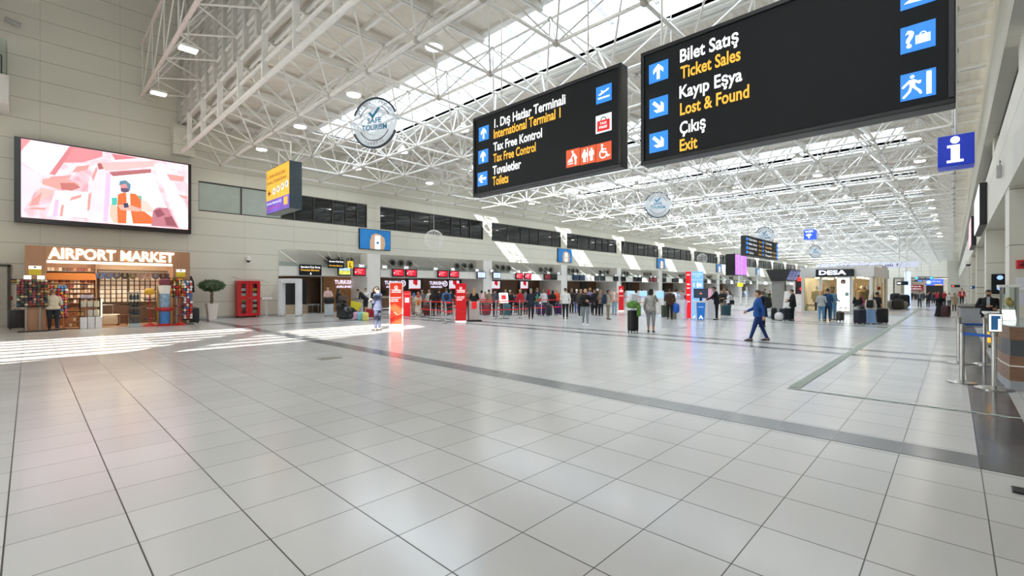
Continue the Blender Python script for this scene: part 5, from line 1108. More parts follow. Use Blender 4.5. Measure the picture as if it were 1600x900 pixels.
def kiosk(px, py, label, blue, turn, c='e9e9ee', screen=True):
    P = fl(px, py); o = thing('self_service_kiosk', label, 'kiosk', (P.x, P.y, 0), math.atan2(P.y, P.x)-PI/2+turn)
    mk('body', B().loft([[(s*x, y*t, z) for x, y in ((-1, -1), (1, -1), (1, 1), (-1, 1))] for s, t, z in ((.24, .2, .003), (.27, .2, .6), (.3, .24, 1.0))]), C(c, .35), o)
    if blue: mk('front_panel', B().prism([(-.16, .05), (.16, .05), (.21, .92), (-.2, .92)], -.232, -.2), C('1f6fc4', .4, emit=.2), o); text('lettering', 'Check-in', M_wh, o, 0, .68, .05, .24, y=-.24, align='c'); mk('triangle_print', B().prism([(-.1, .1), (0, .3), (.12, .1), (.05, .1), (0, .2), (-.04, .1)], -.236, -.232), M_wh, o)
    if screen:
        mk('monitor', B().rbox(-.34, .34, .02, .08, 1.14, 1.62, .015), M_black, o); mk('screen', B().box(-.3, .3, .012, .02, 1.18, 1.58), mat('kiosk_screen', '3c4a5c', .2, emit=.15), o); mk('neck', B().rbox(-.06, .06, .04, .12, 1.0, 1.2, .01), M_black, o); mk('screen_logo', B().prism([(-.08, 1.34), (0, 1.44), (.08, 1.34)], .008, .012), C('e07a5a', .4, emit=.4), o)
    return o
kiosk(1095, 501, 'white and blue self-service kiosk with a black monitor before the tower', True, 0)
o = kiosk(1108.5, 497, 'white kiosk with a pink screen panel right of the tower', False, -1.2, screen=False); mk('pink_panel', B().rbox(-.3, .3, -.02, .03, .9, 1.6, .02), C('d8a0b4', .3, emit=.2), o)
o = kiosk(1066, 499, 'white kiosk left of the tower, man in light blue behind it', False, 1.2, screen=False); mk('monitor', B().rbox(-.25, .25, -.02, .04, 1.05, 1.4, .02), C('b7bcc0', .3), o)
o = kiosk(1053, 498, 'beige-sided kiosk further left of the tower', False, 1.4, 'b0aa94', False); mk('monitor', B().rbox(-.25, .25, -.02, .04, 1.05, 1.35, .02), M_grey, o)
for px, py, l in ((986, 474, 'left'), (1005, 474, 'middle'), (1031, 475, 'right')):
    P = fl(px, py+4); o = thing('check_in_terminal', 'far pale blue self check-in screen behind the woman in grey, %s' % l, 'screen', (P.x, P.y, 0), -.6, 'far pale blue screens'); mk('screen', B().box(-.35, .35, -.03, 0, .75, 1.35), C('8fb8e6', .3, emit=.5), o); mk('stand', B().rbox(-.4, .4, 0, .4, .003, 1.4, .03), M_white, o)
# ---------------------------------------------------------------- overhead flight screens on a column
P = fl(1224, 491); o = thing('flight_screen_column', 'grey column carrying tilted dark flight screens', 'flight screens', (P.x, P.y, 0)); d = depth(P)
wc = 14/FPX*d
zt = CAMH+(450-421)/FPX*d; zb = CAMH+(450-438)/FPX*d
mk('column', B().rbox(-.25, .25, -.1, .6, .003, zb, .03), mat('column_grey', '8f8d88', .4), o); mk('cable_duct', B().box(-.02, .1, -.13, -.1, .1, zb), M_dkalu, o)
b = B(); b.add([(-.4, -.5, zt), (2.2, -.5, zt), (2.2, .9, zt), (-.4, .9, zt), (-.4, -.2, zb-.05), (2.2, -.2, zb-.05), (2.2, .6, zb-.05), (-.4, .6, zb-.05)], [(0, 1, 2, 3), (7, 6, 5, 4), (4, 5, 1, 0), (5, 6, 2, 1), (6, 7, 3, 2), (7, 4, 0, 3)]); mk('housing', b, M_black, o)
for i in range(3):
    x = -.34+i*.85; z1, z0 = zt-.06, zb+.02
    def ff(z): return -.5+.3*(zt-z)/(zt-zb+.05)-.012
    s = mk('screen', B().add([(x, ff(z0), z0), (x+.8, ff(z0), z0), (x+.8, ff(z1), z1), (x, ff(z1), z1)], [(0, 1, 2, 3)]), mat('flight_blue', '3c4c86', .25, emit=.35, var=.3, scale=6), o)
    b = B()
    for j in range(5): z = z0+.06+(z1-z0-.1)*j/5; b.box(x+.06, x+.72, ff(z)-.008, ff(z)-.002, z, z+.02)
    mk('flight_row', b, C('9aa8d8', .4, emit=.4), s)
P2 = fl(1226, 492); k2 = thing('self_service_kiosk', 'white kiosk with a tilted grey screen at the column foot', 'kiosk', (P2.x-.6, P2.y-.35, 0), -1.0); mk('body', B().prism([(-.25, .003), (.3, .003), (.32, .95), (.05, 1.45), (-.12, 1.45)], -.3, .3), M_white, k2); mk('screen', B().add([(.325, -.24, .95), (.325, .24, .95), (.07, .24, 1.42), (.07, -.24, 1.42)], [(0, 1, 2, 3)]), C('6f7780', .25), k2); text('lettering', 'BAGAJ', C('4a4a58', .5), k2, -.2, .35, .12, .4, y=-.305)
# ---------------------------------------------------------------- glass shop
SX = 36.0; pyL, pyR = onX(1252, 480, SX).y, onX(1363, 480, SX).y; sw_ = pyL-pyR; sD = 9.0
zH = CAMH+(450-417)/FPX*depth((SX, (pyL+pyR)/2))
sh_ = thing('glass_shop', 'white framed glass shop with a dark lit sign standing in the hall', 'shop', (SX, pyL, 0), RX)
def U(px): return pyL-onX(px, 480, SX).y
zg = CAMH+(450-433)/FPX*depth((SX, (pyL+pyR)/2))
mk('header', B().rbox(-.1, sw_+.1, -.02, sD, zg, zH, .02), M_white, sh_)
mk('plinth', B().box(0, sw_, 0, sD, .003, .12), M_white, sh_)
for a_, c_ in ((U(1252), U(1256)), (U(1280), U(1284)), (U(1329), U(1333)), (U(1358), U(1363))): mk('column', B().box(a_, c_, 0, .25, .12, zg), M_white, sh_)
for i in range(4): mk('column', B().box(sw_-.2, sw_, 2.2*(i+1), 2.2*(i+1)+.2, .12, zg), M_white, sh_)
for a_, c_ in ((U(1256), U(1280)), (U(1284), U(1307)), (U(1333), U(1358))): mk('pane', B().box(a_, c_, .1, .12, .12, zg), M_clear, sh_)
for i in range(4): mk('side_pane', B().box(sw_-.12, sw_-.1, .3+2.2*i, 2.2*(i+1), .12, zg), M_clear, sh_)
mk('back_wall', B().box(0, sw_, sD-.1, sD, .12, zg), mat('shop_back', 'd9c2a0', .6), sh_); mk('left_wall', B().box(0, .08, .25, sD, .12, zg), M_white, sh_)
for i in range(3):
    for j in range(3): mk('ceiling_light', B().lathe([(.16, zg-.06), (.16, zg-.01)], 14, (sw_*(.2+.3*i), 1.2+2.2*j, 0)), mat('shop_light', 'ffe2b4', .5, emit=22, var=.01), sh_)
u0, u1 = U(1276), U(1335); bh0, bh1 = CAMH+(450-432)/FPX*depth((SX, 5)), CAMH+(450-420.5)/FPX*depth((SX, 5))
sg = mk('sign_board', B().rbox(u0, u1, -.3, -.02, bh0, bh1, .02), mat('shop_navy', '0c1424', .3), sh_); text('sign_lettering', 'DESA', C('dfe2ff', .4, emit=1.6), sg, (u0+u1)/2-.1, bh0+.13, (bh1-bh0)*.55, (u1-u0)*.72, y=-.31, align='c', bold=.03)
a_, c_ = U(1307), U(1328.5); lb = mk('light_box', B().box(a_, c_, -.02, .25, .14, 2.4 if zg > 2.4 else zg), M_white, sh_); zl = min(2.4, zg)
mk('poster', B().box(a_+.04, c_-.04, -.03, -.02, .2, zl-.05), mat('poster_white', 'eef4f2', .4, emit=.95, var=.02), lb)
cx = (a_+c_)/2; b = B(); b.ell((cx, -.034, zl-.33), .09, .004, .13, 12, 8); mk('poster_face', b, C('b48a72', .5), lb)
mk('poster_hair', B().prism([(cx-.12, zl-.2), (cx, zl-.14), (cx+.12, zl-.2), (cx+.13, zl-.42), (cx+.08, zl-.42), (cx+.08, zl-.26), (cx-.08, zl-.26), (cx-.08, zl-.42), (cx-.13, zl-.42)], -.04, -.036), C('4a3528', .6), lb)
mk('poster_clothes', B().prism([(cx-.2, zl-.5), (cx+.2, zl-.5), (cx+.26, zl-1.1), (cx+.2, .4), (cx+.05, .4), (cx, zl-1.2), (cx-.05, .4), (cx-.2, .4), (cx-.26, zl-1.1)], -.036, -.032), C('dfe3df', .5, emit=.5), lb)
mk('poster_bag', B().prism([(cx+.1, zl-1.0), (cx+.3, zl-1.0), (cx+.28, zl-1.2), (cx+.12, zl-1.2)], -.042, -.036), C('8fae9a', .5), lb); mk('poster_shoe', B().prism([(cx-.26, .34), (cx-.06, .34), (cx-.06, .42)], -.04, -.036).prism([(cx+.06, .34), (cx+.3, .3), (cx+.1, .42)], -.04, -.036), C('5a4a40', .5), lb)
def shop_pt(u, v): return Vector((SX+v, pyL-u, 0))
def mannequin(u, v, c, leg, label):
    p = shop_pt(u, v); o = thing('mannequin', label, 'mannequin', (p.x, p.y, .003), RX, None)
    mk('base', B().lathe([(.2, .12), (.2, .14), (.02, .16)], 16), M_chrome, o); mk('legs', B().tube((-.08, 0, .14), (-.08, 0, .85), .05, 8, .08).tube((.08, 0, .14), (.08, 0, .85), .05, 8, .08), C(leg, .6), o, True)
    mk('coat', B().loft([[(rx*math.cos(2*PI*i/14), ry*math.sin(2*PI*i/14), z) for i in range(14)] for z, rx, ry in ((.72, .27, .2), (.95, .24, .18), (1.2, .22, .16), (1.4, .24, .15), (1.47, .12, .1), (1.52, .07, .07))]).tube((-.23, 0, 1.4), (-.3, -.02, .9), .07, 8).tube((.23, 0, 1.4), (.3, -.02, .9), .07, 8), C(c, .8), o, True)
    mk('head', B().ell((0, 0, 1.66), .08, .1, .12), M_white, o, True)
mannequin(U(1273), .8, 'e6cfa4', '2a2622', 'mannequin in a cream coat in the left window of the glass shop'); mannequin(U(1341), 1.4, '8a6f4a', '3a2c20', 'mannequin in a tan coat in the right window of the glass shop'); mannequin(U(1352), 1.0, '7a6030', '2a2420', 'mannequin in an olive coat near the corner of the glass shop')
def bag_shelf(u, v, n, label, seed):
    p = shop_pt(u, v); o = thing('bag_shelf', label, 'shelf', (p.x, p.y, 0), RX); r = random.Random(seed)
    for z in (.5, 1.0, 1.5): mk('shelf', B().box(-.7, .7, -.2, .2, z, z+.03), M_woodl, o)
    mk('side_panel', B().box(-.73, -.7, -.2, .2, .123, 2.0), M_woodl, o); mk('side_panel', B().box(.7, .73, -.2, .2, .123, 2.0), M_woodl, o)
    for z in (.531, 1.031, 1.531):
        for i in range(4):
            b = B().rbox(-.12, .12, -.07, .07, 0, .2, .03).path([(-.07, 0, .2), (-.05, 0, .32), (.05, 0, .32), (.07, 0, .2)], .01)
            q = shop_pt(u-.5+.34*i, v); e = mk('handbag', b, C(r.choice(['3a2a1e', '7a5230', 'c8a878', '1e1c1c', '8a3a2c', 'd8c8b0']), .5), None, True, loc=(q.x, q.y, z)); e.rotation_euler = (0, 0, RX); tag(e, 'small handbag on the shelf inside the glass shop, %s' % label.split(',')[-1].strip(), 'handbag', 'handbags on the shelf %s' % label.split(',')[-1].strip())
bag_shelf(U(1294), 2.6, 4, 'handbag shelf in the glass shop, behind the middle pane', 1); bag_shelf(U(1346), 3.4, 4, 'handbag shelf in the glass shop, behind the right pane', 2)
p = shop_pt(U(1266), 1.1); o = thing('shoe_table', 'low white table of shoes in the left shop window', 'table', (p.x, p.y, 0), RX); mk('top', B().rbox(-.5, .5, -.3, .3, .38, .43, .01), M_white, o)
for x in (-.44, .44):
    for y in (-.24, .24): mk('leg', B().tube((x, y, .12), (x, y, .38), .02), M_alu, o)
for i, (c, l) in enumerate((('5f6f68', 'green'), ('c98a80', 'pink'), ('2f2a28', 'black'), ('d8c0a8', 'beige'))):
    q = shop_pt(U(1266)-.36+.24*i, 1.05); e = mk('shoe', B().ell((0, -.03, .04), .045, .12, .04).ell((0, .05, .07), .04, .06, .05), C(c, .5), None, True, loc=(q.x, q.y, .432)); tag(e, '%s shoe on the low table in the shop window' % l, 'shoe', None)
# dark shop with red letters, banner, far signs
o = thing('snack_shop', 'dark shop front with glowing red letters left of the glass shop', 'shop', (52, onX(1242, 480, 52).y, 0), RX); w = onX(1242, 480, 52).y-onX(1270, 480, 52).y
mk('front', B().box(0, w, .3, .5, .003, 3.0), mat('shop_dark', '2a2422', .6), o); mk('side_frame', B().box(-.15, 0, 0, .5, .003, 3.1).box(w, w+.15, 0, .5, .003, 3.1), M_white, o); mk('top_frame', B().box(0, w, 0, .5, 3.0, 3.1), M_white, o); text('sign_lettering', 'SIMIT', C('ff2a20', .4, emit=2.0), o, w*.1, 2.35, .34, w*.8, y=.28, bold=.03); mk('counter', B().rbox(.1, w-.1, -.6, .0, .003, 1.05, .03), C('d8d0cc', .4), o)
mk('red_lamp', B().ell((w*.35, .1, 1.55), .14, .1, .14), C('f01c18', .4, emit=1.2), o)
BXx = 50.0; q = onX(1275, 421, BXx); q2 = onX(1436, 408, BXx)
o = thing('advert_banner', 'long white banner with purple writing above the shops', 'banner', (BXx, q.y, q.z), RX); w, h = q.y-q2.y, q2.z-q.z
mk('panel', B().box(0, w, 0, .12, 0, h), mat('banner_white', 'd8dcee', .4, emit=.2, var=.02), o); tx = C('3f2f80', .5)
text('lettering', 'reklamınız var mı ?', tx, o, w*.22, h*.26, h*.42, w*.6, y=-.01, bold=.02)
b = B()
for i in range(9): b.prism([(w*.02+w*.1*i, 0), (w*.025+w*.1*i, 0), (w*.06+w*.1*i, h), (w*.055+w*.1*i, h)], -.006, 0)
mk('line_print', b, C('aeb4d0', .5), o); mk('ring_print', B().ring((w*.9, h*.2), h*.35, h*.38, -.008, 0, 0, PI), C('aeb4d0', .5), o); hang(o, [(w*.1, .06, h), (w*.5, .06, h), (w*.9, .06, h)], .02)
# low block behind the glass shop
struct('wall_kiosk', B().box(45.2, 49.5, pyR+.35, pyL, 0, 3.4), M_wallx, 'white rear block of the shop island')
def far_board(lx, ty, rx, by, X, name, label, cat, c, e, txt=None, tc='f2f2f2', dp=.3):
    q = onX(lx, by, X); q2 = onX(rx, ty, X); o = thing(name, label, cat, (X, q.y, q.z), RX); w, h = q.y-q2.y, q2.z-q.z
    mk('board', B().rbox(0, w, 0, dp, 0, h, .02), C(c, .4, emit=e), o)
    for i, (s_, z, hh) in enumerate(txt or []): text('lettering', s_, C(tc, .5, emit=.5), o, w*.1, h*z, h*hh, w*.75, y=-.02)
    return o, w, h
def roof_hang(o, w, h, zt=8.3): hang(o, [(w*.2, .1, h), (w*.8, .1, h)], .03)
o, w, h = far_board(1430, 432, 1458, 437, 70, 'overhead_sign', 'far black overhead sign with blue arrows at the hall end', 'sign', '101418', 0, [('Dış Hatlar Gidiş', .45, .3)]); mk('arrow_panel', B().box(0, w*.14, -.015, 0, h*.1, h*.9).box(w*.84, w*.98, -.015, 0, h*.1, h*.9), C('35b4e8', .4, emit=.8), o); roof_hang(o, w, h)
o, w, h = far_board(1429, 437.5, 1442, 440, 71, 'overhead_sign', 'small far black sign under the arrow sign', 'sign', '141a24', 0); mk('arrow_panel', B().box(w*.4, w*.9, -.015, 0, h*.1, h*.9), C('3a78f0', .4, emit=.8), o); roof_hang(o, w, h)
o, w, h = far_board(1447, 436, 1474, 446, 82, 'shop_sign', 'far blue glowing shop board with a yellow strip', 'sign', '3c5ce8', .8, [('duty free shop', .55, .2)], dp=.6); mk('yellow_strip', B().box(w*.5, w*.95, -.03, 0, 0, h*.16), C('f0b030', .4, emit=.7), o); mk('disc_print', B().disc((w*.15, h*.5), h*.3, -.03, 0, 20), C('b8c8f0', .4, emit=.5), o); mk('stand', B().box(0, w, .1, .6, -o.location.z+.003, 0), mat('shop_dark'), o)
o, w, h = far_board(1421, 445, 1443, 454, 90, 'shop_sign', 'far dark red shop sign with white letters', 'sign', '7c1d24', .2, [('Türk', .6, .22), ('Lokumu', .2, .25)], dp=.5); mk('stand', B().box(0, w, .1, .5, -o.location.z+.003, 0), M_room, o)
o, w, h = far_board(1401, 439.5, 1419, 445.5, 55, 'overhead_sign', 'dark hanging sign at the right of the shop island', 'sign', '1e2a34', 0); mk('arrow_panel', B().box(.05, .3, -.02, 0, h*.3, h*.7), M_wh, o); roof_hang(o, w, h)
q = onX(1418, 473, 62); o = thing('light_totem', 'far upright light panel glowing pale blue', 'light panel', (62, q.y, 0), RX); mk('panel', B().rbox(-.25, .25, 0, .2, .06, 3.3, .03), C('a8c8fa', .4, emit=.9), o); mk('base', B().box(-.3, .3, -.05, .25, .003, .06), M_grey, o)
o, w, h = far_board(1152, 442, 1160, 448, 60, 'overhead_sign', 'far small yellow sign above the left check-in line', 'sign', 'd8cf2a', .4); roof_hang(o, w, h)
for px, py, l in ((1158, 476, 'left'), (1166.5, 478, 'right')):
    P = fl(px, py); o = thing('bollard', 'tall slim white post, %s of a pair by the walking man' % l, 'post', (P.x, P.y, 0), 0, None); mk('pole', B().tube((0, 0, .03), (0, 0, 1.75), .07, 14), M_white, o, True); mk('base', B().lathe([(.14, .003), (.14, .03)], 16), M_alu, o)
P = fl(1054, 512); o = thing('floor_plate', 'grey floor plate set in the tiles before the kiosks', 'floor plate', (P.x, P.y, 0)); mk('lid', B().box(-.35, .35, -.35, .35, .003, .008), C('8a8d90', .5), o); mk('rim', B().box(-.38, .38, -.38, -.35, .002, .01).box(-.38, .38, .35, .38, .002, .01).box(-.38, -.35, -.35, .35, .002, .01).box(.35, .38, -.35, .35, .002, .01), M_alu, o)
# ---------------------------------------------------------------- right side: desk, case, posts
dk_pts = [(11.0, -.67), (11.6, -.60), (12.4, -.57), (13.2, -.59), (14.1, -.66)]
def desk_ring(off, x1=14.1): return [(x, y+off) for x, y in dk_pts]+[(x1, -2.3), (11.0, -2.3)]
dsk = thing('service_desk', 'curved service desk in brown wood with a grey band at the right edge', 'desk', (11.0, -1.2, 0))
def layer(name, z0, z1, off, m): mk(name, B().hprism([(x+(-off if x < 11.2 else 0), y) for x, y in desk_ring(off)], z0, z1), m, dsk, False, True)
M_dw = wood_mat('desk_walnut', '6f4f3c', '96725a', (2.5, 2.5, 14), .4, 2.5)
layer('plinth', .003, .15, 0, mat('desk_grey', 'a9adb2', .35, .2)); layer('wood_panel', .15, .38, .012, M_dw); layer('trim_line', .38, .4, .014, M_white); layer('wood_panel', .4, .55, .012, M_dw); layer('grey_band', .55, .81, .004, mat('desk_band', '4a4d52', .4)); layer('wood_panel', .81, 1.02, .012, M_dw); layer('glass_top', 1.02, 1.04, .03, mat('desk_top_glass', 'aebcb8', .1))
yb_ = mk('orange_sign', B().rbox(12.45, 12.72, -.55, -.47, .62, .82, .01), mat('orange_light', 'f0a81e', .4, emit=.6), dsk, False, True)
gc = thing('display_case', 'glass display case with pale frame standing on the service desk', 'display case', (13.0, -.67, 1.041))
for x in (0, .5):
    for y in (0, -.2): mk('post', B().box(x, x+.03, y-.03, y, 0, .62), M_alu, gc)
mk('top_frame', B().rbox(-.04, .57, -.27, .04, .62, .67, .01), M_white, gc); mk('pane', B().box(.01, .015, -.2, 0, 0, .62).box(.03, .5, -.012, -.008, 0, .62), M_clear, gc); mk('inner_shelf', B().box(.03, .5, -.2, -.03, .24, .25), M_clear, gc)
mk('ornament', B().ell((.25, -.11, .34), .05, .05, .09).ell((.12, -.14, .31), .04, .04, .06), mat('gold_ornament', 'c8a25a', .3, .6), gc, True)
e = mk('brochure', B().prism([(-.09, 0), (.09, 0), (.09, .2), (-.09, .2)], -.004, .004), M_wh, None, loc=(12.7, -.76, 1.045)); e.rotation_euler = (-.25, 0, RX+.3); tag(e, 'white leaflet leaning beside the display case', 'leaflet')
P3, P4, P1_, P2_ = fl(1553, 608), fl(1538, 570), fl(1503, 598), fl(1498, 568)
GB = 'silver posts with blue belts by the service desk'
post(P1_, [(P3, .86)], 'front left silver post with a blue belt by the dark floor band', GB, 1.0, M_bbelt, .035, .2)
post(P2_, [(P4, .86)], 'rear left silver post with a blue belt behind the front one', GB, 1.0, M_bbelt, .035, .2)
o = post(P3, [], 'front right silver post carrying a blue and white notice', GB, .98, M_bbelt, .035, .24)
nf = mk('notice_frame', B().rbox(-.085, .085, -.05, -.03, .93, 1.24, .01), M_black, o); nn = mk('notice', B().box(-.075, .075, -.056, -.05, .945, 1.225), M_wh, nf); mk('blue_print', B().box(-.05, .03, -.06, -.056, .97, 1.15).box(-.05, .06, -.06, -.056, 1.15, 1.2), C('3a86c8', .5), nn)
nf.rotation_euler = (0, 0, RX+.25)
post(P4, [], 'rear right silver post behind the one with a notice', GB, 1.0, M_bbelt, .035, .2)
p = fl(1527, 521); o = thing('inspection_table', 'grey metal cabinet with a white top behind the blue belts', 'cabinet', (18.3, -.75, 0)); mk('body', B().rbox(0, 1.1, -.6, .1, .06, .92, .02), M_alu, o); mk('worktop', B().rbox(-.05, 1.15, -.65, .15, .92, .97, .015), M_white, o); mk('handle_slot', B().box(-.006, 0, -.35, -.15, .6, .66), M_black, o); mk('plinth', B().box(.05, 1.05, -.55, .05, .003, .06), M_dkalu, o)
o = thing('check_counter', 'low grey counter far along the right wall with a beige-coated man', 'counter', (27.5, -.55, 0)); mk('body', B().rbox(0, 4.2, -.35, .35, .003, .82, .03), mat('counter_grey', '9a9ca0', .4), o); mk('worktop', B().rbox(-.05, 4.25, -.37, .42, .82, .88, .02), mat('counter_top', '5a544c', .4), o)
def wall_screen(x0, x1, z0, z1, c, label):
    o = thing('wall_screen', label, 'screen', (x0, -.72, z0), 0); mk('housing', B().box(0, x1-x0, -.2, .0, 0, z1-z0), M_black, o); mk('screen', B().box(.05, x1-x0-.05, 0, .015, .05, z1-z0-.05), C(c, .4, emit=.7), o); return o
wall_screen(25.3, 31.0, 4.08, 5.7, 'e2e6ec', 'black-sided white screen on the right fascia, nearer'); wall_screen(36.8, 41.5, 4.06, 5.7, 'd8a0a8', 'black-sided pink screen on the right fascia, farther')
q = onX(1549, 459.5, 26.75); q2 = onX(1566, 428, 26.75); o = thing('directory_board', 'black directory board with blue symbols on the second right pier', 'sign', (26.79, q.y, q.z), RX); w, h = .95, q2.z-q.z
mk('board', B().rbox(0, w, -.04, 0, 0, h, .01), M_sign, o); mk('pictogram', B().disc((w*.25, h*.82), .09, -.05, -.04, 16).disc((w*.25, h*.3), .09, -.05, -.04, 16), C('8fb4e6', .4, emit=.6), o); text('lettering', 'X-Ray Kontrol', M_wtext, o, w*.45, h*.82, .06, .45, y=-.046); text('lettering', 'Departures', M_ytext, o, w*.45, h*.74, .05, .4, y=-.046)
o = thing('fire_alarm', 'small red alarm box on the nearest right pier', 'alarm', (15.98, -1.15, 2.2), RX); mk('box', B().rbox(-.1, .1, -.06, 0, -.1, .1, .02), M_red, o); mk('lens', B().ell((0, -.06, 0), .05, .03, .05), C('7a1014', .3), o)
o = thing('notice_sheet', 'pale notice sheets taped below the alarm box on the pier', 'notice', (15.985, -1.15, 1.55), RX); mk('sheet', B().box(-.1, .1, -.006, 0, .05, .35), C('e2e2ea', .6), o); mk('sheet', B().box(-.1, .1, -.006, 0, -.3, 0), C('d6d6e0', .6), o)
for lx, ty, rx, by, X, c, l in ((1516, 446.5, 1523, 451.5, 36, '123a78', 'small dark blue sign jutting from the right piers'), (1486, 445, 1500, 449, 60, '1a1a1e', 'small black sign with a red square at the far right')):
    o, w, h = far_board(lx, ty, rx, by, X, 'projecting_sign', l, 'sign', c, .1, dp=.1); mk('symbol', B().box(w*.1, w*.35, -.015, 0, h*.2, h*.8), C('e0583a' if 'red' in l else 'cfe0f4', .4, emit=.6), o); mk('arm', B().tube((w, .05, h*.5), (w+1.2, .05, h*.5), .03), M_alu, o)
# box sticking out of the right fascia, lamp box
o = thing('wall_speaker', 'small pale speaker on the right fascia near the ceiling line', 'speaker', (17.6, -.91, 4.7)); mk('body', B().rbox(-.1, .1, 0, .1, -.16, .16, .02), M_grey, o); mk('cable', B().path([(0, .03, .16), (-.1, .04, .28), (-.3, .03, .2)], .008), M_black, o)
# luggage trolley heap beyond the island
for i, (px, py, c, hgt, l) in enumerate(((1396, 483, 'b8b2aa', .7, 'grey sack at the left of the luggage pile by the shop island'), (1403, 483.5, '3a3834', .8, 'dark bag in the middle of the luggage pile'), (1410, 482.5, '857f78', .6, 'brown grey bag at the right of the luggage pile'), (1399, 480, '242424', 1.2, 'black bundle on top rear of the luggage pile'), (1413, 480.5, '1c1c1e', 1.1, 'black bag at the right rear of the luggage pile'))):
    P = fl(px, py); o = mk('travel_bag', B().rbox(-.42, .42, -.35, .35, .01, hgt, .2, 3), C(c, .8), None, True, loc=(P.x, P.y, 0)); tag(o, l, 'bag', 'bags of the luggage pile')

P = fl(1606, 771); o = thing('sign_stand', 'slim silver stand with a flat dark foot at the right picture edge', 'stand', (P.x, P.y, 0)); mk('foot', B().rbox(-.07, .07, -.07, .09, .003, .02, .006), M_black, o); mk('pole', B().tube((0, -.03, .02), (0, -.03, .62), .02, 10), M_alu, o, True); mk('head', B().rbox(-.1, .1, -.05, -.01, .62, .9, .01), M_alu, o)
# ---------------------------------------------------------------- people
SKIN = ['c99a7c', 'd8ab8c', 'b8876a', 'e0b89a', 'a87858']
HAIRC = {'black': '1a1614', 'brown': '4a3626', 'dark': '2a201a', 'blond': 'b08f5e', 'grey': '8d8780', 'fair': '7a5c3c', 'red': '6a3a28'}
ARM = {  # elbow and wrist on the right side (x > 0), metres for a 1.75 m figure
 'down': ((.235, .03, 1.13), (.245, -.04, .89)), 'phone': ((.24, -.02, 1.14), (.10, -.30, 1.19)), 'fold': ((.25, -.07, 1.15), (-.06, -.2, 1.16)),
 'reach': ((.22, -.2, 1.2), (.15, -.45, 1.1)), 'head': ((.31, -.17, 1.34), (.13, -.14, 1.6)), 'hip': ((.37, .09, 1.17), (.2, -.03, 1.03)),
 'back': ((.245, .13, 1.15), (.25, .14, .91)), 'fwd': ((.23, -.1, 1.15), (.17, -.3, 1.04)), 'hold': ((.24, .02, 1.13), (.2, -.24, 1.07)), 'low': ((.2, -.1, 1.13), (.13, -.2, .86))}
def v3(p): return Vector(p)
def ring_e(c, rx, ry, n=14, ax=None):
    return [(c[0]+rx*math.cos(2*PI*i/n), c[1]+ry*math.sin(2*PI*i/n), c[2]) for i in range(n)]
def remeshed(b, vox):
    me = bpy.data.meshes.new('t'); me.from_pydata(b.v, [], b.f)
    bm = bmesh.new(); bm.from_mesh(me); bmesh.ops.recalc_face_normals(bm, faces=bm.faces[:]); bm.to_mesh(me); bm.free()
    o = bpy.data.objects.new('t', me); COL.objects.link(o)
    m = o.modifiers.new('r', 'REMESH'); m.mode = 'VOXEL'; m.voxel_size = vox; m.use_smooth_shade = True
    s = o.modifiers.new('s', 'SMOOTH'); s.factor = .5; s.iterations = 3
    dg = bpy.context.evaluated_depsgraph_get(); r = bpy.data.meshes.new_from_object(o.evaluated_get(dg))
    bpy.data.objects.remove(o); bpy.data.meshes.remove(me); return r
def seg_d(P, a, c):
    a, c = np.array(a), np.array(c); ab = c-a; t = np.clip(((P-a)@ab)/max(ab@ab, 1e-9), 0, 1); return np.linalg.norm(P-(a+t[:, None]*ab), axis=1)
def hand(b, w, d, side, palm_in):
    """palm, four unequal bent fingers and a thumb, from the wrist w along d"""
    d = d.normalized(); n = palm_in.normalized(); a = d.cross(n).normalized()*side
    R_ = lambda t, u, s: tuple(w+d*t+a*u+n*s)
    rings = []
    for t, hw, ht in ((-.015, .024, .017), (.02, .032, .016), (.06, .04, .015), (.088, .039, .012)):
        rings.append([R_(t, hw*math.cos(2*PI*i/8), ht*math.sin(2*PI*i/8)) for i in range(8)])
    b.loft(rings)
    for u, L in ((-.03, .06), (-.01, .076), (.011, .08), (.031, .068)):
        p0, p1, p2, p3 = v3(R_(.08, u, 0)), v3(R_(.08+L*.45, u*1.1, .006)), v3(R_(.08+L*.8, u*1.1, .026)), v3(R_(.08+L*.95, u*1.1, .05))
        b.tube(p0, p1, .0092, 6).tube(p1, p2, .0086, 6).tube(p2, p3, .008, 6, .006)
    t0, t1, t2 = v3(R_(.025, .028, .004)), v3(R_(.055, .058, .018)), v3(R_(.085, .064, .036)); b.tube(t0, t1, .012, 6).tube(t1, t2, .0098, 6, .008)
def extract(name, me, mask, off, m, parent, hemv=None):
    """a garment: the faces of the body inside mask, moved outwards"""
    n = len(me.vertices); co = np.empty(n*3); no = np.empty(n*3); me.vertices.foreach_get('co', co); me.vertices.foreach_get('normal', no); co = co.reshape(-1, 3); no = no.reshape(-1, 3)
    fs = [tuple(p.vertices) for p in me.polygons]; keep = [f for f in fs if all(mask[i] for i in f)]
    if len(keep) < 4: return None
    used = sorted({i for f in keep for i in f}); cnt = {}
    for f in keep:
        for i in range(len(f)): e = tuple(sorted((f[i], f[(i+1) % len(f)]))); cnt[e] = cnt.get(e, 0)+1
    bd = {i for e, k in cnt.items() if k == 1 for i in e}
    ix = {v: i for i, v in enumerate(used)}; d = np.array([off*(.35 if v in bd else 1) if not hasattr(off, '__len__') else off[v]*(.6 if v in bd else 1) for v in used])
    P = co[used]+no[used]*d[:, None]
    b = B(); b.v = [tuple(p) for p in P]; b.f = [tuple(ix[i] for i in f) for f in keep]; b.mi = [0]*len(b.f)
    return mk(name, b, m, parent, True)
PEOPLE = []
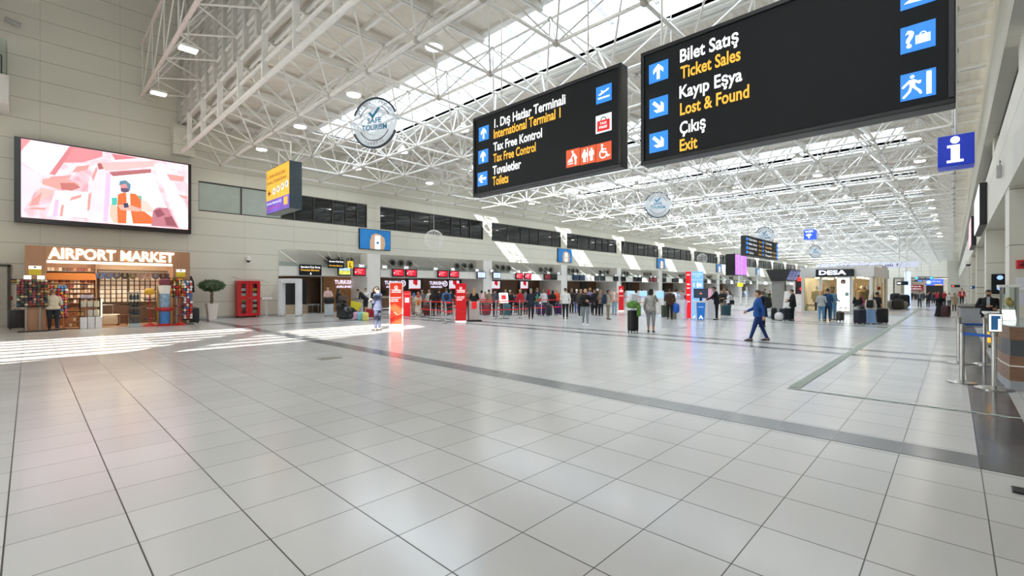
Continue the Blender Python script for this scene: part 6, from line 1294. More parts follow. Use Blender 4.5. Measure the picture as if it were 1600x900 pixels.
def person(px, py, head, face, label, top='3a3a40', legs='22242a', hair='dark', style='short', arms=('down', 'down'), step=0.0, lean=0.0, sleeves=True, shorts=False, shoes='1c1b1c', skin=0,
           female=False, jacket=None, skirt=None, bald=False, scarf=None, cap=None, hem=.0, look=.12, pos=None, H=None, vox=None, collar=None, wide=1.0, group=None, turn=0, open_front=None, mask=None, leggings=0, apron=None):
    P = Vector(pos) if pos else fl(px, py); P.z = 0
    d = depth(P); H = H or (CAMH+(450-head)/FPX*d); K = H/1.75
    base = math.atan2(P.y, P.x); rz = base+math.radians(face)+PI/2
    sk = mat('skin_%d' % skin, SKIN[skin], .55, var=.05, scale=8)
    px_size = H*FPX/d; vx = vox or (.016 if px_size > 60 else .021)
    b = B(); segs = []
    fw = (.94 if female else 1.0)*wide; hw = (1.04 if female else .97)*wide
    lean_r = lean; HIP = v3((0, 0, .93))
    def L(p):  # bend the trunk about the hips
        p = v3(p); q = p-HIP; c, s = math.cos(lean_r), math.sin(lean_r); return v3((q.x, q.y*c-q.z*s, q.z*c+q.y*s))+HIP
    def look_t(p):
        N0 = v3((0, .02, 1.5)); q = v3(p)-N0; c, s = math.cos(look), math.sin(look); return L(v3((q.x, q.y*c-q.z*s, q.z*c+q.y*s))+N0)
    TR = [(.84, .12, .105, .005), (.90, .165*hw, .12*wide, .01), (.97, .168*hw, .122*wide, .008), (1.06, .143*fw, .105*wide, .0), (1.15, .146*fw, .108*wide, -.002), (1.27, .168*fw, .118*wide, -.008), (1.36, .176*fw, .108, .0), (1.42, .15*fw, .085, .008), (1.46, .085, .066, .012), (1.50, .056, .056, .012), (1.55, .054, .056, .0)]
    b.loft([[tuple(L(q)) for q in ring_e((0, y, z), rx, ry, 16)] for z, rx, ry, y in TR])
    if female: 
        for s in (-1, 1): 
            c_ = L((s*.075, -.095, 1.27)); b.ell(c_, .068, .055, .062, 10, 8)
    # head: skull, jaw, nose, ears
    hb = B(); hb.ell((0, .012, 1.655), .078, .097, .105, 16, 12).ell((0, -.022, 1.595), .06, .068, .075, 14, 10).ell((0, -.052, 1.553), .028, .026, .022, 8, 6)
    hb.loft([[(-.012, -.088, 1.655), (.012, -.088, 1.655), (.01, -.07, 1.655), (-.01, -.07, 1.655)], [(-.02, -.108, 1.612), (.02, -.108, 1.612), (.02, -.07, 1.612), (-.02, -.07, 1.612)], [(-.017, -.085, 1.604), (.017, -.085, 1.604), (.014, -.07, 1.604), (-.014, -.07, 1.604)]])
    for s in (-1, 1): hb.ell((s*.079, .012, 1.63), .012, .022, .032, 8, 6)
    b.add([tuple(look_t(v)) for v in hb.v], hb.f)
    segs += [('head', look_t((0, 0, 1.68)), look_t((0, -.02, 1.57)), .085), ('neck', L((0, .01, 1.47)), L((0, 0, 1.55)), .055)]
    segs += [('torso', L((0, 0, 1.03)), L((0, 0, 1.38)), .13*wide), ('torso', L((-.12, 0, 1.38)), L((.12, 0, 1.38)), .07), ('pelvis', v3((-.08, 0, .93)), v3((.08, 0, .93)), .1)]
    ends = []
    for s, an in ((-1, arms[0]), (1, arms[1])):
        e, w = (an if isinstance(an, tuple) else ARM[an]); S = L((s*.172*fw, .01, 1.385)); e = L((s*e[0]*fw, e[1], e[2])); w = L((s*w[0], w[1], w[2]))
        # keep arm lengths human
        e = S+(e-S).normalized()*.285; w = e+(w-e).normalized()*.25
        b.ell(S, .062, .06, .06, 10, 8); b.tube(S, e, .052*wide, 10, .042).tube(e, w, .042, 10, .028); b.ell(e, .043, .043, .043, 8, 6)
        segs += [('uarm', S, e, .05), ('farm', e, w, .036)]; ends.append((s, e, w))
    legsP = []
    for s in (-1, 1):
        a = step*s; hp = v3((s*.088*hw, 0, .9)); kb = max(0, -a)*1.1
        kn = hp+v3((s*.004, -math.sin(a)*.42, -math.cos(a)*.42)); c2 = a-kb*.8 if a > 0 else a-.35*abs(step)
        ank = kn+v3((0, -math.sin(c2)*.40, -math.cos(c2)*.40)); legsP.append((s, hp, kn, ank, c2))
    low = min(l[3].z for l in legsP); dz = .078-low
    for s, hp, kn, ank, c2 in legsP:
        tilt = 0 if ank.z-low < .02 else -min(.9, (ank.z-low)*5)
        b.tube(hp, kn, .086*hw*(1.06 if female else 1), 12, .058).tube(kn, ank, .056, 12, .037); b.ell(kn, .057, .057, .06, 10, 8); b.ell(hp+v3((0, 0, -.02)), .09*hw, .1*wide, .1, 10, 8)
        c, n_ = math.cos(tilt), math.sin(tilt)
        def F(y, z): return ank+v3((s*.012*(-y*4), y*c-z*n_, z*c+y*n_))
        rg = []
        for y, rw, zt, zb in ((.075, .02, -.02, -.07), (.055, .036, .02, -.078), (-.02, .038, .03, -.078), (-.1, .045, -.025, -.078), (-.16, .042, -.045, -.078), (-.195, .018, -.058, -.074)):
            rg.append([tuple(F(y, (zt+zb)/2+(zt-zb)/2*math.sin(2*PI*i/10))+v3((rw*math.cos(2*PI*i/10), 0, 0))) for i in range(10)])
        b.loft(rg)
        segs += [('thigh', hp, kn, .075), ('calf', kn, ank+v3((0, 0, .02)), .05), ('foot', F(.05, -.04), F(-.17, -.055), .036)]
    b.v = [(x, y, z+dz) for x, y, z in b.v]; segs = [(c, p+v3((0, 0, dz)), q+v3((0, 0, dz)), r) for c, p, q, r in segs]; D = v3((0, 0, dz))
    me = remeshed(b, vx)
    n = len(me.vertices); co = np.empty(n*3); me.vertices.foreach_get('co', co); co = co.reshape(-1, 3)
    dist = np.stack([seg_d(co, p, q)-r for _, p, q, r in segs]); cl = np.array([s[0] for s in segs])[np.argmin(dist, 0)]
    # body = remeshed trunk plus hands, one mesh
    bb = B(); bb.v = [tuple(p) for p in co]; bb.f = [tuple(p.vertices) for p in me.polygons]; bb.mi = [0]*len(bb.f)
    for s, e, w in ends: hand(bb, w+D, (w-e), s, v3((-s, -.25, .05)) if abs((w-e).normalized().z) > .6 else v3((-s, .1, -.35)))
    root = mk('person', bb, sk, None, True); root.location = P; root.rotation_euler = (0, 0, rz+math.radians(turn)); root.scale = (K, K, K)
    tag(root, label, 'person', group)
    z = co[:, 2]-dz
    isin = lambda *k: np.isin(cl, k)
    tm = C(top, .85, var=.1, scale=5)
    upper = isin('torso', 'uarm')
    if sleeves: upper |= isin('farm') & (dist.min(0) < .2)
    hemz = .86+hem
    tor = (isin('torso', 'pelvis') & (z > hemz)) | (isin('thigh') & (z > hemz))
    if collar is None: collar = 0
    # trousers / shorts
    lm = C(legs, .85, var=.1, scale=5)
    if leggings: low_ = leggings
    elif shorts: low_ = .48
    else: low_ = .075
    if skirt is None or legs: extract('trousers' if not shorts else 'shorts', me, (isin('thigh', 'pelvis', 'calf') | (isin('torso') & (z < 1.06))) & (z > low_) & (z < 1.05), .012, lm, root)
    neckm = isin('neck') & (z < 1.5)
    extract('top' if jacket is None else 'jacket', me, (upper | tor | neckm) & ~((isin('pelvis', 'thigh')) & (z < hemz)), np.where(isin('pelvis', 'thigh') | (z < 1.02) & isin('torso'), .03, .017) if (jacket or hem < .05) else .015, tm, root)
    extract('shoe', me, isin('foot') & (co[:, 0] > 0), .006, C(shoes, .5), root); extract('shoe', me, isin('foot') & (co[:, 0] < 0), .006, C(shoes, .5), root)
    if open_front: 
        ef = extract('shirt_front', me, isin('torso', 'pelvis') & (np.abs(co[:, 0]) < .055) & (co[:, 1] < -.03) & (z > .95), .024, C(open_front, .8), root)
    # hair, scarf, cap
    def T(p): return look_t(p)+D
    hq = []
    Nh = look_t((0, .02, 1.5))
    inv = np.array([list(v) for v in co])
    # head-local coordinates
    c_, s_ = math.cos(lean_r), math.sin(lean_r); q = inv-np.array(HIP+D); u = np.stack([q[:, 0], q[:, 1]*c_+q[:, 2]*s_, q[:, 2]*c_-q[:, 1]*s_], 1)+np.array(HIP)
    N0 = np.array((0, .02, 1.5)); q = u-N0; c_, s_ = math.cos(look), math.sin(look); hl = np.stack([q[:, 0], q[:, 1]*c_+q[:, 2]*s_, q[:, 2]*c_-q[:, 1]*s_], 1)+N0
    hd = isin('head'); hm = C(HAIRC.get(hair, hair), .6, var=.2, scale=20)
    def hl_T(pts): return [tuple(T(p)) for p in pts]
    if not bald and not scarf:
        extract('hair', me, hd & ((hl[:, 2] > 1.695) | ((hl[:, 1] > .015) & (hl[:, 2] > 1.585)) | ((hl[:, 1] > -.03) & (hl[:, 2] > 1.66))), .014 if style != 'buzz' else .006, hm, root)
        if style in ('long', 'bun', 'bob', 'tail'):
            hb = B()
            if style == 'long': hb.loft([hl_T(ring_e((0, y, zz), rx, ry, 12)) for zz, rx, ry, y in ((1.755, .03, .03, .02), (1.73, .082, .09, .025), (1.65, .095, .085, .035), (1.55, .098, .07, .05), (1.42, .1, .05, .085), (1.33, .08, .035, .1), (1.28, .03, .02, .1))])
            elif style == 'bob': hb.loft([hl_T(ring_e((0, y, zz), rx, ry, 12)) for zz, rx, ry, y in ((1.76, .03, .03, .02), (1.73, .084, .092, .025), (1.64, .1, .09, .035), (1.54, .1, .075, .045), (1.5, .06, .04, .05))])
            elif style == 'bun': hb.ell(T((0, .1, 1.72)), .05, .05, .05, 10, 8)
            else: hb.loft([hl_T(ring_e((0, y, zz), rx, ry, 10)) for zz, rx, ry, y in ((1.72, .02, .02, .1), (1.7, .04, .035, .115), (1.55, .045, .035, .13), (1.38, .02, .015, .12))])
            mk('hair_length', hb, hm, root, True)
    elif bald and style == 'beard':
        pass
    if scarf:
        hb = B(); hb.loft([hl_T(ring_e((0, y, zz), rx, ry, 14)) for zz, rx, ry, y in ((1.785, .03, .03, .02), (1.76, .085, .09, .025), (1.69, .105, .115, .03), (1.6, .105, .1, .045), (1.53, .095, .085, .03), (1.47, .12, .1, .02), (1.38, .19, .125, .01), (1.34, .185, .12, .0))]) 
        hb.f = [f for f in hb.f if not (len(f) == 4 and 1.555 < sum(((v3(hb.v[i])-D).z) for i in f)/4 < 1.73 and all((root_co[1] < -.035 and abs(root_co[0]) < .085) for root_co in (hb.v[i] for i in f)))] if abs(lean) < .1 else hb.f; hb.mi = [0]*len(hb.f)
        mk('head_scarf', hb, C(scarf, .85, var=.1), root, True)
    if cap:
        hb = B(); hb.loft([hl_T(ring_e((0, .012, zz), rx, ry, 14)) for zz, rx, ry in ((1.69, .09, .11), (1.74, .086, .104), (1.775, .05, .06), (1.785, .01, .01))]); hb.loft([hl_T(ring_e((0, -.11, zz), .075, .08, 12)) for zz in (1.69, 1.7)]); mk('cap', hb, C(cap, .8), root, True)
    if skirt:
        c2, L0, r1 = skirt; rs = [(1.02, .165*wide, .125*wide), (.95, .185*wide, .14*wide), (.82, .2*wide+r1*.15, .155*wide+r1*.15), (.82-(.82-L0)*.5, .2*wide+r1*.5, .15*wide+r1*.5), (L0, .2*wide+r1, .15*wide+r1), (L0+.01, .19*wide+r1, .14*wide+r1)]
        rr = random.Random(int(px))
        hb = B().loft([[(p[0]*(1+.05*math.sin(i*2.1+k)*(k/5)), p[1]*(1+.05*math.cos(i*2.1)*(k/5)), p[2]+dz) for i, p in enumerate(ring_e((0, 0, zz), rx, ry, 18))] for k, (zz, rx, ry) in enumerate(rs)], caps=False); mk('skirt', hb, C(c2, .85, var=.08), root, True)
    if jacket:  # coat skirt below the waist
        L0, r1 = jacket
        hb = B().loft([[tuple(L(p)+D) for p in ring_e((0, .004, zz), rx, ry, 16)] for zz, rx, ry in ((1.18, .172*wide, .13*wide), (1.04, .178*wide, .14*wide), (.92, .192*wide, .15*wide), (L0, .192*wide+r1, .15*wide+r1))], caps=False); mk('coat_hem', hb, tm, root, True)
    # face: eyes, mouth
    ev = B()
    for s in (-1, 1): ev.ell(T((s*.031, -.079, 1.648)), .011, .007, .007, 8, 6)
    mk('eyes', ev, C('2a2220', .3), root, True)
    ev = B(); ev.ell(T((0, -.083, 1.583)), .024, .009, .006, 8, 6); mk('mouth', ev, C('8a4a44', .5), root, True)
    if style == 'beard': extract('beard', me, hd & (hl[:, 2] < 1.6) & (hl[:, 1] < .02), .008, hm, root)
    if mask: extract('face_mask', me, hd & (hl[:, 2] < 1.625) & (hl[:, 1] < -.03), .008, C(mask, .7), root)
    bpy.data.meshes.remove(me)
    root['_k'] = K; PEOPLE.append(root)
    return root
def local(root, x, y, z):
    """world point of a place given in the person's own frame (for a 1.75 m figure)"""
    k = root.scale[0]; a = root.rotation_euler.z; c, s = math.cos(a), math.sin(a)
    return Vector((root.location.x+(x*c-y*s)*k, root.location.y+(x*s+y*c)*k, z*k))
def prop_thing(name, label, cat, root, x, y, z, rz=0): 
    o = thing(name, label, cat, local(root, x, y, z), root.rotation_euler.z+rz); return o
def backpack(root, c, label, y=.17, z=1.2, s=1.0):
    o = prop_thing('backpack', label, 'backpack', root, 0, y, z); m = C(c, .75, var=.12)
    mk('body', B().rbox(-.15*s, .15*s, -.03, .13*s, -.22*s, .22*s, .06, 3), m, o, True); mk('pocket', B().rbox(-.11*s, .11*s, .12*s, .17*s, -.18*s, .02, .03, 2), m, o, True)
    b = B()
    for q in (-1, 1): b.path([(q*.1, 0, .2*s), (q*.11, -.12, .24*s), (q*.12, -.27, .17), (q*.13, -.285, -.02), (q*.13, -.2, -.15), (q*.1, -.04, -.17)], .014, 6)
    mk('strap', b, m, o, True); return o
def shoulder_bag(root, c, label, side=1, z=.95, w=.32, h=.34, strap=True, name='shoulder_bag', y=.02, strapc=None):
    o = prop_thing(name, label, 'bag', root, side*.31, y, z); m = C(c, .8, var=.1)
    mk('body', B().loft([[(px_*(1), py_, pz) for px_, py_, pz in [(a*w*.5*q, bq*.06*q, zz) for a, bq in ((-1, -1), (1, -1), (1, 1), (-1, 1))]] for zz, q in ((-h*.5, .7), (-h*.42, 1), (h*.3, .95), (h*.5, .8))]), m, o, True)
    for p in [o.children[0]]: p.rotation_euler = (0, 0, PI/2)
    if strap: mk('strap', B().path([(0, -.05, h*.45), (-side*.1, -.1, 1.42-z), (-side*.13, 0, 1.46-z), (-side*.1, .1, 1.38-z), (0, .06, h*.45)], .012, 6), C(strapc, .6) if strapc else m, o, True)
    return o
def phone(root, x=.0, y=-.34, z=1.22):
    o = prop_thing('phone', 'phone held by the %s' % root['label'].split(',')[0].split(' beside')[0].split(' standing')[0][:60], 'phone', root, x, y, z); mk('body', B().rbox(-.036, .036, -.006, .006, -.07, .07, .005), M_black, o); mk('screen', B().box(-.032, .032, .006, .0075, -.064, .064), C('9fb0c8', .2, emit=.3), o); return o
# market shopper and the man in the suit
p = person(83, 516.5, 452, 5, 'shopper in a beige sweater and dark jeans, back turned, at the kiosk racks', 'cfc4ac', '1c2330', 'fair', 'short', ('phone', 'hold'), .05, female=True, wide=1.12, hem=.04)
p = person(590, 516.5, 447, 55, 'man in a grey-blue suit looking at his phone beside the orange-red totem', '474d63', '434960', 'dark', 'short', ('phone', 'phone'), .03, look=.35, jacket=(.8, .015), shoes='2a2422'); phone(p)
# first bay group
person(512.5, 490, 447.5, 190, 'man in a pale pink shirt with folded arms behind the grey suitcase', 'd8b8b4', '2a2c34', 'dark', 'short', ('fold', 'fold'), skin=1)
p = person(529, 496, 451, 300, 'woman all in black with long hair beside the wrapped trolley', '17171a', '18181b', 'black', 'long', ('reach', 'hold'), female=True)
person(572, 492, 457, 70, 'man in black t-shirt and shorts bending over the luggage trolley', '1a1a1d', '17171a', 'dark', 'short', ('reach', 'reach'), lean=.75, sleeves=False, shorts=True, shoes='e6e6e6', H=1.78)
person(571, 489, 450.5, 170, 'woman in a white shirt behind the bending man', 'e2ddd8', '3a3c48', 'dark', 'bun', ('hold', 'down'), female=True, skin=1)
person(585, 490, 450, 200, 'dark-haired woman half hidden behind the man in the suit', '3a302e', '22242a', 'black', 'long', ('phone', 'down'), female=True)
sgr = suitcase(tuple(fl(514, 494)[:2])+(0,), -.5, 'b9c4cb', 'pale grey suitcase with a black bag on top before the oak wall', .5, .3, .66, 0)
P = sgr.location; o = mk('travel_bag', B().rbox(-.27, .27, -.16, .16, 0, .34, .08, 3), C('1d1e22', .7), None, True, loc=(P.x, P.y, .755)); tag(o, 'black bag lying on top of the pale grey suitcase', 'bag')
def trolley(px, py, rz, label, scale=1):
    P = fl(px, py); o = thing('luggage_trolley', label, 'luggage trolley', (P.x, P.y, 0), rz, None)
    mk('deck', B().box(-.3, .3, -.45, .45, .2, .23), M_alu, o); mk('frame', B().path([(-.28, .45, .22), (-.28, .5, .95), (.28, .5, .95), (.28, .45, .22)], .02).path([(-.28, .42, .25), (.28, .42, .25)], .015).path([(-.28, .46, .6), (.28, .46, .6)], .015), M_alu, o, True); mk('handle', B().path([(-.3, .5, .95), (-.3, .62, 1.02), (.3, .62, 1.02), (.3, .5, .95)], .022), M_black, o, True)
    mk('basket', B().box(-.25, .25, .3, .44, .7, .88), M_grey, o)
    for x, y in ((-.25, .35), (.25, .35), (0, -.38)): mk('wheel', B().tube((x-.02, y, .07), (x+.02, y, .07), .07, 12), M_black, o); mk('fork', B().box(x-.03, x+.03, y-.02, y+.02, .07, .2), M_dkalu, o)
    return o
t1 = trolley(548, 495, -1.2, 'luggage trolley the bending man leans over')
P = t1.location
o = mk('travel_bag', B().rbox(-.3, .3, -.25, .25, 0, .3, .1, 3), C('24242a', .7), None, True, loc=(P.x, P.y, .235)); tag(o, 'black bag on the deck of the trolley by the bending man', 'bag')
o = mk('shopping_bag', B().loft([[(s*x, t*y, z) for x, y in ((-1, -1), (1, -1), (1, 1), (-1, 1))] for z, s, t in ((.0, .24, .09), (.45, .3, .06))]), C('d8cc2e', .5), None, loc=(fl(554, 495).x, fl(554, 495).y, .42)); o.rotation_euler = (0, .25, -.6); tag(o, 'bright yellow shopping bag hanging at the trolley', 'bag')
P = fl(537, 499); o = thing('wrapped_bundle', 'tall bundle wrapped in shiny black plastic before the woman in black', 'bundle', (P.x, P.y, 0), -.5)
r = random.Random(4); b = B(); b.loft([[((rx+r.uniform(-.06, .06))*math.cos(2*PI*i/14)+ox, (ry+r.uniform(-.05, .05))*math.sin(2*PI*i/14), z) for i in range(14)] for z, rx, ry, ox in ((.01, .3, .25, .1), (.15, .42, .33, .08), (.4, .4, .3, .02), (.65, .34, .27, -.03), (.85, .22, .2, -.06), (.98, .08, .08, -.08))]); mk('wrapping', b, mat('shiny_black_plastic', '1c1e22', .18, var=.4, scale=14), o)
P = fl(529.5, 499); o = mk('handbag', B().rbox(-.22, .22, -.1, .1, 0, .3, .06).path([(-.12, 0, .28), (-.06, 0, .55), (.06, 0, .55), (.12, 0, .28)], .014), C('4a3e3a', .6), None, True, loc=(P.x, P.y, .95)); o.rotation_euler = (0, 0, -.6); tag(o, 'dark handbag on top of the shiny black bundle', 'handbag'); o.location = fl(537, 499)+Vector((-.05, 0, .96))
for px, py, c, w, l in ((557, 500, 'd8a8c8', .3, 'small pink bag on the floor before the trolley'), (565, 500.5, '7ec8d8', .4, 'small light blue bag between the pink and yellow ones'), (571, 501, 'd8d070', .3, 'small yellow bag at the right of the blue one')):
    P = fl(px, py); o = mk('small_bag', B().rbox(-w/2, w/2, -.13, .13, .003, .42, .08, 3), C(c, .6), None, True, loc=(P.x, P.y, 0)); o.rotation_euler = (0, 0, -.5); tag(o, l, 'bag')
P = fl(579, 497); suitcase((P.x, P.y, 0), -.5, 'a01c28', 'red suitcase on the floor left of the man in the suit', .5, .3, .46, 0)
# queue, left to right
G = None
def Q(*a, **k): return person(*a, **k)
person(646.5, 491, 458, 100, 'person in a blue head scarf and beige coat by the slim red kiosk', 'b0a48e', '2a2826', scarf='3f6fa8', skirt=('8e8474', .12, .08), female=True, arms=('hold', 'down'))
wh = person(653.5, 493, 456.5, 15, 'woman in a rust-red head scarf and long white coat in the queue', 'e2dccc', 'e2dccc', scarf='c25a44', skirt=('ded7c6', .25, .05), female=True, arms=('down', 'hold'))
o = prop_thing('round_bag', 'round orange bag on the white-coated woman\'s back', 'bag', wh, -.02, .18, 1.0); mk('body', B().ell((0, .03, 0), .17, .07, .19, 16, 10), C('d97a26', .6), o, True); mk('strap', B().path([(0, .02, .17), (.1, -.03, .42), (.05, -.1, .5)], .01), C('8a4a1a', .6), o)
person(659.5, 490, 453, 40, 'man in grey behind the woman with the rust-red scarf', '63666c', '26282e', 'grey', 'short')
person(671, 491.5, 452, 150, 'woman in a light grey top, arm bent, behind the red belts', 'cfcabf', '3a3a40', 'brown', 'bun', ('hold', 'hip'), female=True)
person(676, 493, 454, 330, 'person with long black hair standing right of the light grey top', '1b1b1e', '1b1b1e', 'black', 'long', female=True)
person(686, 491.5, 451.5, 20, 'man in black, back turned, left of the blue jacket', '191a1f', '1d1e24', 'dark', 'short')
p = person(697.5, 493.5, 450.5, 5, 'man in a blue jacket with black straps, back turned in the queue', '3f6da0', '22252e', 'brown', 'short', wide=1.08, jacket=(.84, .01)); backpack(p, '1b2634', 'flat black backpack of the man in the blue jacket', s=.8)
person(704.5, 491, 452.5, 30, 'dark-clothed person between blue jacket and solid red totem', '17181c', '1b1c20', 'black', 'short')
person(730, 489, 454, 200, 'brown-coated person just right of the solid red totem', '7a5a48', '2a2624', 'brown', 'short')
person(741, 496, 450.5, 350, 'blonde woman in a black coat above the low grey device', '141416', '18181b', 'blond', 'long', ('phone', 'phone'), female=True, wide=1.1, jacket=(.7, .03))
p = person(752.5, 491.5, 454, 20, 'dark-haired woman in pale pink with a pink rucksack', 'd2b4ac', '55484c', 'black', 'bun', female=True); backpack(p, 'd8b8bc', 'pale pink backpack of the dark-haired woman', s=.85)
person(758, 489, 456, 180, 'person in black trousers behind the pink rucksack', '2a2a2e', '1b1b1f', 'dark', 'short')
person(764, 490.5, 452.5, 10, 'person in a khaki-beige coat, back turned in the queue', '9c8f78', '35302a', 'brown', 'short', jacket=(.75, .02))
person(773.5, 495, 451, 330, 'man in a dark grey polo raising a hand to his head', '4a4c56', '22242b', 'black', 'short', ('down', 'head'), sleeves=False)
person(784, 491.5, 456, 40, 'dark-haired woman in a light grey blouse behind the tilted notice', 'c4beb4', '3c4048', 'dark', 'bob', female=True)
person(790, 489, 452.5, 170, 'grey-blond person facing out behind the tilted notice', '9a9488', '2a2c32', 'blond', 'short')
p = person(797, 492, 454, 10, 'person in dark blue with a black rucksack right of the notice', '2a3040', '202228', 'fair', 'short', cap='e8e6e2'); backpack(p, '15161a', 'big black backpack in the queue right of the tilted notice', s=1.1)
person(806, 489, 458, 20, 'short-haired person in violet blue behind the red jacket', '3d3f66', '22242c', 'dark', 'short')
person(812.5, 492.5, 452, 25, 'fair-haired woman in a bright red jacket in the queue', 'c01f28', '2c3038', 'blond', 'bob', ('hold', 'hold'), female=True, jacket=(.82, .015))
person(821.5, 491, 453, 340, 'person in a grey checked shirt left of the man in navy', '7d848e', '2a2d35', 'dark', 'short')
person(829.5, 498.5, 451, 5, 'grey-haired man in navy jacket and trousers outside the belts', '1b2433', '171a22', 'grey', 'short', ('hold', 'hold'), jacket=(.82, .01), shoes='141416')
person(836, 490.5, 453, 20, 'woman in a green top just right of the man in navy', '4f9a78', '2f4a6a', 'black', 'long', female=True, sleeves=False)
person(839.5, 488, 450, 330, 'fair-haired man in dark blue behind the green top', '24344e', '22252c', 'fair', 'short')
person(850, 490.5, 452.5, 35, 'person in a white jacket in the queue', 'e2e4ea', '3a4a66', 'fair', 'short', ('down', 'reach'), jacket=(.84, .01))
person(857, 489, 452.5, 20, 'person with a crimson head scarf right of the white jacket', '2a2a34', '22222a', scarf='c82440', female=True)
person(863.5, 492, 453, 20, 'woman with very long black hair and black clothes near the queue end', '17171b', '1d2230', 'black', 'long', female=True, jacket=(.7, .02), step=.25)
person(869.5, 489.5, 451.5, 200, 'fair-haired man in an orange-red shirt near the queue end', 'e0502c', '3a3c58', 'blond', 'short')
for px, py, c, l in ((792, 493, '3f6f78', 'teal suitcase standing in the queue behind the notice'), (845, 493, '4a2a5c', 'violet suitcase standing in the queue'), (858, 493.5, '2a2a34', 'dark suitcase standing near the queue end'), (668, 494, '5a1e24', 'dark red suitcase behind the red belts'), (760, 493, '8a3a44', 'dusty red suitcase behind the queue posts'), (873, 491.5, '4a2a6a', 'purple suitcase at the right end of the belts')):
    P = fl(px, py); suitcase((P.x, P.y, 0), rnd.uniform(-1, 1), c, l, .42, .26, .62, .3)
# standing crowd to the right of the belts
person(883.5, 498.5, 450, 355, 'man in a white hoodie and black trousers, back turned', 'e0deda', '141518', 'brown', 'short', ('down', 'hold'), wide=1.08, hem=.0, shoes='17171a')
person(893, 489.5, 450.5, 200, 'dark-clothed woman behind the white hoodie', '3c302c', '24242a', 'brown', 'long', female=True, jacket=(.75, .02))
person(901, 490, 452.5, 185, 'person with a white cap and dark jacket left of the phone walker', '2e2c30', '3f5a88', 'dark', 'short', cap='ecebe8', mask='ededed')
person(907.5, 496, 452, 175, 'fair-haired person in dark olive behind the phone walker', '4a463c', '16171a', 'blond', 'short', step=.1, shoes='e0e0e0')
p = person(914.5, 508, 450, 182, 'bald bearded man in a black sweatshirt and grey joggers walking with a phone', '15161a', '868c92', 'dark', 'beard', ('fold', 'phone'), .22, bald=True, shoes='e8e8e6', skin=1, look=.4, hem=.02); phone(p, .02, -.32, 1.17)
person(922, 491, 450, 190, 'blonde masked woman in a black and lilac jacket', '8d7aa8', '1b1b20', 'blond', 'long', female=True, mask='1a1a1c', jacket=(.7, .02))
person(929, 492, 452, 170, 'woman in a long dark coat between lilac and brown jackets', '1d1d24', '1a1a1f', 'black', 'long', female=True, jacket=(.45, .04))
person(934, 493, 452, 160, 'person with a pale cap and black mask in dark clothes', '1b1c22', '17181c', 'dark', 'short', cap='dfe4ec', mask='15161a')
person(939, 493.5, 453, 150, 'woman in a short brown padded jacket with black trousers', '8a7566', '1b1a1c', 'fair', 'long', ('phone', 'hold'), female=True, jacket=(.82, .02))
p = person(950, 499, 453, 285, 'man in a beige shirt and trousers with a navy rucksack', 'b9ad98', '8b7d68', 'black', 'short', ('hold', 'down'), skin=2, wide=1.02, hem=.0); backpack(p, '1c3552', 'navy backpack on the man in beige', s=1.15)
person(960, 491.5, 450, 180, 'man in pink and white with torn light jeans by the far red totem', 'dcb4a4', '8fb2c8', 'grey', 'short', ('hold', 'down'), .12, open_front='efecea', shoes='3a3a3e')
p = person(1017, 519, 451.5, 350, 'woman in grey with cropped leggings and black hair, seen from behind', 'aaa6a2', '98989a', 'black', 'bob', ('hold', 'down'), .0, female=True, leggings=.26, shoes='1a1a1c', skin=2, wide=1.05, hem=.0)
o = shoulder_bag(p, 'e6e4e0', 'big white carrier bag on the shoulder of the woman in grey', -1, .98, .38, .46, True, y=.1, strapc='1a1a1c')
sc_b = suitcase(tuple(fl(989, 519)[:2])+(0,), -.35, '141517', 'black suitcase with a green jacket on top beside the woman in grey', .36, .26, .78, .0)
P = sc_b.location; o = mk('folded_jacket', B().rbox(-.22, .22, -.17, .17, 0, .24, .09, 3).rbox(.06, .23, -.22, -.13, -.3, .12, .05, 2), mat('jacket_green', '5f8a3c', .8, var=.3, scale=9), None, True, loc=(P.x, P.y, .895)); o.rotation_euler = (0, 0, -.6); tag(o, 'green jacket folded over the black suitcase', 'jacket')
o = mk('carrier_bag', B().rbox(-.15, .15, -.11, .11, 0, .32, .08, 3), C('dfe3e8', .6), None, True, loc=(P.x, P.y, 1.137)); o.rotation_euler = (0, 0, -.5); tag(o, 'white carrier bag on top of the green jacket', 'bag')
p = person(1046.5, 499, 451.5, 5, 'man in a brown jacket with a shoulder strap, back turned at the kiosks', '4a3226', '15161a', 'dark', 'short', ('hold', 'hold'), wide=1.15, hem=-.02)
o = prop_thing('shoulder_strap', 'black strap across the back of the brown jacket', 'strap', p, 0, 0, 1.1); mk('strap', B().path([(-.14, .1, .3), (0, .165, .1), (.15, .14, -.12)], .016), M_black, o)
P = fl(1037.5, 489); o = mk('travel_bag', B().rbox(-.3, .3, -.15, .15, 0, .5, .12, 3), C('1f5cc0', .6), None, True, loc=(P.x, P.y, .35)); tag(o, 'bright blue bag beside the man in the brown jacket', 'bag'); o.location = local(p, -.42, -.1, .38)
P = fl(1050, 497.5); suitcase((P.x+.3, P.y+.5, 0), -.6, '3c4632', 'dark green suitcase in front of the man in brown', .44, .28, .66, 0)
person(1062, 494, 453, 250, 'fair man in a pale blue shirt working at the left kiosk', 'c2cede', '22304a', 'fair', 'short', ('reach', 'hold'), look=.3)
person(1067.5, 493, 455, 160, 'person in dark clothes hidden behind the left kiosk', '2c2c34', '24242a', 'black', 'short')
person(1120, 500, 456, 85, 'man in a black suit typing at the kiosk right of the tower', '16181e', '14151a', 'dark', 'short', ('reach', 'reach'), look=.35, lean=.12, jacket=(.82, .01), open_front='e0e0e4', H=1.74)
person(1109.5, 494, 455.5, 160, 'blond person in black behind the kiosk right of the tower', '1b1b20', '202026', 'blond', 'short', ('hold', 'hold'))
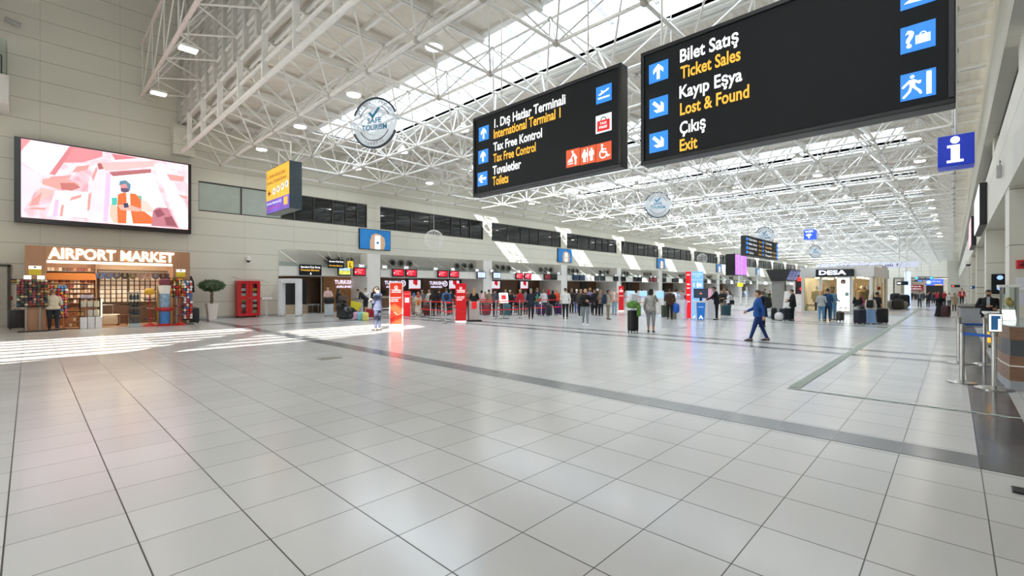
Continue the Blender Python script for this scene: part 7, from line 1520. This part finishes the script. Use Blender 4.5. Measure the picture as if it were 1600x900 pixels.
person(1129, 492, 452.5, 175, 'man in a black jacket and beige trousers with folded arms', '23221f', 'b09a82', 'black', 'short', ('fold', 'fold'), wide=1.05, skin=2, hem=-.02)
person(1131, 487, 450, 190, 'taller person half hidden behind the man with folded arms', '6a5a4e', '2a2a2e', 'brown', 'short')
P = fl(1131, 492.5); suitcase((P.x-.25, P.y-.2, 0), -.5, '1e4652', 'teal suitcase in front of the man with folded arms', .5, .3, .58, .2)
p = person(1139.5, 492.5, 455, 120, 'woman in a white top and black trousers with long black hair', 'e6e6e8', '15151a', 'black', 'long', ('hold', 'down'), female=True)
shoulder_bag(p, '1a1a1e', 'small black bag of the woman in the white top', 1, .95, .24, .26)
# walker in blue and the person behind
p = person(1184.5, 532.5, 452, 95, 'walker in a blue hoodie and dark blue jeans striding to the left', '1c4f96', '1b3470', 'brown', 'short', ('fwd', 'back'), .3, skin=1, wide=1.08, hem=.0, shoes='15151a')
p = person(1192, 511, 455, 60, 'person in a long navy coat right behind the blue walker', '122650', '10203c', 'brown', 'short', ('hold', 'hold'), jacket=(.5, .04), wide=1.1); backpack(p, '14161c', 'black backpack of the person in the navy coat', s=1.1)
person(1209.5, 482.5, 453, 170, 'far person in a yellow-green safety vest', 'b8c46a', '1d2028', 'dark', 'short')
person(1195, 481, 452, 190, 'far person in grey-green left of the safety vest', '6a7a6c', '2a2c30', 'dark', 'short', cap='2a2a2e')
person(1203, 480, 454, 170, 'far dark-dressed person beside the safety vest', '33303a', '22222a', 'black', 'short')
person(1238.5, 501, 452, 100, 'man in a black hooded coat standing at the column kiosk', '101114', '14151a', 'black', 'short', ('hold', 'phone'), look=.35, jacket=(.78, .02), wide=1.12, shoes='17171a')
P = fl(1209.5, 499.5); o = thing('backpack', 'black backpack standing on the floor left of the navy bag', 'backpack', (P.x, P.y, .03+.3)); mk('body', B().rbox(-.2, .2, -.12, .12, -.32, .3, .1, 3), C('15161a', .7), o, True); mk('pocket', B().rbox(-.14, .14, -.17, -.1, -.25, 0, .04), C('15161a', .7), o, True)
P = fl(1218, 501); o = mk('carrier_bag', B().rbox(-.28, .28, -.2, .2, .003, .42, .16, 3), C('cfcfd0', .5, var=.15), None, True, loc=(P.x, P.y, 0)); tag(o, 'crumpled pale plastic bag on the floor before the column', 'bag')
P = fl(1228, 501); suitcase((P.x, P.y, 0), -.4, '16202c', 'navy black suitcase beside the pale plastic bag', .6, .32, .58, 0)
P = fl(1203, 497); o = mk('small_bag', B().rbox(-.3, .3, -.12, .12, .003, .2, .08, 3), C('9aa2a8', .6), None, True, loc=(P.x, P.y, 0)); tag(o, 'flat grey bag lying behind the walker', 'bag')
# before the glass shop
person(1283.5, 501.5, 454.5, 350, 'fair woman in a grey hoodie and light jeans looking into the shop', 'a8aeb0', '5f8fb4', 'blond', 'bob', ('hold', 'hold'), female=True, hem=-.02, shoes='8a9096')
p = person(1293, 501.5, 451, 355, 'woman in a dark blue jacket, hair up, between two friends at the shop', '1d4670', '22425e', 'dark', 'bun', ('hold', 'down'), female=True, jacket=(.82, .02))
shoulder_bag(p, 'a8946a', 'beige tote bag hanging at the woman in the dark blue jacket', 1, .82, .36, .44, name='tote_bag')
person(1301, 499.5, 451, 330, 'person in a grey-blue jacket at the right of the trio', '5d7f92', '4a7fa4', 'fair', 'bob', ('hold', 'phone'), female=True)
P = fl(1300, 501.5); suitcase((P.x-.1, P.y-.35, 0), -.4, '3a3632', 'small dark suitcase at the feet of the trio', .34, .22, .42, .25)
p = person(1341, 503, 456, 345, 'blonde woman in a black jacket and patterned pale dress', '16161a', 'b4b4aa', 'blond', 'long', ('hold', 'hold'), female=True, skirt=('b8b8ae', .32, .04), shoes='b09080')
shoulder_bag(p, 'c0527a', 'small pink bag at the hip of the blonde woman', -1, .98, .26, .24)
p = person(1360.5, 506, 460.5, 350, 'woman in a beige head scarf and long pale blue skirt', 'd3c8b8', '7f9fc8', scarf='d6c6b6', skirt=('86a8d4', .06, .09), female=True, wide=1.08); backpack(p, '121318', 'small black backpack on the woman in the pale blue skirt', s=.85)
pm = person(1370.5, 503.5, 456.5, 320, 'man in a black t-shirt, hand on hip, right of the pale blue skirt', '121214', '17171a', 'black', 'beard', ('down', 'hip'), sleeves=False)
P = fl(1343.5, 506.5); suitcase((P.x, P.y, 0), -.5, '14182c', 'dark navy suitcase left of the pale blue skirt', .46, .3, .62, .2)
P = fl(1350, 504); suitcase((P.x, P.y, 0), -.5, '101318', 'taller black suitcase squeezed beside the pale blue skirt', .4, .3, .78, 0)
P = fl(1376.5, 505.5); suitcase((P.x, P.y, 0), -.6, '0e0e10', 'black suitcase at the right of the pale blue skirt', .5, .34, .66, 0)
P = fl(1369.5, 504); suitcase((P.x, P.y, 0), -.6, '131316', 'low black suitcase between the skirt and the taller suitcase', .3, .26, .4, .2)
o = mk('carrier_bag', B().rbox(-.15, .15, -.08, .08, -.4, 0, .06).path([(-.07, 0, -.02), (-.02, 0, .14), (.02, 0, .14), (.07, 0, -.02)], .008), C('c8b078', .7), None, True, loc=local(pm, -.27, -.06, .72)); tag(o, 'beige paper bag carried by the man in the black t-shirt', 'bag'); 
# far walkers and right side
person(1437, 480.5, 455, 182, 'far walker in dark grey with a pale shirt front', '4c5056', '3c4654', 'dark', 'short', ('down', 'fwd'), .2, open_front='b8c0c4')
person(1450, 480.5, 457, 178, 'far walker in dark clothes right of the pale shirt front', '3a3c42', '3a3238', 'dark', 'short', ('hold', 'down'), .2)
p = person(1469.5, 495.5, 460, 20, 'woman in a long black abaya pulling a dark red suitcase', '0f0f11', '0f0f11', scarf='101012', skirt=('0f0f11', .05, .14), female=True, wide=1.12)
P = fl(1478, 496); suitcase((P.x, P.y, 0), -.2, '3c0f18', 'dark red suitcase beside the black abaya', .5, .32, .62, .25)
for px, py, hd, c, l in ((1461.5, 473, 456, 'a81a24', 'far person in a red jacket, left one of three'), (1466, 473.5, 455.5, 'b01c26', 'far person in a red jacket, middle one of three'), (1476, 474, 455, '9c1620', 'far person in a red jacket, right behind the black abaya'), (1458, 474, 457, '2a2c3c', 'far dark person left of the red jackets'), (1425, 469, 456, '2a2a2c', 'far dark figure before the red shop sign'), (1430, 470, 457, '35302e', 'far figure in brown grey before the red shop sign'), (1443, 471, 456, '44444c', 'far figure between the two dark walkers'), (1452, 470, 456, '26262c', 'far figure under the blue shop board')):
    person(px, py, hd, 160, l, c, '22232a', 'dark', 'short', jacket=(.8, .02) if 'red jacket' in l else None)
person(1483, 481, 457.5, 200, 'person in a white shirt right of the red jackets', 'd6d4d2', '4a4a50', 'dark', 'short')
person(1491, 486, 458, 30, 'man in a beige coat leaning by the low grey counter', 'b09c84', '5a4c40', 'fair', 'short', ('hold', 'hold'), jacket=(.6, .03), wide=1.1)
person(1517, 492, 458, 200, 'dark-haired person in a white and black top by the right wall', 'd6d2cc', '1d1d20', 'black', 'short', ('hold', 'down'), pos=(62, -1.18, 0), H=1.6)
person(1503, 488, 457, 190, 'person in a red and white top at the right wall counter', 'b8302c', '2a2a2e', 'dark', 'short', pos=(62.8, -.58, 0), H=1.62, open_front='e0dcd8')
p = person(1545, 524, 454, 178, 'bearded man in a black jacket over a printed tee by the right piers', '121214', '141518', 'black', 'beard', ('fold', 'hold'), pos=(22.6, -.86, 0), H=1.58, wide=1.2, skin=2, open_front='9aa4ac', jacket=(.82, .02), vox=.014)
